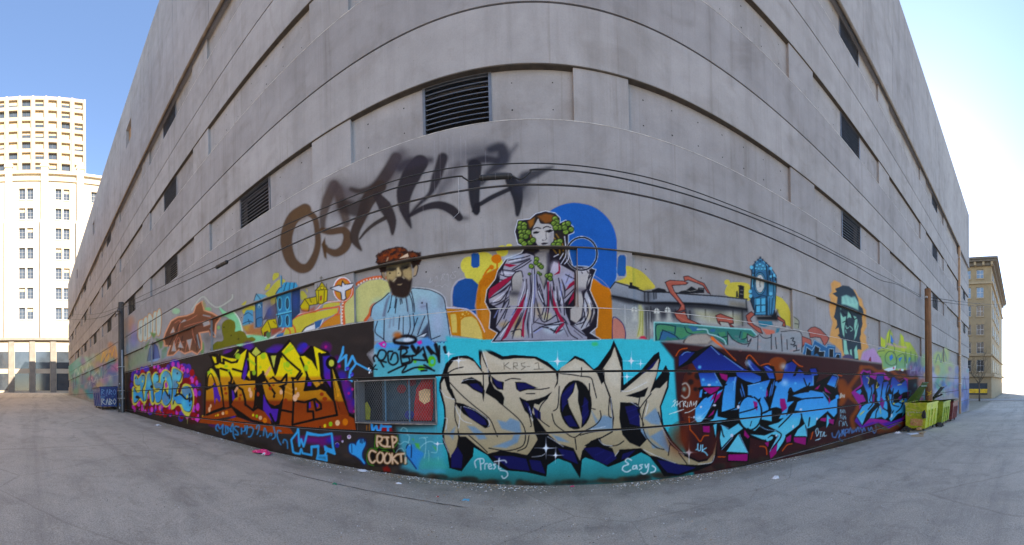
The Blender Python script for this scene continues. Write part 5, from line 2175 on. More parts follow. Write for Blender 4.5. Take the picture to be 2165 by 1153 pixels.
p('3a7894', '1300,260 1348,225 1400,260 1410,300 1300,300', 2)
p('3c7c9c', '1410,420 1470,400 1465,680 1420,690', 2)
for t in ('1310,540 1350,538 1350,595 1312,600', '1356,538 1395,535 1395,595 1356,597', '1312,605 1350,602 1350,660 1312,665', '1356,602 1395,600 1395,655 1356,660'):
    ps('4aa2c2', '16303e', 1, t)
many(s, '122430', '''1300,240 1300,320 1285,420
1400,240 1410,420 1400,690
1480,350 1470,700
1300,690 1310,600
1262,560 1290,640
1430,300 1440,420
1455,330 1460,420''', 2.2)
d('1a2c3a', 1346, 412, 52, 100)
d('4c94b0', 1346, 412, 46, 92)
d('1a2c3a', 1346, 412, 40, 84)
d('b4b9b8', 1346, 412, 36, 78)
s('30343a', '1350,360 1346,412 1348,440', 1.2, 1, 0)
for q in ((1272, 270, 14), (1440, 280, 12), (1470, 340, 12), (1262, 480, 14), (1265, 520, 14), (1440, 350, 10), (1440, 500, 14), (1320, 255, 8), (1345, 245, 8), (1372, 258, 8), (1310, 280, 7), (1335, 285, 7), (1362, 285, 7), (1390, 285, 7)):
    d('5aaac6', q[0], q[1], q[2], q[2] * 1.2)
    s('16303e', [(q[0] - q[2], q[1] + q[2]), (q[0], q[1] + q[2] * 1.5), (q[0] + q[2], q[1] + q[2])], 1)
many(s, '16303e', '''1300,540 1400,525 1410,690
1430,540 1430,670 1445,675 1455,540
1300,310 1270,350
1420,300 1420,520
1460,380 1470,560
1348,190 1348,225''', 1.6)
many(s, '5aaac6', '''1302,240 1348,200 1396,240 1450,300 1488,360
1285,330 1280,440
1480,390 1470,640''', 1.4)
for x, y in ((1348, 186), (1330, 205), (1368, 205), (1305, 225), (1400, 235), (1425, 262)):
    d('26384e', x, y, 9, 11)
p('1b1a1e', '1310,695 1440,690 1500,640 1500,740 1440,735 1320,730', 4)
p('2f7286', '1330,735 1450,740 1460,775 1380,790 1340,780', 1)
p('2f6c7c', '1490,800 1520,800 1505,860 1480,850', 2)

art('graffiti_lettering', 'teal and green letters with pale outline behind the station building')
T(1280, 500, 4.119)
_tg = '425,745 700,760 980,790 1270,810 1320,860 1330,930 1240,930 1060,950 900,850 760,850 690,900 540,910 425,910'
p('2e6d66', _tg)
s('86c0be', '425,912 425,748 640,758 980,792 1270,812 1318,862', 2.6, 1, 0)
many(p, '3f7f5c', '''445,770 600,780 600,830 500,815 470,900 440,900
620,790 780,810 870,830 740,850 660,890 610,860
980,840 1040,830 1060,900 1000,870
1200,830 1290,860 1260,890 1190,900''', 1.2)
many(p, '2f6184', '''480,830 560,830 620,880 560,885 540,870 520,900 470,905
720,780 800,790 840,820 760,830
920,805 960,810 950,835 910,830''', 1.2)
many(s, '17283a', '''445,905 450,770 610,785
500,815 470,900
495,815 600,860 640,895
610,790 605,850
690,790 720,840 820,860
1180,830 1170,890 1220,890 1240,850
980,850 1000,880 1060,870''', 1.8)
s('9cc0c0', '800,810 880,812 900,850 960,865 1030,900 1050,940', 2.4)
p('9c958c', '690,915 720,870 790,850 880,850 920,900 860,930 720,925', 4)
art('graffiti_lettering', 'ragged silver grey letters with black strokes and digits on the right')
T(1280, 500, 4.119)
p('898e92', '1060,840 1100,900 1180,930 1240,935 1230,850 1290,880 1330,850 1400,890 1450,850 1530,830 1700,840 1712,1010 1640,1020 1250,985 1180,970 1065,945', 1.5)
dots(['a0a4a8', '787c82', '9a8e8c', 'b08c88'], 60, 1080, 1700, 870, 1000, 6, 18, .5, 3, .5)
many(s, '22262c', '''1065,830 1065,940
1070,845 1120,905 1200,940 1260,930
1235,850 1240,920 1270,890
1235,850 1290,880 1330,870
1330,860 1325,990
1340,850 1380,885 1440,880 1445,850
1445,855 1445,985
1480,880 1490,980
1530,850 1540,1000
1580,900 1585,985
1530,830 1700,835 1710,1010
1240,960 1270,900''', 1.7)
many(s, '1c2026', '''1615,890 1640,885 1630,910 1650,920 1640,945 1615,940
1640,960 1660,950 1665,985
1640,1000 1690,990''', 2)
p('8a8c78', '1640,700 1680,720 1690,810 1640,800', 2, 0, .9)
many(s, '2a2e2c', '''1640,700 1685,740 1680,800
1650,760 1680,765''', 1.4)

# ---- green face
art('painted_portrait', 'painted mint green face with shaggy dark hair on an orange brushed patch')
T(1680, 580, 5.49)
p('bd8f58', '420,110 460,70 530,100 560,200 700,180 740,260 780,290 800,380 830,420 830,560 840,600 800,680 830,720 830,780 860,850 790,900 760,1000 560,980 540,900 470,830 400,780 420,650 440,560 410,470 400,370 420,300 400,240 430,200', 2)
_hd = '440,225 490,205 470,170 520,150 560,130 630,140 680,180 710,230 740,300 750,360 790,400 800,450 780,500 790,580 770,640 770,700 755,740 770,800 775,880 740,870 720,900 745,1000 690,990 630,940 580,940 560,880 550,760 500,710 520,690 510,620 470,640 495,590 490,540 455,500 470,440 490,340 500,270'
p('2c3a44', _hd, 1)
p([(240, '7fb0a6'), (340, '86b9ac'), (420, '7cae9e')], '545,260 600,240 660,270 700,260 740,330 740,420 680,390 640,375 590,355 545,350', 2.5)
for x in (580, 630, 680):
    s('5d8a8a', [(x, 260), (x + 20, 330)], 3, 3, 0, .5)
many(p, '7fb4a2', '''530,440 560,500 600,490 590,540 575,640 580,740 560,700 540,580
620,430 650,470 660,510 630,500 610,520
680,480 720,500 730,540 720,600 700,680 690,600 700,540
565,760 600,770 615,880 640,950 575,930
700,680 730,600 735,560 740,600 715,720 690,770
690,880 720,820 740,980 700,980
530,390 540,400 535,420
640,880 660,870 670,950 645,930''', 1)
many(s, '7fb4a2', '''595,600 605,630 625,620
640,605 665,625 675,645
650,660 665,655
590,650 600,680''', 1.8)
many(s, '1a242c', '''550,430 580,470 605,470
640,440 690,520 720,510
600,520 610,600
560,560 600,540''', 2)
p('4a4460', '555,960 580,940 620,930 660,945 690,990 560,975', 1.5)
art('graffiti_lettering', 'small blue edged black block letters with salmon ribbon at the maroon edge')
T(1680, 580, 5.49)
for t in ('150,655 190,620 240,612 300,640 350,690 400,740 380,790 340,840 330,800 300,740 240,730 180,740 170,690', '85,720 190,760 200,830 120,810 90,850'):
    ps('9c5a50', '3a2026', 1.5, t)
p('235a82', '90,930 120,790 205,830 225,755 300,800 370,840 380,810 475,830 470,910 540,915 540,975 320,960')
s('9cb4c4', '95,930 125,800 205,840 230,765 305,810 370,850 385,825 470,840', 1.4, 1, 0, .8)
many(p, '1e2024', '''130,940 140,850 195,890 190,945
220,945 240,830 290,860 280,900 350,900 340,955 290,955 260,920
400,960 405,870 450,870 450,965
480,970 490,930 520,930 520,975''')
many(s, 'b5c4cc', '''125,940 140,845 200,890 240,825 295,860 285,895 350,895 345,955
398,960 400,865 455,868 450,960
470,960 490,928 525,935''', 1.1, sm=0)
p('a888ae', '770,990 790,920 840,885 920,860 960,920 1000,980 1010,1030 880,1015', 2)
p('8c1c34', '860,1005 880,960 888,1015', 1)
s('3a1a24', '860,1008 880,962 888,1015', 1, 1, 0)
T(0, 0)

# ---- lay the paint on the wall
KPAINT = 0.92                                 # photo brightness that a white card would have in this shade


def mat_paint():
    t = NT('wall_paint')
    conc, mid, fine = concrete_color(t)
    at_ = t.n('Attribute', attribute_name='paint')
    p0 = t.wpos()
    wear = t.noise(3.0, 5, 0.7, p0)
    col = t.mix(0.5, at_.outputs['Color'], t.ramp(wear, [(0.25, (0.72, 0.72, 0.72)), (0.5, (1, 1, 1)), (0.8, (1.2, 1.2, 1.2))]), 'MULTIPLY')
    col = t.mix(0.3, col, t.ramp(fine, [(0.3, (0.6, 0.6, 0.6)), (0.7, (1.25, 1.25, 1.25))]), 'MULTIPLY')
    # chips and scuffs where the concrete shows again
    chip = t.ramp(t.noise(16, 6, 0.75, p0), [(0.69, (1, 1, 1)), (0.75, (0.35, 0.35, 0.35))])
    fac = t.math('MULTIPLY', at_.outputs['Alpha'], chip)
    t.color(t.mix(fac, conc, col))
    t.rough(0.7)
    t.b.inputs['Specular IOR Level'].default_value = 0.12
    t.bump(t.math('ADD', t.math('MULTIPLY', mid, 0.6), t.math('MULTIPLY', fine, 0.4)), 0.3, 0.01)
    return t.m


M['paint'] = mat_paint()
STEP = 1.45


def _sample(px, py, ground=False):
    CAN, ALP, AID = (GCAN, GALP, GAID) if ground else (ALL_CAN, ALL_ALP, ALL_AID)
    x = np.clip(px - OX, 0, CW - 1.001)
    y = np.clip(py - OY, 0, CH - 1.001)
    i, j = x.astype(int), y.astype(int)
    u, v = (x - i), (y - j)
    w00, w10, w01, w11 = (1 - u) * (1 - v), u * (1 - v), (1 - u) * v, u * v
    al = ALP[j, i] * w00 + ALP[j, i + 1] * w10 + ALP[j + 1, i] * w01 + ALP[j + 1, i + 1] * w11
    pre = _sample.pre.get(ground)
    if pre is None:
        pre = _sample.pre[ground] = CAN * ALP[..., None]
    c = (pre[j, i] * w00[..., None] + pre[j, i + 1] * w10[..., None] + pre[j + 1, i] * w01[..., None] + pre[j + 1, i + 1] * w11[..., None])
    c = c / np.maximum(al, 1e-4)[..., None]
    ids = AID[np.rint(y).astype(int), np.rint(x).astype(int)]
    al = np.where((px < OX) | (px > OX + CW - 1) | (py < OY), 0, al)
    return c, al, ids


_sample.pre = {}
_acc = {}
ALL_CAN, ALL_ALP, ALL_AID = CAN, ALP, np.where(AID <= NGROUND, 0, AID)


def paint_rect(x0, x1, z0, z1, y, ground=False):
    if not ground:
        paint_rect(x0, x1, z0, z1, y + 0.0015, True)
    a0, a1 = math.atan2(x0, y), math.atan2(x1, y)
    n = max(1, int(math.ceil((a1 - a0) / 0.07)))
    for k in range(n):
        b0, b1 = a0 + (a1 - a0) * k / n, a0 + (a1 - a0) * (k + 1) / n
        nx = max(2, int((b1 - b0) * F / STEP) + 1)
        cosm = max(math.cos(b0), math.cos(b1))
        nz = max(2, int((z1 - z0) * F * cosm / y / STEP) + 1)
        xs = y * np.tan(np.linspace(b0, b1, nx + 1))
        zs = np.linspace(z0, z1, nz + 1)
        X, Z = np.meshgrid(xs, zs)
        Yv = np.full(X.shape, y)
        px, py = world_to_px(X, Yv, Z)
        c, al, ids = _sample(px, py, ground)
        f_al = np.maximum.reduce([al[:-1, :-1], al[1:, :-1], al[:-1, 1:], al[1:, 1:]])
        f_id = np.maximum.reduce([ids[:-1, :-1], ids[1:, :-1], ids[:-1, 1:], ids[1:, 1:]])
        gz = -0.0425 * X[:-1, :-1] - 0.06
        keep = (f_al > 0.02) & (f_id > 0) & (Z[1:, 1:] > gz)
        if not keep.any():
            continue
        idx = np.arange(X.size).reshape(X.shape)
        quad = np.stack([idx[:-1, :-1], idx[:-1, 1:], idx[1:, 1:], idx[1:, :-1]], -1)
        V = np.stack([X, Yv, Z], -1).reshape(-1, 3)
        C = np.concatenate([c, al[..., None]], -1).reshape(-1, 4)
        for a in np.unique(f_id[keep]):
            q = quad[keep & (f_id == a)]
            u, inv = np.unique(q, return_inverse=True)
            key = (int(a), round(z0, 2) if ARTS[int(a) - 1][0] == 'painted_ground' else 0)
            _acc.setdefault(key, []).append((V[u], inv.reshape(-1, 4), C[u]))


def lay_paint():
    yl = WY - 0.004
    e = 0.0022
    xa, xb = X0 + e, X1 - e
    for z0, z1 in ((-3.0, G4 - GW), (G4 + GW, G3 - GW), (G2 + GW, S2), (FLOORS[0][0], FLOORS[0][1] - GW), (FLOORS[0][1] + GW, FLOORS[0][2])):
        paint_rect(xa, xb, z0 + e, z1 - e, yl)
    paint_rect(xa, WIN[0] - e, G3 + GW + e, G2 - GW - e, yl)
    paint_rect(WIN[1] + e, xb, G3 + GW + e, G2 - GW - e, yl)
    paint_rect(WIN[0] + e, WIN[1] - e, G3 + GW + e, WIN[2] - e, yl)
    k0 = int(math.floor((X0 - 0.95) / BAY))
    k1 = int(math.ceil((X1 - 0.95) / BAY))
    for k in range(k0, k1 + 1):
        a = 0.95 + BAY * k
        for q0, q1, yy in ((a, a + PILW, WY + 0.03 - 0.003), (a + PILW, a + BAY, RY - 0.003)):
            q0, q1 = max(q0, X0) + e, min(q1, X1) - e
            if q1 - q0 > 0.1:
                paint_rect(q0, q1, S2 + e, FLOORS[0][0] - e, yy)
    for (a, _z), chunks in sorted(_acc.items()):
        name, label = ARTS[a - 1]
        off = 0
        vs, fs, cs = [], [], []
        for v, f, c in chunks:
            vs.append(v)
            fs.append(f + off)
            cs.append(c)
            off += len(v)
        v = np.concatenate(vs).astype(np.float32)
        f = np.concatenate(fs).astype(np.int32)
        c = np.concatenate(cs)
        rgb = np.clip(c[:, :3], 0, 1)
        rgb = np.clip(rgb.mean(1, keepdims=True) + (rgb - rgb.mean(1, keepdims=True)) * 1.14, 0, 1)
        linc = np.where(rgb <= 0.04045, rgb / 12.92, ((rgb + 0.055) / 1.055) ** 2.4) / KPAINT
        _l = linc.mean(1, keepdims=True)
        linc = linc * (_l / (_l + 0.008))
        col = np.concatenate([np.clip(linc, 0.0025, 0.9), c[:, 3:4]], 1).astype(np.float32)
        me = bpy.data.meshes.new(name)
        me.vertices.add(len(v))
        me.vertices.foreach_set('co', v.ravel())
        me.loops.add(f.size)
        me.loops.foreach_set('vertex_index', f.ravel())
        me.polygons.add(len(f))
        me.polygons.foreach_set('loop_start', np.arange(0, f.size, 4, dtype=np.int32))
        me.update()
        ca = me.color_attributes.new('paint', 'FLOAT_COLOR', 'POINT')
        ca.data.foreach_set('color', col.ravel())
        o = link(name, me, M['paint'], garage)
        o['label'] = label


lay_paint()

# ------------------------------------------------------------------ grille window in the lower wall
def flat_col(name, c, rough=0.7, var=0.3, scale=5):
    return mat_simple(name, lin(c), rough, 0, var, scale)


def mesh_window():
    x0, x1, z0, z1 = WIN
    w = MB().box(x0 - 0.01, x1 + 0.01, 5.82, 5.86, z0, z1).build('window_back', flat_col('window_dark', (22, 22, 26)), garage)
    teal = flat_col('window_teal', (44, 74, 88))
    a = x0 + 0.42
    MB().box(a, x1 - 0.02, 5.80, 5.817, z0 + 0.02, z1 - 0.01).build('window_pane', teal, garage)
    red = flat_col('window_red', (178, 22, 24))
    m = MB()
    xr = x1 - 0.40
    m.prism([(xr - 0.16, z0 + 0.02), (xr + 0.22, z0 + 0.02), (xr + 0.26, z0 + 0.3), (xr + 0.25, z1 - 0.02), (xr + 0.05, z1 - 0.02), (xr - 0.08, z1 - 0.2), (xr - 0.13, z0 + 0.35)], 5.785, 5.797)
    o = m.build('painted_shape', red, garage)
    o['label'] = 'red painted figure behind the grille'
    m = MB()
    for cx, cz, r in ((x0 + 0.86, z1 - 0.2, 0.1), (x0 + 1.08, z1 - 0.06, 0.1)):
        m.prism([(cx + r * math.cos(t * math.pi / 5), cz + r * 0.9 * math.sin(t * math.pi / 5)) for t in range(10)], 5.78, 5.796)
    m.build('painted_shape', flat_col('window_maroon', (130, 26, 34)), garage)
    MB().prism([(x0 + 1.02 + 0.1 * math.cos(t * math.pi / 6), z0 + 0.13 + 0.09 * math.sin(t * math.pi / 6)) for t in range(12)], 5.775, 5.79).build('painted_shape', flat_col('window_blue', (34, 48, 140)), garage)
    MB().prism([(xr - 0.02, z0 + 0.42), (xr + 0.08, z0 + 0.34), (xr + 0.2, z0 + 0.4), (xr + 0.21, z0 + 0.62), (xr + 0.1, z0 + 0.64), (xr - 0.03, z0 + 0.59)], 5.765, 5.783).build('board_patch', flat_col('window_board', (238, 196, 146)), garage)
    MB().prism([(x0 + 0.02, z0 + 0.02), (x0 + 0.12, z0 + 0.02), (x0 + 0.14, z0 + 0.25), (x0 + 0.06, z0 + 0.4), (x0 + 0.02, z0 + 0.36)], 5.79, 5.81).build('painted_shape', flat_col('window_yellow', (176, 168, 40)), garage)
    fr = MB()
    y0, y1 = 5.43, 5.53
    t_ = 0.018
    fr.box(x0 - 0.02, x1 + 0.02, y0, y1, z0 - 0.02, z0 - 0.02 + t_).box(x0 - 0.02, x1 + 0.02, y0, y1, z1 - 0.035, z1 - 0.035 + t_)
    fr.box(x0 - 0.02, x0 - 0.02 + t_, y0, y1, z0 + 0.008, z1 - 0.035).box(x1 + 0.02 - t_, x1 + 0.02, y0, y1, z0 + 0.008, z1 - 0.035)
    g = fr.build('grille_frame', mat_simple('grille_rust', (0.24, 0.22, 0.20), 0.7, 0.3, 0.5, 9), garage)
    blue = flat_col('post_blue', (84, 140, 172))
    for f_ in (0.325, 0.635):
        xx = x0 + f_ * (x1 - x0)
        MB().box(xx - 0.012, xx + 0.012, 5.70, 5.73, z0, z1).build('window_post', blue, garage)
    ms = MB()
    pitch, h, wd = 0.05, z1 - z0 - 0.05, 0.0018
    zb = z0 + 0.008
    nx = int((x1 - x0) / pitch)
    sl = 0.62                                   # run of a strand for a full rise
    for sgn in (1, -1):
        for i in range(-14, nx + 14):
            xs = x0 + i * pitch
            xe = xs + sgn * h * sl
            za, zz = 0.0, 1.0
            # clip to the frame
            for lo in (x0 + 0.01, x1 - 0.01):
                pass
            t0, t1 = 0.0, 1.0
            dx = xe - xs
            for lim, keep_gt in ((x0 + 0.01, True), (x1 - 0.01, False)):
                tt = (lim - xs) / dx
                if (dx > 0) == keep_gt:
                    t0 = max(t0, tt)
                else:
                    t1 = min(t1, tt)
            if t1 - t0 < 0.02:
                continue
            yb = 5.462 + 0.004 * (sgn > 0)
            p0 = (xs + dx * t0, zb + h * t0)
            p1 = (xs + dx * t1, zb + h * t1)
            ms.add([(p0[0] - wd, yb, p0[1]), (p0[0] + wd, yb, p0[1]), (p1[0] + wd, yb, p1[1]), (p1[0] - wd, yb, p1[1]),
                    (p0[0] - wd, yb + 0.004, p0[1]), (p0[0] + wd, yb + 0.004, p0[1]), (p1[0] + wd, yb + 0.004, p1[1]), (p1[0] - wd, yb + 0.004, p1[1])],
                   [(0, 1, 2, 3), (7, 6, 5, 4), (0, 4, 5, 1), (1, 5, 6, 2), (2, 6, 7, 3), (3, 7, 4, 0)])
    o = ms.build('wire_mesh', mat_simple('wire_steel', (0.15, 0.17, 0.185), 0.6, 0.2, 0.4, 2.5), garage)
    tag(o, kind='stuff')


mesh_window()

# ------------------------------------------------------------------ buildings beyond the alley's ends
def facade(root, X, face, y0, y1, z0, z1, wins, mat, depth, name='wall', reveal=0.35, glass=None, frame=None, sill=None):
    """wall slab on plane x = X with real window holes; wins: list of (ya, yb, za, zb). face = +1 looks to +x, -1 to -x."""
    ys = sorted(set([y0, y1] + [v for w in wins for v in w[:2]]))
    zs = sorted(set([z0, z1] + [v for w in wins for v in w[2:]]))
    m = MB()
    xb = X - face * reveal
    def inwin(a, b, c, d_):
        for w in wins:
            if a >= w[0] - 1e-6 and b <= w[1] + 1e-6 and c >= w[2] - 1e-6 and d_ <= w[3] + 1e-6:
                return True
        return False
    for a, b in zip(ys[:-1], ys[1:]):
        for c, d_ in zip(zs[:-1], zs[1:]):
            if not inwin(a, b, c, d_):
                m.add([(X, a, c), (X, b, c), (X, b, d_), (X, a, d_)], [(0, 1, 2, 3) if face > 0 else (3, 2, 1, 0)])
    for (a, b, c, d_) in wins:
        m.add([(X, a, c), (X, b, c), (X, b, d_), (X, a, d_), (xb, a, c), (xb, b, c), (xb, b, d_), (xb, a, d_)],
              [(0, 4, 5, 1), (1, 5, 6, 2), (2, 6, 7, 3), (3, 7, 4, 0)])
    # sides, back and roof
    xk = X - face * depth
    m.add([(X, y0, z0), (xk, y0, z0), (xk, y0, z1), (X, y0, z1)], [(0, 1, 2, 3)])
    m.add([(X, y1, z0), (xk, y1, z0), (xk, y1, z1), (X, y1, z1)], [(0, 1, 2, 3)])
    m.add([(X, y0, z1), (X, y1, z1), (xk, y1, z1), (xk, y0, z1)], [(0, 1, 2, 3)])
    m.add([(xk, y0, z0), (xk, y1, z0), (xk, y1, z1), (xk, y0, z1)], [(0, 1, 2, 3)])
    o = m.build(name, mat, root)
    return o, xb


def box_x(m, X, face, out, back, ya, yb, za, zb):
    a, b = X + face * out, X - face * back
    return m.box(min(a, b), max(a, b), ya, yb, za, zb)


def add_window(root, xb, face, w, glass, frame, mull=(1, 2), blind=None):
    a, b, c, d_ = w
    wf = MB()
    t_ = 0.09
    for q in ((a, a + t_, c, d_), (b - t_, b, c, d_), (a + t_, b - t_, c, c + t_), (a + t_, b - t_, d_ - t_, d_)):
        box_x(wf, xb, face, 0.06, 0.05, *q)
    for i in range(1, mull[0]):
        yy = a + (b - a) * i / mull[0]
        box_x(wf, xb, face, 0.045, 0.05, yy - 0.035, yy + 0.035, c + t_, d_ - t_)
    for i in range(1, mull[1]):
        zz = c + (d_ - c) * i / mull[1]
        box_x(wf, xb, face, 0.05, 0.05, a + t_, b - t_, zz - 0.04, zz + 0.04)
    f = wf.build('window', frame, root)
    box_x(MB(), xb, face, 0.0, 0.02, a, b, c, d_).build('pane', glass, f)
    if blind:
        box_x(MB(), xb, face, 0.022, -0.008, a + t_, b - t_, d_ - t_ - (d_ - c) * blind[1], d_ - t_).build('blind', blind[0], f)


def mat_glass(name, c, rough=0.08, spec=0.8):
    t = NT(name)
    nz = t.noise(0.8, 3, 0.5, t.wpos())
    t.color(t.ramp(nz, [(0.3, tuple(v * 0.7 for v in c)), (0.7, c)]))
    t.rough(rough)
    t.b.inputs['Specular IOR Level'].default_value = spec
    return t.m


M['glass'] = mat_glass('window_glass', (0.05, 0.065, 0.08))
M['cream'] = mat_simple('cream_terracotta', (0.44, 0.385, 0.29), 0.75, 0, 0.10, 0.6)
M['cream_trim'] = mat_simple('cream_trim', (0.50, 0.42, 0.30), 0.7, 0, 0.08, 1.2)
M['tower'] = mat_simple('beige_precast', (0.34, 0.27, 0.185), 0.8, 0, 0.10, 0.5)
M['tower_band'] = mat_simple('beige_band', (0.40, 0.325, 0.23), 0.8, 0, 0.08, 0.7)
M['dkframe'] = mat_simple('dark_window_frame', (0.06, 0.06, 0.065), 0.5)
M['ltframe'] = mat_simple('pale_window_frame', (0.45, 0.47, 0.48), 0.5)
M['greyframe'] = mat_simple('grey_window_frame', (0.13, 0.14, 0.15), 0.5)
M['blind'] = mat_simple('window_blind', (0.50, 0.38, 0.22), 0.7, 0, 0.15, 2)
M['stone'] = mat_simple('dark_stone_base', (0.20, 0.18, 0.15), 0.8, 0, 0.2, 0.9)


def build_office():
    X = -66.0
    gz = ground_z(X)
    root = empty('office_building', (X - 8, 6, gz), 'cream stone office block with paired windows, sunlit, beyond the left end', 'building')
    Y = lambda px: at_x(px, 560, X).y
    zt = at_x(150, 368, X).z
    pairs = []
    # window axes repeat along the facade: pair at photo x 118..147, single bays hidden behind piers
    ya, yb = Y(117.5), Y(130.5)
    yc, yd = Y(134.5), Y(147.5)
    bay = Y(194) - Y(118) 
    rows = []
    zr = at_x(132, 400, X).z
    rise = at_x(132, 400, X).z - at_x(132, 441.6, X).z
    hgt = at_x(132, 400, X).z - at_x(132, 424, X).z
    for i in range(9):
        rows.append((zr - i * rise - hgt, zr - i * rise))
    wins = []
    for k in (-3, -2, -1, 0, 1):
        for (a, b) in ((ya, yb), (yc, yd)):
            for r in rows:
                if r[0] > gz + 6:
                    wins.append((a + k * bay, b + k * bay, r[0], r[1]))
    base_top = at_x(126, 716, X).z
    wins = [w for w in wins if w[2] > base_top + 0.8]
    y0, y1 = ya - 3.6 * bay, yd + 2.4 * bay
    o, xb = facade(root, X, 1, y0, y1, gz, zt, wins, M['cream'], 22, 'wall', 0.4)
    for i, w in enumerate(wins):
        add_window(root, xb, 1, w, M['glass'], M['greyframe'], (2, 3), (M['blind'], 0.25) if i % 4 == 1 else None)
        box_x(MB(), X, 1, 0.12, 0.0, w[0] - 0.08, w[1] + 0.08, w[2] - 0.18, w[2]).build('sill', M['cream_trim'], root)
    for k in (-3, -2, -1, 0, 1, 2, 3):
        c = (Y(94.5)) + k * (Y(170) - Y(94.5))
        for (hw, zt_, ou) in ((0.75, zt + 0.9, 0.45), (0.95, zt - 10.5, 0.6)):
            box_x(MB(), X, 1, ou, 0.0, c - hw, c + hw, base_top, zt_).build('pier', M['cream_trim'], root)
        for j in range(3):
            box_x(MB(), X, 1, 0.6 - 0.1 * j, 0.0, c - 0.95 + 0.2 * j, c + 0.95 - 0.2 * j, zt + 0.9 + j * 0.5, zt + 1.4 + j * 0.5).build('finial', M['cream_trim'], root)
    box_x(MB(), X, 1, 0.5, 0.0, y0, y1, zt - 0.5, zt).build('cornice', M['cream_trim'], root)
    box_x(MB(), X, 1, 0.3, 0.0, y0, y1, zt - 1.9, zt - 1.6).build('cornice', M['cream_trim'], root)
    box_x(MB(), X, 1, 0.7, 0.0, y0, y1, base_top - 0.5, base_top).build('cornice', M['stone'], root)
    # darker base with shop openings
    for j in range(13):
        a = y0 + 1 + j * 4.4
        box_x(MB(), X, 1, 0.3, 0.0, a - 0.6, a + 0.6, gz, base_top - 0.5).build('base_pier', M['stone'], root)
        for zz in (gz + 0.6, gz + 5.2):
            box_x(MB(), X, 1, 0.02, 0.0, a + 0.7, a + 3.7, zz, zz + 3.6).build('shop_window', M['glass'], root)


def build_tower():
    X = -132.0
    gz = ground_z(X)
    root = empty('office_tower', (X - 15, 15, gz), 'tall beige precast tower with grid of square windows behind the cream office', 'building')
    Y = lambda px: at_x(px, 320, X).y
    yr = Y(181)
    sp = Y(181) - Y(153.7)
    zt = at_x(120, 205, X).z
    rise = at_x(120, 300, X).z - at_x(120, 322.3, X).z
    zr0 = at_x(120, 301, X).z
    wins = []
    zw0 = at_x(120, 480, X).z
    ww, wh = sp * 0.66, rise * 0.66
    for i in range(8):
        yb = yr - sp * (0.20 + i)
        ya = yb - ww
        k = -8
        while True:
            zt_ = zr0 - k * rise
            k += 1
            if zt_ > zt - 1.2:
                continue
            if zt_ - wh < zw0:
                break
            wins.append((ya, yb, zt_ - wh, zt_))
    y0, y1 = yr - sp * 9, yr
    o, xb = facade(root, X, 1, y0, y1, gz, zt, wins, M['tower'], 30, 'wall', 0.9)
    rg = random.Random(3)
    for w in wins:
        add_window(root, xb, 1, w, M['glass'], M['dkframe'], (2, 1), (M['blind'], rg.choice((0.3, 0.5, 0.75, 0.9))) if rg.random() < 0.8 else None)
    for i in range(10):
        yy = yr - sp * i
        box_x(MB(), X, 1, 0.25, 0.0, yy - sp * 0.06 - 0.2, min(yr + 0.02, yy + sp * 0.06), zw0, zt).build('mullion_fin', M['tower_band'], root)


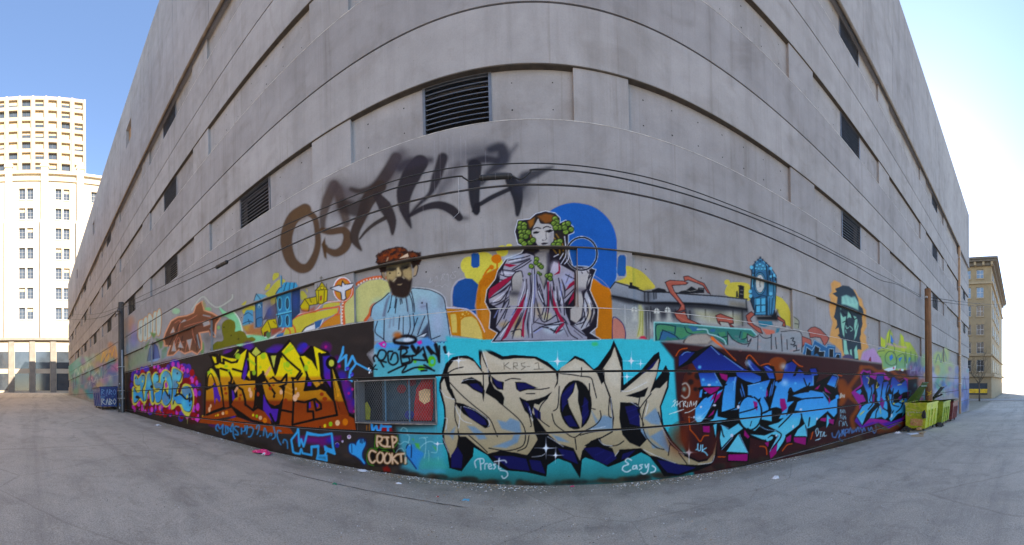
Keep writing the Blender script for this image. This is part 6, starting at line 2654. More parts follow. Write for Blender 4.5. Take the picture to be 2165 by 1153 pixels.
def build_tan():
    X = 60.0
    gz = ground_z(X)
    root = empty('apartment_building', (X + 12, 15, gz), 'tan stone building with heavy dark cornice beyond the right end', 'building')
    M['tan'] = mat_simple('tan_stone', (0.26, 0.205, 0.125), 0.8, 0, 0.15, 0.8)
    M['tan_trim'] = mat_simple('tan_trim', (0.30, 0.24, 0.155), 0.8, 0, 0.12, 1.0)
    M['cornice'] = mat_simple('dark_cornice', (0.12, 0.105, 0.085), 0.7, 0, 0.2, 1.0)
    ye = at_x(2096, 700, X).y
    Yp = lambda px: at_x(px, 700, X).y
    Zp = lambda py: at_x(2075, py, X).z
    y1 = ye + 34
    zt = Zp(557)
    rows = [(589, 570), (630, 607), (669, 646), (708, 686), (747, 724), (786, 761)]
    wins = []
    cols = []
    b, a = Yp(2064.5), Yp(2080)
    sp = (b - a) * 1.75
    for k in range(7):
        cols.append((a + k * sp, b + k * sp))
    for (p0, p1) in rows:
        for (a_, b_) in cols:
            wins.append((a_, b_, Zp(p0), Zp(p1)))
    o, xb = facade(root, X, -1, ye, y1, gz, zt, wins, M['tan'], 34, 'wall', 0.3)
    M['dullglass'] = mat_glass('dull_window_glass', (0.09, 0.10, 0.11), 0.5, 0.2)
    M['skyglass'] = mat_glass('sky_reflection_glass', (0.16, 0.24, 0.34), 0.05, 1.0)  # sky reflection put into the base colour of the upper panes
    for i, w in enumerate(wins):
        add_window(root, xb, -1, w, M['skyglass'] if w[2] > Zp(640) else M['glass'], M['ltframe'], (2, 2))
        box_x(MB(), X, -1, 0.15, 0.0, w[0] - 0.12, w[1] + 0.12, w[2] - 0.22, w[2]).build('sill', M['tan_trim'], root)
    # side wall windows (faces the alley's line)
    for k in range(4):
        for (p0, p1) in rows:
            xa = X + 2.5 + k * 5
            m = MB().box(xa, xa + 2.4, ye - 0.04, ye + 0.02, Zp(p0), Zp(p1))
            f = m.build('window', M['dullglass'], root)
            MB().box(xa - 0.15, xa + 2.55, ye - 0.14, ye - 0.002, Zp(p0) - 0.25, Zp(p0)).build('sill', M['tan_trim'], root)
    for za, zb, out in ((Zp(600) - 0.1, Zp(600) + 0.25, 0.35), (Zp(753), Zp(753) + 0.3, 0.35), (Zp(797), Zp(797) + 0.6, 0.6)):
        MB().box(X - out, X + 34.1, ye - out, y1, za, zb).build('string_course', M['tan_trim'], root)
    for j, (out, h0, h1) in enumerate(((0.5, -0.6, 0.0), (1.1, 0.0, 0.35), (1.35, 0.35, 0.75))):
        MB().box(X - out, X + 34.2, ye - out, y1, zt + h0, zt + h1).build('cornice', M['cornice'], root)
    for k in range(12):
        yy = ye - 0.4 + k * 1.6
        MB().box(X - 0.95, X - 0.02, yy, yy + 0.4, zt - 0.62, zt - 0.02).build('bracket', M['tan_trim'], root)
    # shopfront
    zg = gz
    MB().box(X - 0.1, X - 0.005, ye + 0.8, ye + 12, zg + 0.9, zg + 3.1).build('shop_window', M['glass'], root)
    o = MB().box(X - 0.16, X - 0.105, ye + 0.8, ye + 12, zg + 1.2, zg + 2.0).build('shop_banner', flat_col('banner_yellow', (206, 168, 40), 0.6, 0.5, 1.5), root)
    # sunlit neighbour that fills the gap over the street (seen as bright wall in the windows)


def build_bounce_warehouse():  # added out of view to bounce warm light onto the garage wall
    x0, x1, yf, h = -58.0, -15.0, -7.2, 15.5
    g = ground_z(x0)
    root = empty('bounce_warehouse', ((x0 + x1) / 2, yf - 6, g), 'unseen tan brick building added across the left alley to bounce warm light', 'building')
    tan = mat_simple('tan_brick', (0.56, 0.36, 0.20), 0.85, 0, 0.2, 1.5)
    MB().box(x0, x1, yf - 12, yf, -1.5, g + h).build('wall', tan, root)
    MB().box(x0 - 0.2, x1 + 0.2, yf - 12.2, yf + 0.25, g + h, g + h + 0.5).build('cornice', M['tan_trim'], root)
    for i in range(10):
        for j in range(4):
            xa = x0 + 2.0 + i * 4.2
            za = g + 1.6 + j * 3.6
            f = MB().box(xa, xa + 1.5, yf + 0.002, yf + 0.05, za, za + 2.1).build('window', M['ltframe'], root)  # window of the added, unseen bounce warehouse
            MB().box(xa + 0.1, xa + 1.4, yf + 0.052, yf + 0.06, za + 0.1, za + 2.0).build('pane', M['glass'], f)
            MB().box(xa - 0.1, xa + 1.6, yf + 0.002, yf + 0.14, za - 0.18, za - 0.003).build('sill', M['tan_trim'], root)


build_office()
build_tower()
build_tan()
build_bounce_warehouse()

# ------------------------------------------------------------------ pavement and kerb beyond the right end
M['pavement'] = mat_simple('pavement_concrete', (0.33, 0.32, 0.30), 0.85, 0, 0.15, 2)
gz = ground_z(60)
o = MB().box(55, 60 - 0.01, -40, 80, gz - 0.3, gz + 0.13).build('pavement', M['pavement'], bevel=0.02)
tag(o, 'pale concrete pavement in front of the tan building', kind='structure')
gz = ground_z(-66)
o = MB().box(-65.99, -61, -60, 80, gz - 0.3, gz + 0.13).build('pavement', M['pavement'], bevel=0.02)
tag(o, 'pale concrete pavement in front of the cream office', kind='structure')
# ------------------------------------------------------------------ poles and wires
def mat_wood(name, c1, c2):
    t = NT(name)
    n1 = t.noise(1.0, 6, 0.7, t.wpos((14, 14, 0.7)))
    n2 = t.noise(5, 5, 0.7, t.wpos())
    c = t.ramp(n1, [(0.3, c1), (0.7, c2)])
    c = t.mix(0.5, c, t.ramp(n2, [(0.3, (0.6, 0.6, 0.6)), (0.7, (1.15, 1.15, 1.15))]), 'MULTIPLY')
    t.color(c)
    t.rough(0.85)
    t.bump(n1, 0.6, 0.02)
    return t.m


M['pole_dark'] = mat_wood('dark_pole_wood', (0.035, 0.032, 0.03), (0.10, 0.09, 0.085))
M['pole_brown'] = mat_wood('brown_pole_wood', (0.11, 0.055, 0.028), (0.27, 0.145, 0.075))
M['ceramic'] = mat_simple('insulator', (0.12, 0.10, 0.09), 0.35)
PL = Vector((-17.85, 5.17, 0))
PR = Vector((16.32, 4.95, 0))


def ribbon(strokes, w, mat, name, parent, org, u, v, n, off=0.003):
    """flat painted strokes on a plane: org + a*u + b*v, raised along n"""
    m = MB()
    org, u, v, n = Vector(org), Vector(u), Vector(v), Vector(n)
    for st in strokes:
        for (a0, b0), (a1, b1) in zip(st[:-1], st[1:]):
            dx, dy = a1 - a0, b1 - b0
            L = math.hypot(dx, dy) or 1
            ex, ey = dx / L * w * 0.4, dy / L * w * 0.4
            nx, ny = -dy / L * w / 2, dx / L * w / 2
            q = [(a0 - ex + nx, b0 - ey + ny), (a0 - ex - nx, b0 - ey - ny), (a1 + ex - nx, b1 + ey - ny), (a1 + ex + nx, b1 + ey + ny)]
            m.add([org + u * x + v * y + n * off for x, y in q], [(0, 1, 2, 3)])
    return m.build(name, mat, parent)


def pole_left():
    g = ground_z(PL.x)
    root = empty('utility_pole', (PL.x, PL.y, g), 'dark weathered utility pole with grey conduit at the left, covered in old stickers', 'pole')
    zt = 5.58 + EYE
    pts_ = [(PL.x, PL.y, g - 0.3 + (zt - g + 0.3) * i / 6) for i in range(7)]
    MB().tube(pts_, [0.2, 0.195, 0.19, 0.185, 0.18, 0.175, 0.17], 14).build('shaft', M['pole_dark'], root, smooth=False)
    c = mat_simple('conduit_grey', (0.27, 0.30, 0.33), 0.5, 0.3, 0.2, 3)
    MB().tube([(PL.x + 0.27, PL.y - 0.02, g - 0.1), (PL.x + 0.25, PL.y - 0.02, 4.4)], 0.055, 10).build('conduit', c, root, smooth=True)
    MB().tube([(PL.x + 0.12, PL.y - 0.22, g - 0.1), (PL.x + 0.11, PL.y - 0.205, 3.9)], 0.02, 8).build('conduit', M['dkframe'], root, smooth=True)
    for z in (g + 0.8, 2.0, 3.4):
        MB().box(PL.x - 0.2, PL.x + 0.34, PL.y - 0.235, PL.y + 0.1, z, z + 0.03).build('strap', M['steel'], root)
    MB().box(PL.x - 0.1, PL.x + 0.1, PL.y - 0.28, PL.y - 0.1, zt - 0.55, zt - 0.47).build('bracket', M['dkframe'], root)
    MB().tube([(PL.x, PL.y - 0.2, zt - 0.47), (PL.x, PL.y - 0.2, zt - 0.38), (PL.x, PL.y - 0.2, zt - 0.36), (PL.x, PL.y - 0.2, zt - 0.30)], [0.05, 0.05, 0.03, 0.04], 8).build('insulator', M['ceramic'], root)
    for dx, dz in ((-0.35, -0.75), (0.32, -0.62), (0.45, -0.70)):
        MB().tube([(PL.x + dx, PL.y - 0.26, zt + dz), (PL.x + dx + 0.22, PL.y - 0.26, zt + dz + 0.04)], 0.045, 8).build('cable_clamp', M['dkframe'], root)
    MB().box(PL.x - 0.5, PL.x + 0.75, PL.y - 0.24, PL.y - 0.2, zt - 0.72, zt - 0.66).build('cross_arm', M['dkframe'], root)
    rg = random.Random(4)
    for k in range(26):
        z = g + rg.uniform(0.15, 2.6)
        a = rg.uniform(-0.9, 1.9) - math.pi / 2
        r = 0.196
        w, h = rg.uniform(0.03, 0.09), rg.uniform(0.04, 0.12)
        p0 = Vector((PL.x + r * math.cos(a), PL.y + r * math.sin(a), z))
        t_ = Vector((-math.sin(a), math.cos(a), 0))
        nn = Vector((math.cos(a), math.sin(a), 0)) * 0.006
        q = [p0 + nn - t_ * w / 2, p0 + nn + t_ * w / 2, p0 + nn + t_ * w / 2 + Vector((0, 0, h)), p0 + nn - t_ * w / 2 + Vector((0, 0, h))]
        q2 = [v - nn * 1.4 for v in q]
        MB().add(q + q2, [(0, 1, 2, 3), (7, 6, 5, 4), (0, 4, 5, 1), (1, 5, 6, 2), (2, 6, 7, 3), (3, 7, 4, 0)]).build('sticker', STK[rg.randrange(len(STK))], root)


STK = [flat_col('sticker_white', (176, 180, 184)), flat_col('sticker_blue', (62, 96, 150)), flat_col('sticker_teal', (60, 130, 150)), flat_col('sticker_pale', (140, 150, 165))]
pole_left()


def pole_right():
    g = ground_z(PR.x)
    root = empty('utility_pole', (PR.x, PR.y, g), 'plain brown wooden utility pole standing among the green dumpsters', 'pole')
    zt = 5.0 + EYE
    n = 7
    pts_ = [(PR.x + 0.10 * (1 - i / n), PR.y, g - 0.3 + (zt - g + 0.3) * i / n) for i in range(n + 1)]
    MB().tube(pts_, [0.215 - 0.006 * i for i in range(n + 1)], 16).build('shaft', M['pole_brown'], root)
    MB().tube([(PR.x, PR.y, zt - 0.02), (PR.x, PR.y, zt + 0.02)], [0.17, 0.15], 16).build('cap', M['pole_dark'], root)
    MB().box(PR.x - 0.3, PR.x - 0.15, PR.y - 0.05, PR.y + 0.12, zt - 0.52, zt - 0.44).build('bracket', M['steel'], root)
    orange = flat_col('orange_spray', (214, 74, 24))
    yel = flat_col('yellow_spray', (178, 150, 40))
    r = 0.215
    for mat_, zc, st in ((orange, g + 1.15, [(-0.1, 0), (0.08, 0.25), (-0.08, 0.1), (0.1, -0.1), (-0.1, -0.3), (0.1, -0.35), (0, 0.3)]), (yel, g + 1.75, [(-0.12, 0.1), (0.1, 0.0), (-0.1, -0.1), (0.1, 0.15), (0.0, -0.15)])):
        m = MB()
        for (a0, b0), (a1, b1) in zip(st[:-1], st[1:]):
            for j in range(5):
                t0, t1 = j / 5, (j + 1) / 5
                def P(t, e):
                    a = (a0 + (a1 - a0) * t) / r * 1.2 + math.radians(205)
                    z = zc + b0 + (b1 - b0) * t + e
                    rr = r + 0.004
                    return (PR.x + 0.07 + rr * math.cos(a), PR.y + rr * math.sin(a), z)
                m.add([P(t0, -0.022), P(t1, -0.022), P(t1, 0.022), P(t0, 0.022)], [(0, 1, 2, 3)])
        m.build('painted_scrawl', mat_, root)


pole_right()


def wire(name, label, px, Y, r, cat='cable', group=None, mat='cable', extra=()):
    P = [at(x, y, Y) for x, y in px]
    # smooth the traced points with a spline
    a = np.array([tuple(q) for q in P])
    out = []
    m = len(a)
    for i in range(m - 1):
        p0, p1, p2, p3 = a[max(i - 1, 0)], a[i], a[i + 1], a[min(i + 2, m - 1)]
        for j in range(5):
            t = j / 5
            out.append(0.5 * ((2 * p1) + (p2 - p0) * t + (2 * p0 - 5 * p1 + 4 * p2 - p3) * t * t + (3 * p1 - p0 - 3 * p2 + p3) * t ** 3))
    out.append(a[-1])
    o = MB().tube(out, r, 6).build(name, M[mat], None, smooth=True)
    return tag(o, label, cat, group)


wire('overhead_cable', 'upper black overhead cable strung along the wall between the poles',
     [(256, 646), (300, 626), (380, 588), (480, 539), (600, 478), (720, 425.6), (828, 384), (960, 354.5), (1065, 346.7), (1250, 353.6), (1392, 381), (1566, 442), (1700, 499), (1806, 554.6), (1879, 590), (1944, 624)], 4.98, 0.009)
wire('overhead_cable', 'lower black overhead cable ending at the black splice box from the left',
     [(256, 652), (300, 636), (380, 600), (440, 572), (480, 553), (600, 493), (720, 441), (828, 400), (900, 384), (969, 373), (980, 376), (992, 383), (1002, 382), (1014, 378)], 4.98, 0.012)
wire('overhead_cable', 'lower black overhead cable running right from the black splice box',
     [(1083, 373), (1092, 377), (1100, 379), (1110, 374), (1122, 364), (1132, 358.5), (1253, 366.5), (1392, 395), (1566, 450.5), (1700, 507), (1806, 560), (1860, 592), (1900, 603), (1944, 628)], 4.98, 0.012)
wire('overhead_cable', 'cables running left from the dark pole to the street', [(250, 656), (215, 671), (180, 676), (150, 676)], 5.1, 0.018)
wire('overhead_cable', 'thin cable running left from the dark pole above its neighbour', [(250, 650), (215, 662), (180, 666), (150, 664)], 5.1, 0.012)
for _k, (_dy, _lab) in enumerate(((0, 'upper of two cables running right from the brown pole'), (5, 'lower of two cables running right from the brown pole'))):
    _a = Vector((PR.x, PR.y, 6.25 - 0.15 * _k))
    _b = Vector((62, -1.2, at_x(2150, 630 + _dy, 62).z))
    _pt = [_a.lerp(_b, i / 10) - Vector((0, 0, 0.9 * 4 * (i / 10) * (1 - i / 10))) for i in range(11)]
    tag(MB().tube(_pt, 0.016, 6).build('overhead_cable', M['cable'], None, smooth=True), _lab, 'cable')


def splice(px0, px1, Y, r, label):
    a, b = at(*px0, Y), at(*px1, Y)
    root = empty('splice_box', a.lerp(b, 0.5), label, 'splice box')
    d_ = (b - a)
    MB().tube([a, a + d_ * 0.04, a + d_ * 0.96, b], [r * 0.7, r, r, r * 0.7], 12).build('case', M['cable'], root, smooth=False)
    for f_ in (0.12, 0.5, 0.88):
        q = a + d_ * f_
        MB().tube([q - d_ * 0.012, q + d_ * 0.012], r * 1.14, 12).build('clamp', M['dkframe'], root)


splice((1013, 377), (1083, 372.5), 4.97, 0.042, 'long black splice box hanging in the cables at mid wall')
splice((457, 566), (481, 553.5), 4.95, 0.05, 'small black splice box on the cable near the left pole')
# thin drop wire stapled to the wall
o = MB().tube([at(969, 372, 5.46), at(970, 420, 5.475), at(970, 450, 5.475), at(958, 462, 5.475)], 0.005, 5).build('drop_wire', M['steel'])
tag(o, 'thin pale drop wire hanging down the wall below the cable', 'wire')

# ------------------------------------------------------------------ dumpsters
def mat_worn(name, base, second, third, scale=2.2):
    t = NT(name)
    p0 = t.wpos()
    n1 = t.noise(scale, 5, 0.65, p0, 1.0)
    n2 = t.noise(scale * 0.7, 4, 0.6, t.wpos((1.3, 0.8, 1.7)), 2.0)
    n3 = t.noise(9, 6, 0.75, p0)
    c = t.mix(t.ramp(n1, [(0.50, (0, 0, 0)), (0.58, (1, 1, 1))]), base, second)
    c = t.mix(t.ramp(n2, [(0.57, (0, 0, 0)), (0.62, (1, 1, 1))]), c, third)
    c = t.mix(0.6, c, t.ramp(n3, [(0.3, (0.5, 0.48, 0.45)), (0.6, (1.05, 1.05, 1.05))]), 'MULTIPLY')
    rust = t.ramp(t.noise(14, 6, 0.8, p0), [(0.62, (0, 0, 0)), (0.68, (1, 1, 1))])
    c = t.mix(t.math('MULTIPLY', rust, 0.8), c, (0.10, 0.045, 0.02))
    t.color(c)
    t.rough(0.5)
    t.bump(n3, 0.25, 0.01)
    return t.m


M['d_green'] = mat_worn('lime_dumpster_paint', lin((176, 190, 46)), lin((150, 172, 40)), lin((200, 192, 110)))
M['d_green2'] = mat_worn('olive_dumpster_paint', lin((140, 166, 44)), lin((112, 142, 42)), lin((170, 176, 60)))
M['d_blue'] = mat_worn('blue_dumpster_paint', lin((44, 72, 128)), lin((58, 54, 120)), lin((86, 128, 168)), 3.0)
M['d_maroon'] = mat_worn('maroon_dumpster_paint', lin((104, 44, 52)), lin((120, 62, 66)), lin((84, 40, 60)))
M['lid_green'] = mat_simple('green_lid', lin((58, 88, 38)), 0.45, 0, 0.25, 4)
M['lid_dark'] = mat_simple('dark_lid', (0.02, 0.025, 0.022), 0.5, 0, 0.3, 4)
M['rubber'] = mat_simple('caster_rubber', (0.02, 0.02, 0.02), 0.7)


def dumpster(name, label, x, y, L, D, H, body, lidm, lids, rim=None, group=None):
    """body along x; wall side is +y. lids: list of (start, end, angle in degrees from flat, hinged at the wall side)"""
    g = ground_z(x + L / 2)
    root = empty(name, (x + L / 2, y + D / 2, g), label, 'dumpster', group)
    zb, zt = g + 0.16, g + H
    sl = 0.10                                   # front leans out towards the top
    prof = [(y + sl, zb), (y + D, zb), (y + D, zt), (y, zt), (y, zt - 0.25 * H)]
    m = MB()
    th = 0.03
    n = len(prof)
    # outer skin open at the top, with an inner skin
    inn = [(y + sl + th, zb + th), (y + D - th, zb + th), (y + D - th, zt), (y + th, zt), (y + th, zt - 0.25 * H)]
    for (xa, xb_) in ((x, x + th), (x + L - th, x + L)):
        m.prism(prof, xa, xb_, 'x')
    V = []
    for xx in (x + th, x + L - th):
        V += [(xx, a, b) for a, b in prof] + [(xx, a, b) for a, b in inn]
    F_ = []
    for i in (0, 1, 3, 4):
        j = (i + 1) % n
        F_.append((i, j, 2 * n + j, 2 * n + i))
        F_.append((n + j, n + i, 3 * n + i, 3 * n + j))
    F_.append((2, n + 2, 3 * n + 2, 2 * n + 2))
    F_.append((3, n + 3, 3 * n + 3, 2 * n + 3))
    m.add(V, F_)
    m.build('body', body, root)
    r = MB()
    r.box(x - 0.03, x + L + 0.03, y - 0.035, y + 0.03, zt - 0.07, zt + 0.01)
    r.box(x - 0.03, x + L + 0.03, y + D - 0.03, y + D + 0.03, zt - 0.07, zt + 0.03)
    r.box(x - 0.035, x + 0.03, y + 0.03, y + D - 0.03, zt - 0.07, zt + 0.01)
    r.box(x + L - 0.03, x + L + 0.035, y + 0.03, y + D - 0.03, zt - 0.07, zt + 0.01)
    r.build('rim', rim or body, root)
    for xx in (x - 0.03, x + L):
        MB().box(xx - 0.02, xx + 0.05, y + 0.18, y + D - 0.18, zb + 0.42 * H, zb + 0.54 * H).build('fork_pocket', body, root)
    for i in range(1, 4):
        xx = x + L * i / 4
        MB().add([(xx - 0.03, y + sl - 0.035, zb), (xx + 0.03, y + sl - 0.035, zb), (xx + 0.03, y - 0.035, zt - 0.25 * H), (xx - 0.03, y - 0.035, zt - 0.25 * H),
                  (xx - 0.03, y + sl, zb), (xx + 0.03, y + sl, zb), (xx + 0.03, y, zt - 0.25 * H), (xx - 0.03, y, zt - 0.25 * H)],
                 [(0, 1, 2, 3), (0, 4, 5, 1), (1, 5, 6, 2), (2, 6, 7, 3), (3, 7, 4, 0)]).build('rib', body, root)
    for (a, b, ang) in lids:
        hy, hz = y + D - 0.01, zt + 0.03
        c_, s_ = math.cos(math.radians(ang)), math.sin(math.radians(ang))
        w = D + 0.04
        def P(t, e):
            return (hy - t * c_ + e * s_, hz + t * s_ + e * c_)
        pr = [P(0, 0), P(w, 0), P(w + 0.0, -0.06), P(w - 0.03, -0.06), P(w - 0.03, -0.001 - 0.02), P(0, -0.02)]
        xa, xb_ = x + a * L, x + b * L
        ld = MB().prism(pr, xa, xb_, 'x').build('lid', lidm, root)
        for f_ in (0.1, 0.5, 0.9):
            xx = xa + (xb_ - xa) * f_
            q = [P(0.03, 0.0), P(w - 0.05, 0.0), P(w - 0.05, 0.025), P(0.03, 0.025)]
            MB().prism(q, xx - 0.03, xx + 0.03, 'x').build('lid_rib', lidm, ld)
        MB().box(xa + 0.05, xa + 0.16, hy - 0.04, hy + 0.05, hz - 0.05, hz + 0.02).build('hinge', M['dkframe'], root)
        MB().box(xb_ - 0.16, xb_ - 0.05, hy - 0.04, hy + 0.05, hz - 0.05, hz + 0.02).build('hinge', M['dkframe'], root)
    for xx in (x + 0.18, x + L - 0.18):
        for yy in (y + sl + 0.12, y + D - 0.12):
            gg = ground_z(xx)
            wz = gg + 0.075
            w_ = MB()
            w_.tube([(xx, yy - 0.025, wz), (xx, yy + 0.025, wz)], 0.075, 12)
            c = w_.build('caster', M['rubber'], root)
            MB().box(xx - 0.04, xx + 0.04, yy - 0.045, yy + 0.045, wz + 0.06, zb + 0.01).build('fork', M['dkframe'], c)
    return root, zb, zt


def end_text(root, x, y, D, zb, zt, strokes, w, mat, name='painted_word'):
    """strokes in 0..1 of the end face that looks to -x (u runs from the wall side to the alley side)"""
    H = zt - zb
    st = [[(a * D, b * H) for a, b in s_] for s_ in strokes]
    return ribbon(st, w, mat, name, root, (x, y + D, zb), (0, -1, 0), (0, 0, 1), (-1, 0, 0), 0.004)


r1, zb, zt = dumpster('dumpster', 'lime green dumpster with lid propped open, nearest of the right group', 13.75, 4.26, 1.95, 1.04, 1.32, M['d_green'], M['lid_green'], [(0.0, 0.48, 47), (0.52, 1.0, 62)])
wht = flat_col('dumpster_white', (204, 202, 188))
pk = flat_col('dumpster_pink', (206, 150, 110))
def _w(x, y, sc, seq):
    return [[(x + a * sc, y + b * sc) for a, b in s_] for s_ in seq]
_V = [[(0, 1), (.4, 0), (.8, 1)]]; _A = [[(0, 0), (.4, 1), (.8, 0)], [(.2, .4), (.6, .4)]]; _Bc = [[(0, 0), (0, 1), (.6, .8), (.1, .5), (.7, .25), (0, 0)]]
_O = [[(0, .5), (.3, 1), (.7, .6), (.5, 0), (0, .5)]]; _N = [[(0, 0), (0, 1), (.6, 0), (.6, 1)]]; _P = [[(0, 0), (0, 1), (.6, .8), (0, .45)]]
for i, g_ in enumerate((_V, _A, _Bc, _O, _N, _P)):
    end_text(r1, 13.75, 4.26, 1.04, zb, zt, _w(0.06 + i * 0.145, 0.52, 0.145, g_), 0.022, wht)
p_ = MB().box(13.738, 13.747, 4.46, 5.06, zb + 0.12, zb + 0.44).build('painted_patch', mat_worn('pink_scrawl', lin((196, 142, 100)), lin((164, 168, 60)), lin((210, 170, 140)), 12), r1)
p_['label'] = 'pink scrawled patch on the end of the dumpster'
MB().prism([(4.28, zb + 0.50), (4.42, zb + 0.47), (4.48, zb + 0.60), (4.42, zb + 0.78), (4.36, zb + 0.86), (4.30, zb + 0.75)], 13.63, 13.743, 'x').build('hanging_bag', M['rubber'], r1)
r2, zb, zt = dumpster('dumpster', 'olive green dumpster behind the pole with dark lids thrown open', 16.8, 4.26, 1.75, 1.02, 1.32, M['d_green2'], M['lid_dark'], [(0.0, 0.48, 24), (0.52, 1.0, 50)])
r3, zb, zt = dumpster('dumpster', 'dull maroon dumpster farthest along the right group', 19.2, 4.22, 1.6, 1.0, 1.28, M['d_maroon'], M['lid_dark'], [(0.0, 0.98, 4)])
r4, zb, zt = dumpster('dumpster', 'blue tagged dumpster with closed lid behind the left pole', -21.9, 4.22, 2.4, 1.12, 1.42, M['d_blue'], M['lid_dark'], [(0.0, 0.49, -2), (0.51, 1.0, -2)])
# white tag on the blue dumpster's near end (looks to +x)
_g4 = [[(0.1, .1), (.1, .4), (.25, .35), (.1, .25), (.3, .1)], [(.35, .1), (.42, .4), (.5, .1)], [(.55, .1), (.55, .4), (.7, .3), (.55, .25), (.7, .15), (.55, .1)], [(.75, .25), (.85, .4), (.95, .25), (.85, .1), (.75, .25)]]
ribbon([[(a * 1.12, b * 1.26) for a, b in s_] for s_ in _g4], 0.04, wht, 'painted_word', r4, (-21.9 + 2.4, 4.22, zb), (0, 1, 0), (0, 0, 1), (1, 0, 0), 0.004)
ribbon([[(a * 1.12, b * 1.26 + 0.6) for a, b in s_] for s_ in _g4], 0.03, flat_col('dumpster_paleblue', (120, 160, 196)), 'painted_word', r4, (-21.9 + 2.4, 4.22, zb), (0, 1, 0), (0, 0, 1), (1, 0, 0), 0.004)

# ------------------------------------------------------------------ litter
def crumple(name, label, cat, x, y, rx, ry, h, mat, seed, n=9, group=None):
    rg = np.random.RandomState(seed)
    g = ground_z(x)
    v, f = [], []
    for j in range(n + 1):
        for i in range(n + 1):
            u, w = i / n * 2 - 1, j / n * 2 - 1
            e = max(0.0, 1 - (abs(u) ** 3 + abs(w) ** 3) / 1.2)
            z = 0.004 + h * (e ** 0.6) * rg.uniform(0.3, 1.0)
            v.append((x + rx * u * (1 + 0.25 * math.sin(3 * w + seed)) + rg.uniform(-1, 1) * rx * 0.08, y + ry * w * (1 + 0.25 * math.sin(4 * u + seed)) + rg.uniform(-1, 1) * ry * 0.08, g - 0.0425 * 0 + z))
    for j in range(n):
        for i in range(n):
            a = j * (n + 1) + i
            f.append((a, a + 1, a + n + 2, a + n + 1))
    m = MB()
    m.add(v, f)
    o = m.build(name, mat, None)
    md = o.modifiers.new('thickness', 'SOLIDIFY')
    md.thickness = 0.004
    return tag(o, label, cat, group)


M['pink'] = mat_worn('pink_cloth', lin((226, 40, 118)), lin((205, 26, 96)), lin((236, 120, 160)), 14)
pc = at(553, 957, 5.0)
def on_ground(px, py):
    d_ = px_to_dir(px, py)
    # ground plane z = -0.0425 x, camera at EYE
    t = -EYE / (d_[2] + 0.0425 * d_[0])
    return d_[0] * t, d_[1] * t
gx, gy = on_ground(556, 958)
crumple('crumpled_cloth', 'crumpled bright pink cloth lying by the wall', 'cloth', gx, min(gy, 5.22), 0.26, 0.15, 0.09, M['pink'], 3, 12)
gx, gy = on_ground(563, 961)
crumple('paper_scrap', 'white and black scrap lying on the pink cloth', 'litter', gx, gy - 0.05, 0.05, 0.05, 0.05, flat_col('scrap_white', (210, 216, 226)), 5, 5)
paper = flat_col('litter_white', (216, 218, 222), 0.8, 0.1)
card = flat_col('litter_card', (168, 140, 104), 0.9, 0.2)
for k, (px, py, w, hh, mt, lab) in enumerate(((767, 996, .10, .03, paper, 'white torn paper strip at the wall foot below the memorial words'), (843, 1024, .05, .03, paper, 'small white paper scrap on the asphalt left of the sand letters'),
                                              (708, 1025, .04, .04, flat_col('litter_green', (40, 120, 90)), 'small green wrapper on the asphalt left of centre'), (985, 1058, .05, .02, flat_col('litter_blue', (90, 170, 200)), 'thin pale blue wrapper on the asphalt near the bottom'),
                                              (334, 900, .12, .06, paper, 'crumpled white wrapper on the asphalt right of the left pole'), (1898, 917, .16, .10, paper, 'white plastic scrap left of the lime dumpster'), (1640, 1012, .08, .05, paper, 'pale scrap on the asphalt below the blue letters'),
                                              (925, 1052, .02, .02, flat_col('litter_red', (180, 40, 34)), 'tiny red bottle cap on the asphalt'), (1208, 1026, .03, .02, flat_col('litter_pink', (220, 60, 120)), 'tiny pink scrap at the wall foot under the letters'),
                                              (470, 912, .04, .03, paper, 'small white scrap by the wall foot under the orange letters'))):
    gx, gy = on_ground(px, py)
    crumple('paper_scrap', lab, 'litter', gx, min(gy, 5.4), w, w * 0.7, hh, mt, 20 + k, 5)


def plank(name, label, cat, px, py, L, W, rz, mat, th=0.015, lift=0.0):
    gx, gy = on_ground(px, py)
    gy = min(gy, 5.35)
    root = MB().box(-L / 2, L / 2, -W / 2, W / 2, 0, th).build(name, mat, None, bevel=0.003)
    root.location = (gx, gy, ground_z(gx) + 0.004 + lift)
    root.rotation_euler = (0.02, -0.0425 * -1 * 0 + 0.0425, rz)
    return tag(root, label, cat)


plank('cardboard_sheet', 'flattened brown cardboard sheet in front of the lime dumpster', 'cardboard', 1940, 921, 0.95, 0.5, 0.3, card)
plank('cardboard_sheet', 'white board lying on the brown cardboard by the lime dumpster', 'cardboard', 1932, 919, 0.6, 0.3, -0.5, paper, 0.01, 0.02)
plank('cardboard_sheet', 'thin brown cardboard strip beside the white board', 'cardboard', 1950, 917, 0.7, 0.18, 0.1, card, 0.02, 0.035)
gx, gy = on_ground(1944, 912)
o = MB().box(gx - 0.16, gx + 0.16, gy - 0.1, gy + 0.1, ground_z(gx) + 0.06, ground_z(gx) + 0.17).build('small_box', card, bevel=0.01)
tag(o, 'small brown cardboard box under the lime dumpster', 'box')
gx, gy = on_ground(1905, 905)
crumple('bin_bag', 'black rubbish bag slumped at the lime dumpster foot by the wall', 'bag', 13.45, 5.15, 0.24, 0.2, 0.26, M['rubber'], 11, 9)
crumple('bin_bag', 'black rubbish bag between the lime and olive dumpsters', 'bag', 16.0, 4.25, 0.22, 0.2, 0.26, M['rubber'], 14, 9)

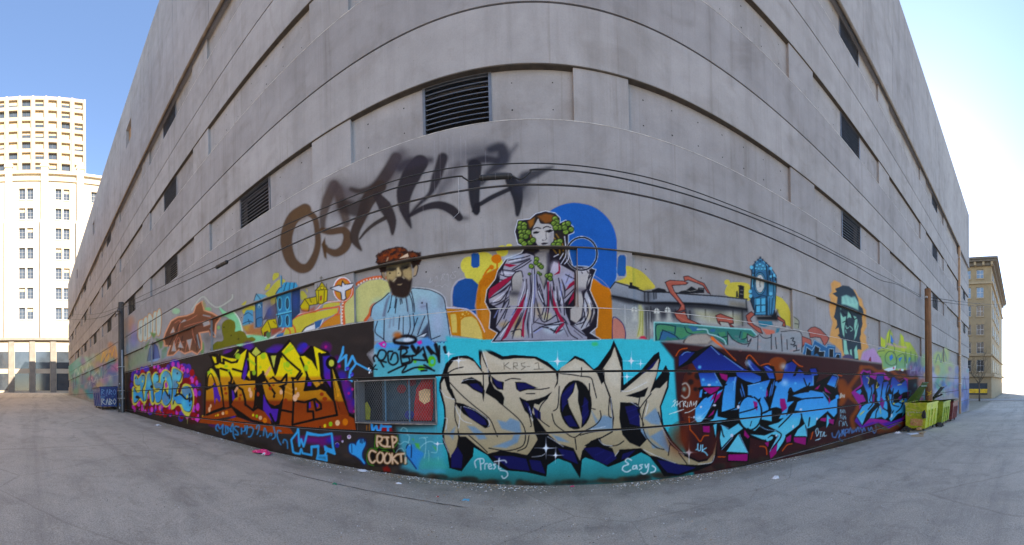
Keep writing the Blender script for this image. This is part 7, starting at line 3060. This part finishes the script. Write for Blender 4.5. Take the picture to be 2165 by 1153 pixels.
# wall-foot grit and leaf crumbs: nobody could count it
def debris():
    rg = np.random.RandomState(2)
    n = 12000
    a = rg.uniform(-1.36, 1.30, n)
    X = 5.4 * np.tan(a)
    off = np.abs(rg.normal(0, 0.16, n)) + 0.01
    far = rg.rand(n) < 0.4
    off = np.where(far, rg.uniform(0, 4.5, n) ** 1.0, off)
    clump = 0.5 + 0.5 * np.sin(X * 1.7) * np.sin(X * 0.6 + 1)
    keep = (rg.rand(n) < 0.35 + 0.65 * clump)
    Yv = 5.485 - off
    sz = rg.uniform(0.004, 0.016, n) * np.where(far, 0.7, 1.0)
    pal = np.array([(0.62, 0.60, 0.55), (0.45, 0.40, 0.30), (0.28, 0.24, 0.15), (0.70, 0.70, 0.70), (0.16, 0.12, 0.07), (0.10, 0.09, 0.08), (0.34, 0.22, 0.10)])
    v, f, c = [], [], []
    for i in range(n):
        if not keep[i]:
            continue
        r = sz[i]
        an = rg.uniform(0, 6.3)
        z = -0.0425 * X[i] + 0.012 * math.sin(X[i] * 0.9 + Yv[i] * 0.7)
        b = len(v)
        for k in range(3):
            q = an + k * 2.1
            v.append((X[i] + r * 1.5 * math.cos(q), Yv[i] + r * math.sin(q), z + 0.001))
        v.append((X[i], Yv[i], z + r * 0.8))
        f += [(b, b + 1, b + 3), (b + 1, b + 2, b + 3), (b + 2, b, b + 3)]
        c += [(*pal[rg.randint(len(pal))], 1)] * 4
    me = bpy.data.meshes.new('wall_foot_debris')
    me.from_pydata(v, [], f)
    me.update()
    ca = me.color_attributes.new('grit', 'FLOAT_COLOR', 'POINT')
    ca.data.foreach_set('color', np.array(c, np.float32).ravel())
    t = NT('grit')
    at_ = t.n('Attribute', attribute_name='grit')
    t.color(at_.outputs['Color'])
    t.rough(0.9)
    o = link('wall_foot_debris', me, t.m)
    tag(o, 'pale grit, flakes and leaf crumbs along the foot of the wall', 'debris', kind='stuff')


debris()

# asphalt seam that runs along the alley, as a thin dark sealed strip
def seam():
    pxs = [(300, 905), (560, 984), (700, 1018), (850, 1050), (1000, 1078), (1150, 1090)]
    pts2 = [on_ground(*q) for q in [(560, 984), (640, 1007), (720, 1026), (800, 1044), (900, 1062), (1000, 1077)]]
    m = MB()
    L, R_ = [], []
    rg = random.Random(8)
    fine = []
    for (a, b) in zip(pts2[:-1], pts2[1:]):
        for j in range(8):
            t = j / 8
            fine.append((a[0] + (b[0] - a[0]) * t, a[1] + (b[1] - a[1]) * t + rg.uniform(-0.008, 0.008)))
    for x, y in fine:
        z = ground_z(x) + 0.012 * math.sin(x * 0.9 + y * 0.7) + 0.004
        w = rg.uniform(0.004, 0.012)
        L.append((x, y - w, z))
        R_.append((x, y + w, z))
    n = len(fine)
    m.add(L + R_, [(i, i + 1, n + i + 1, n + i) for i in range(n - 1)])
    o = m.build('asphalt_seam', mat_simple('seam_tar', (0.05, 0.045, 0.04), 0.8))
    tag(o, 'thin dark sealed seam in the asphalt', kind='structure')


seam()

# ------------------------------------------------------------------ bare street tree beyond the right end
def bare_tree(x, y, h, label):
    g = ground_z(x)
    root = empty('bare_tree', (x, y, g), label, 'tree')
    rg = random.Random(int(x * 10))
    bark = mat_simple('bark', (0.075, 0.06, 0.045), 0.9, 0, 0.3, 6)
    tr, cr = MB(), MB()
    tr.tube([(x, y, g), (x + 0.05, y, g + h * 0.2), (x, y + 0.05, g + h * 0.4)], [0.16, 0.13, 0.1], 8)
    def br(p, d_, L, r, dep):
        q = p
        pts_ = [q]
        for _ in range(3):
            d_ = (d_ + Vector((rg.uniform(-.25, .25), rg.uniform(-.25, .25), rg.uniform(-.05, .2)))).normalized()
            q = q + d_ * (L / 3)
            pts_.append(q)
        cr.tube(pts_, [r, r * 0.8, r * 0.65, r * 0.5], 4 if dep < 3 else 5, False)
        if dep > 0:
            for _ in range(3):
                k = rg.randint(1, 3)
                br(pts_[k], (d_ + Vector((rg.uniform(-1, 1), rg.uniform(-1, 1), rg.uniform(-.2, .7)))).normalized(), L * 0.66, r * 0.55, dep - 1)
    for k in range(5):
        a = k * 1.3
        br(Vector((x, y, g + h * (0.28 + 0.03 * k))), Vector((math.cos(a), math.sin(a), 1.1)).normalized(), h * 0.32, 0.06, 4)
    tr.build('trunk', bark, root, smooth=True)
    cr.build('crown', bark, root)


bare_tree(54.0, 7.2, 8.5, 'bare street tree in front of the tan building')
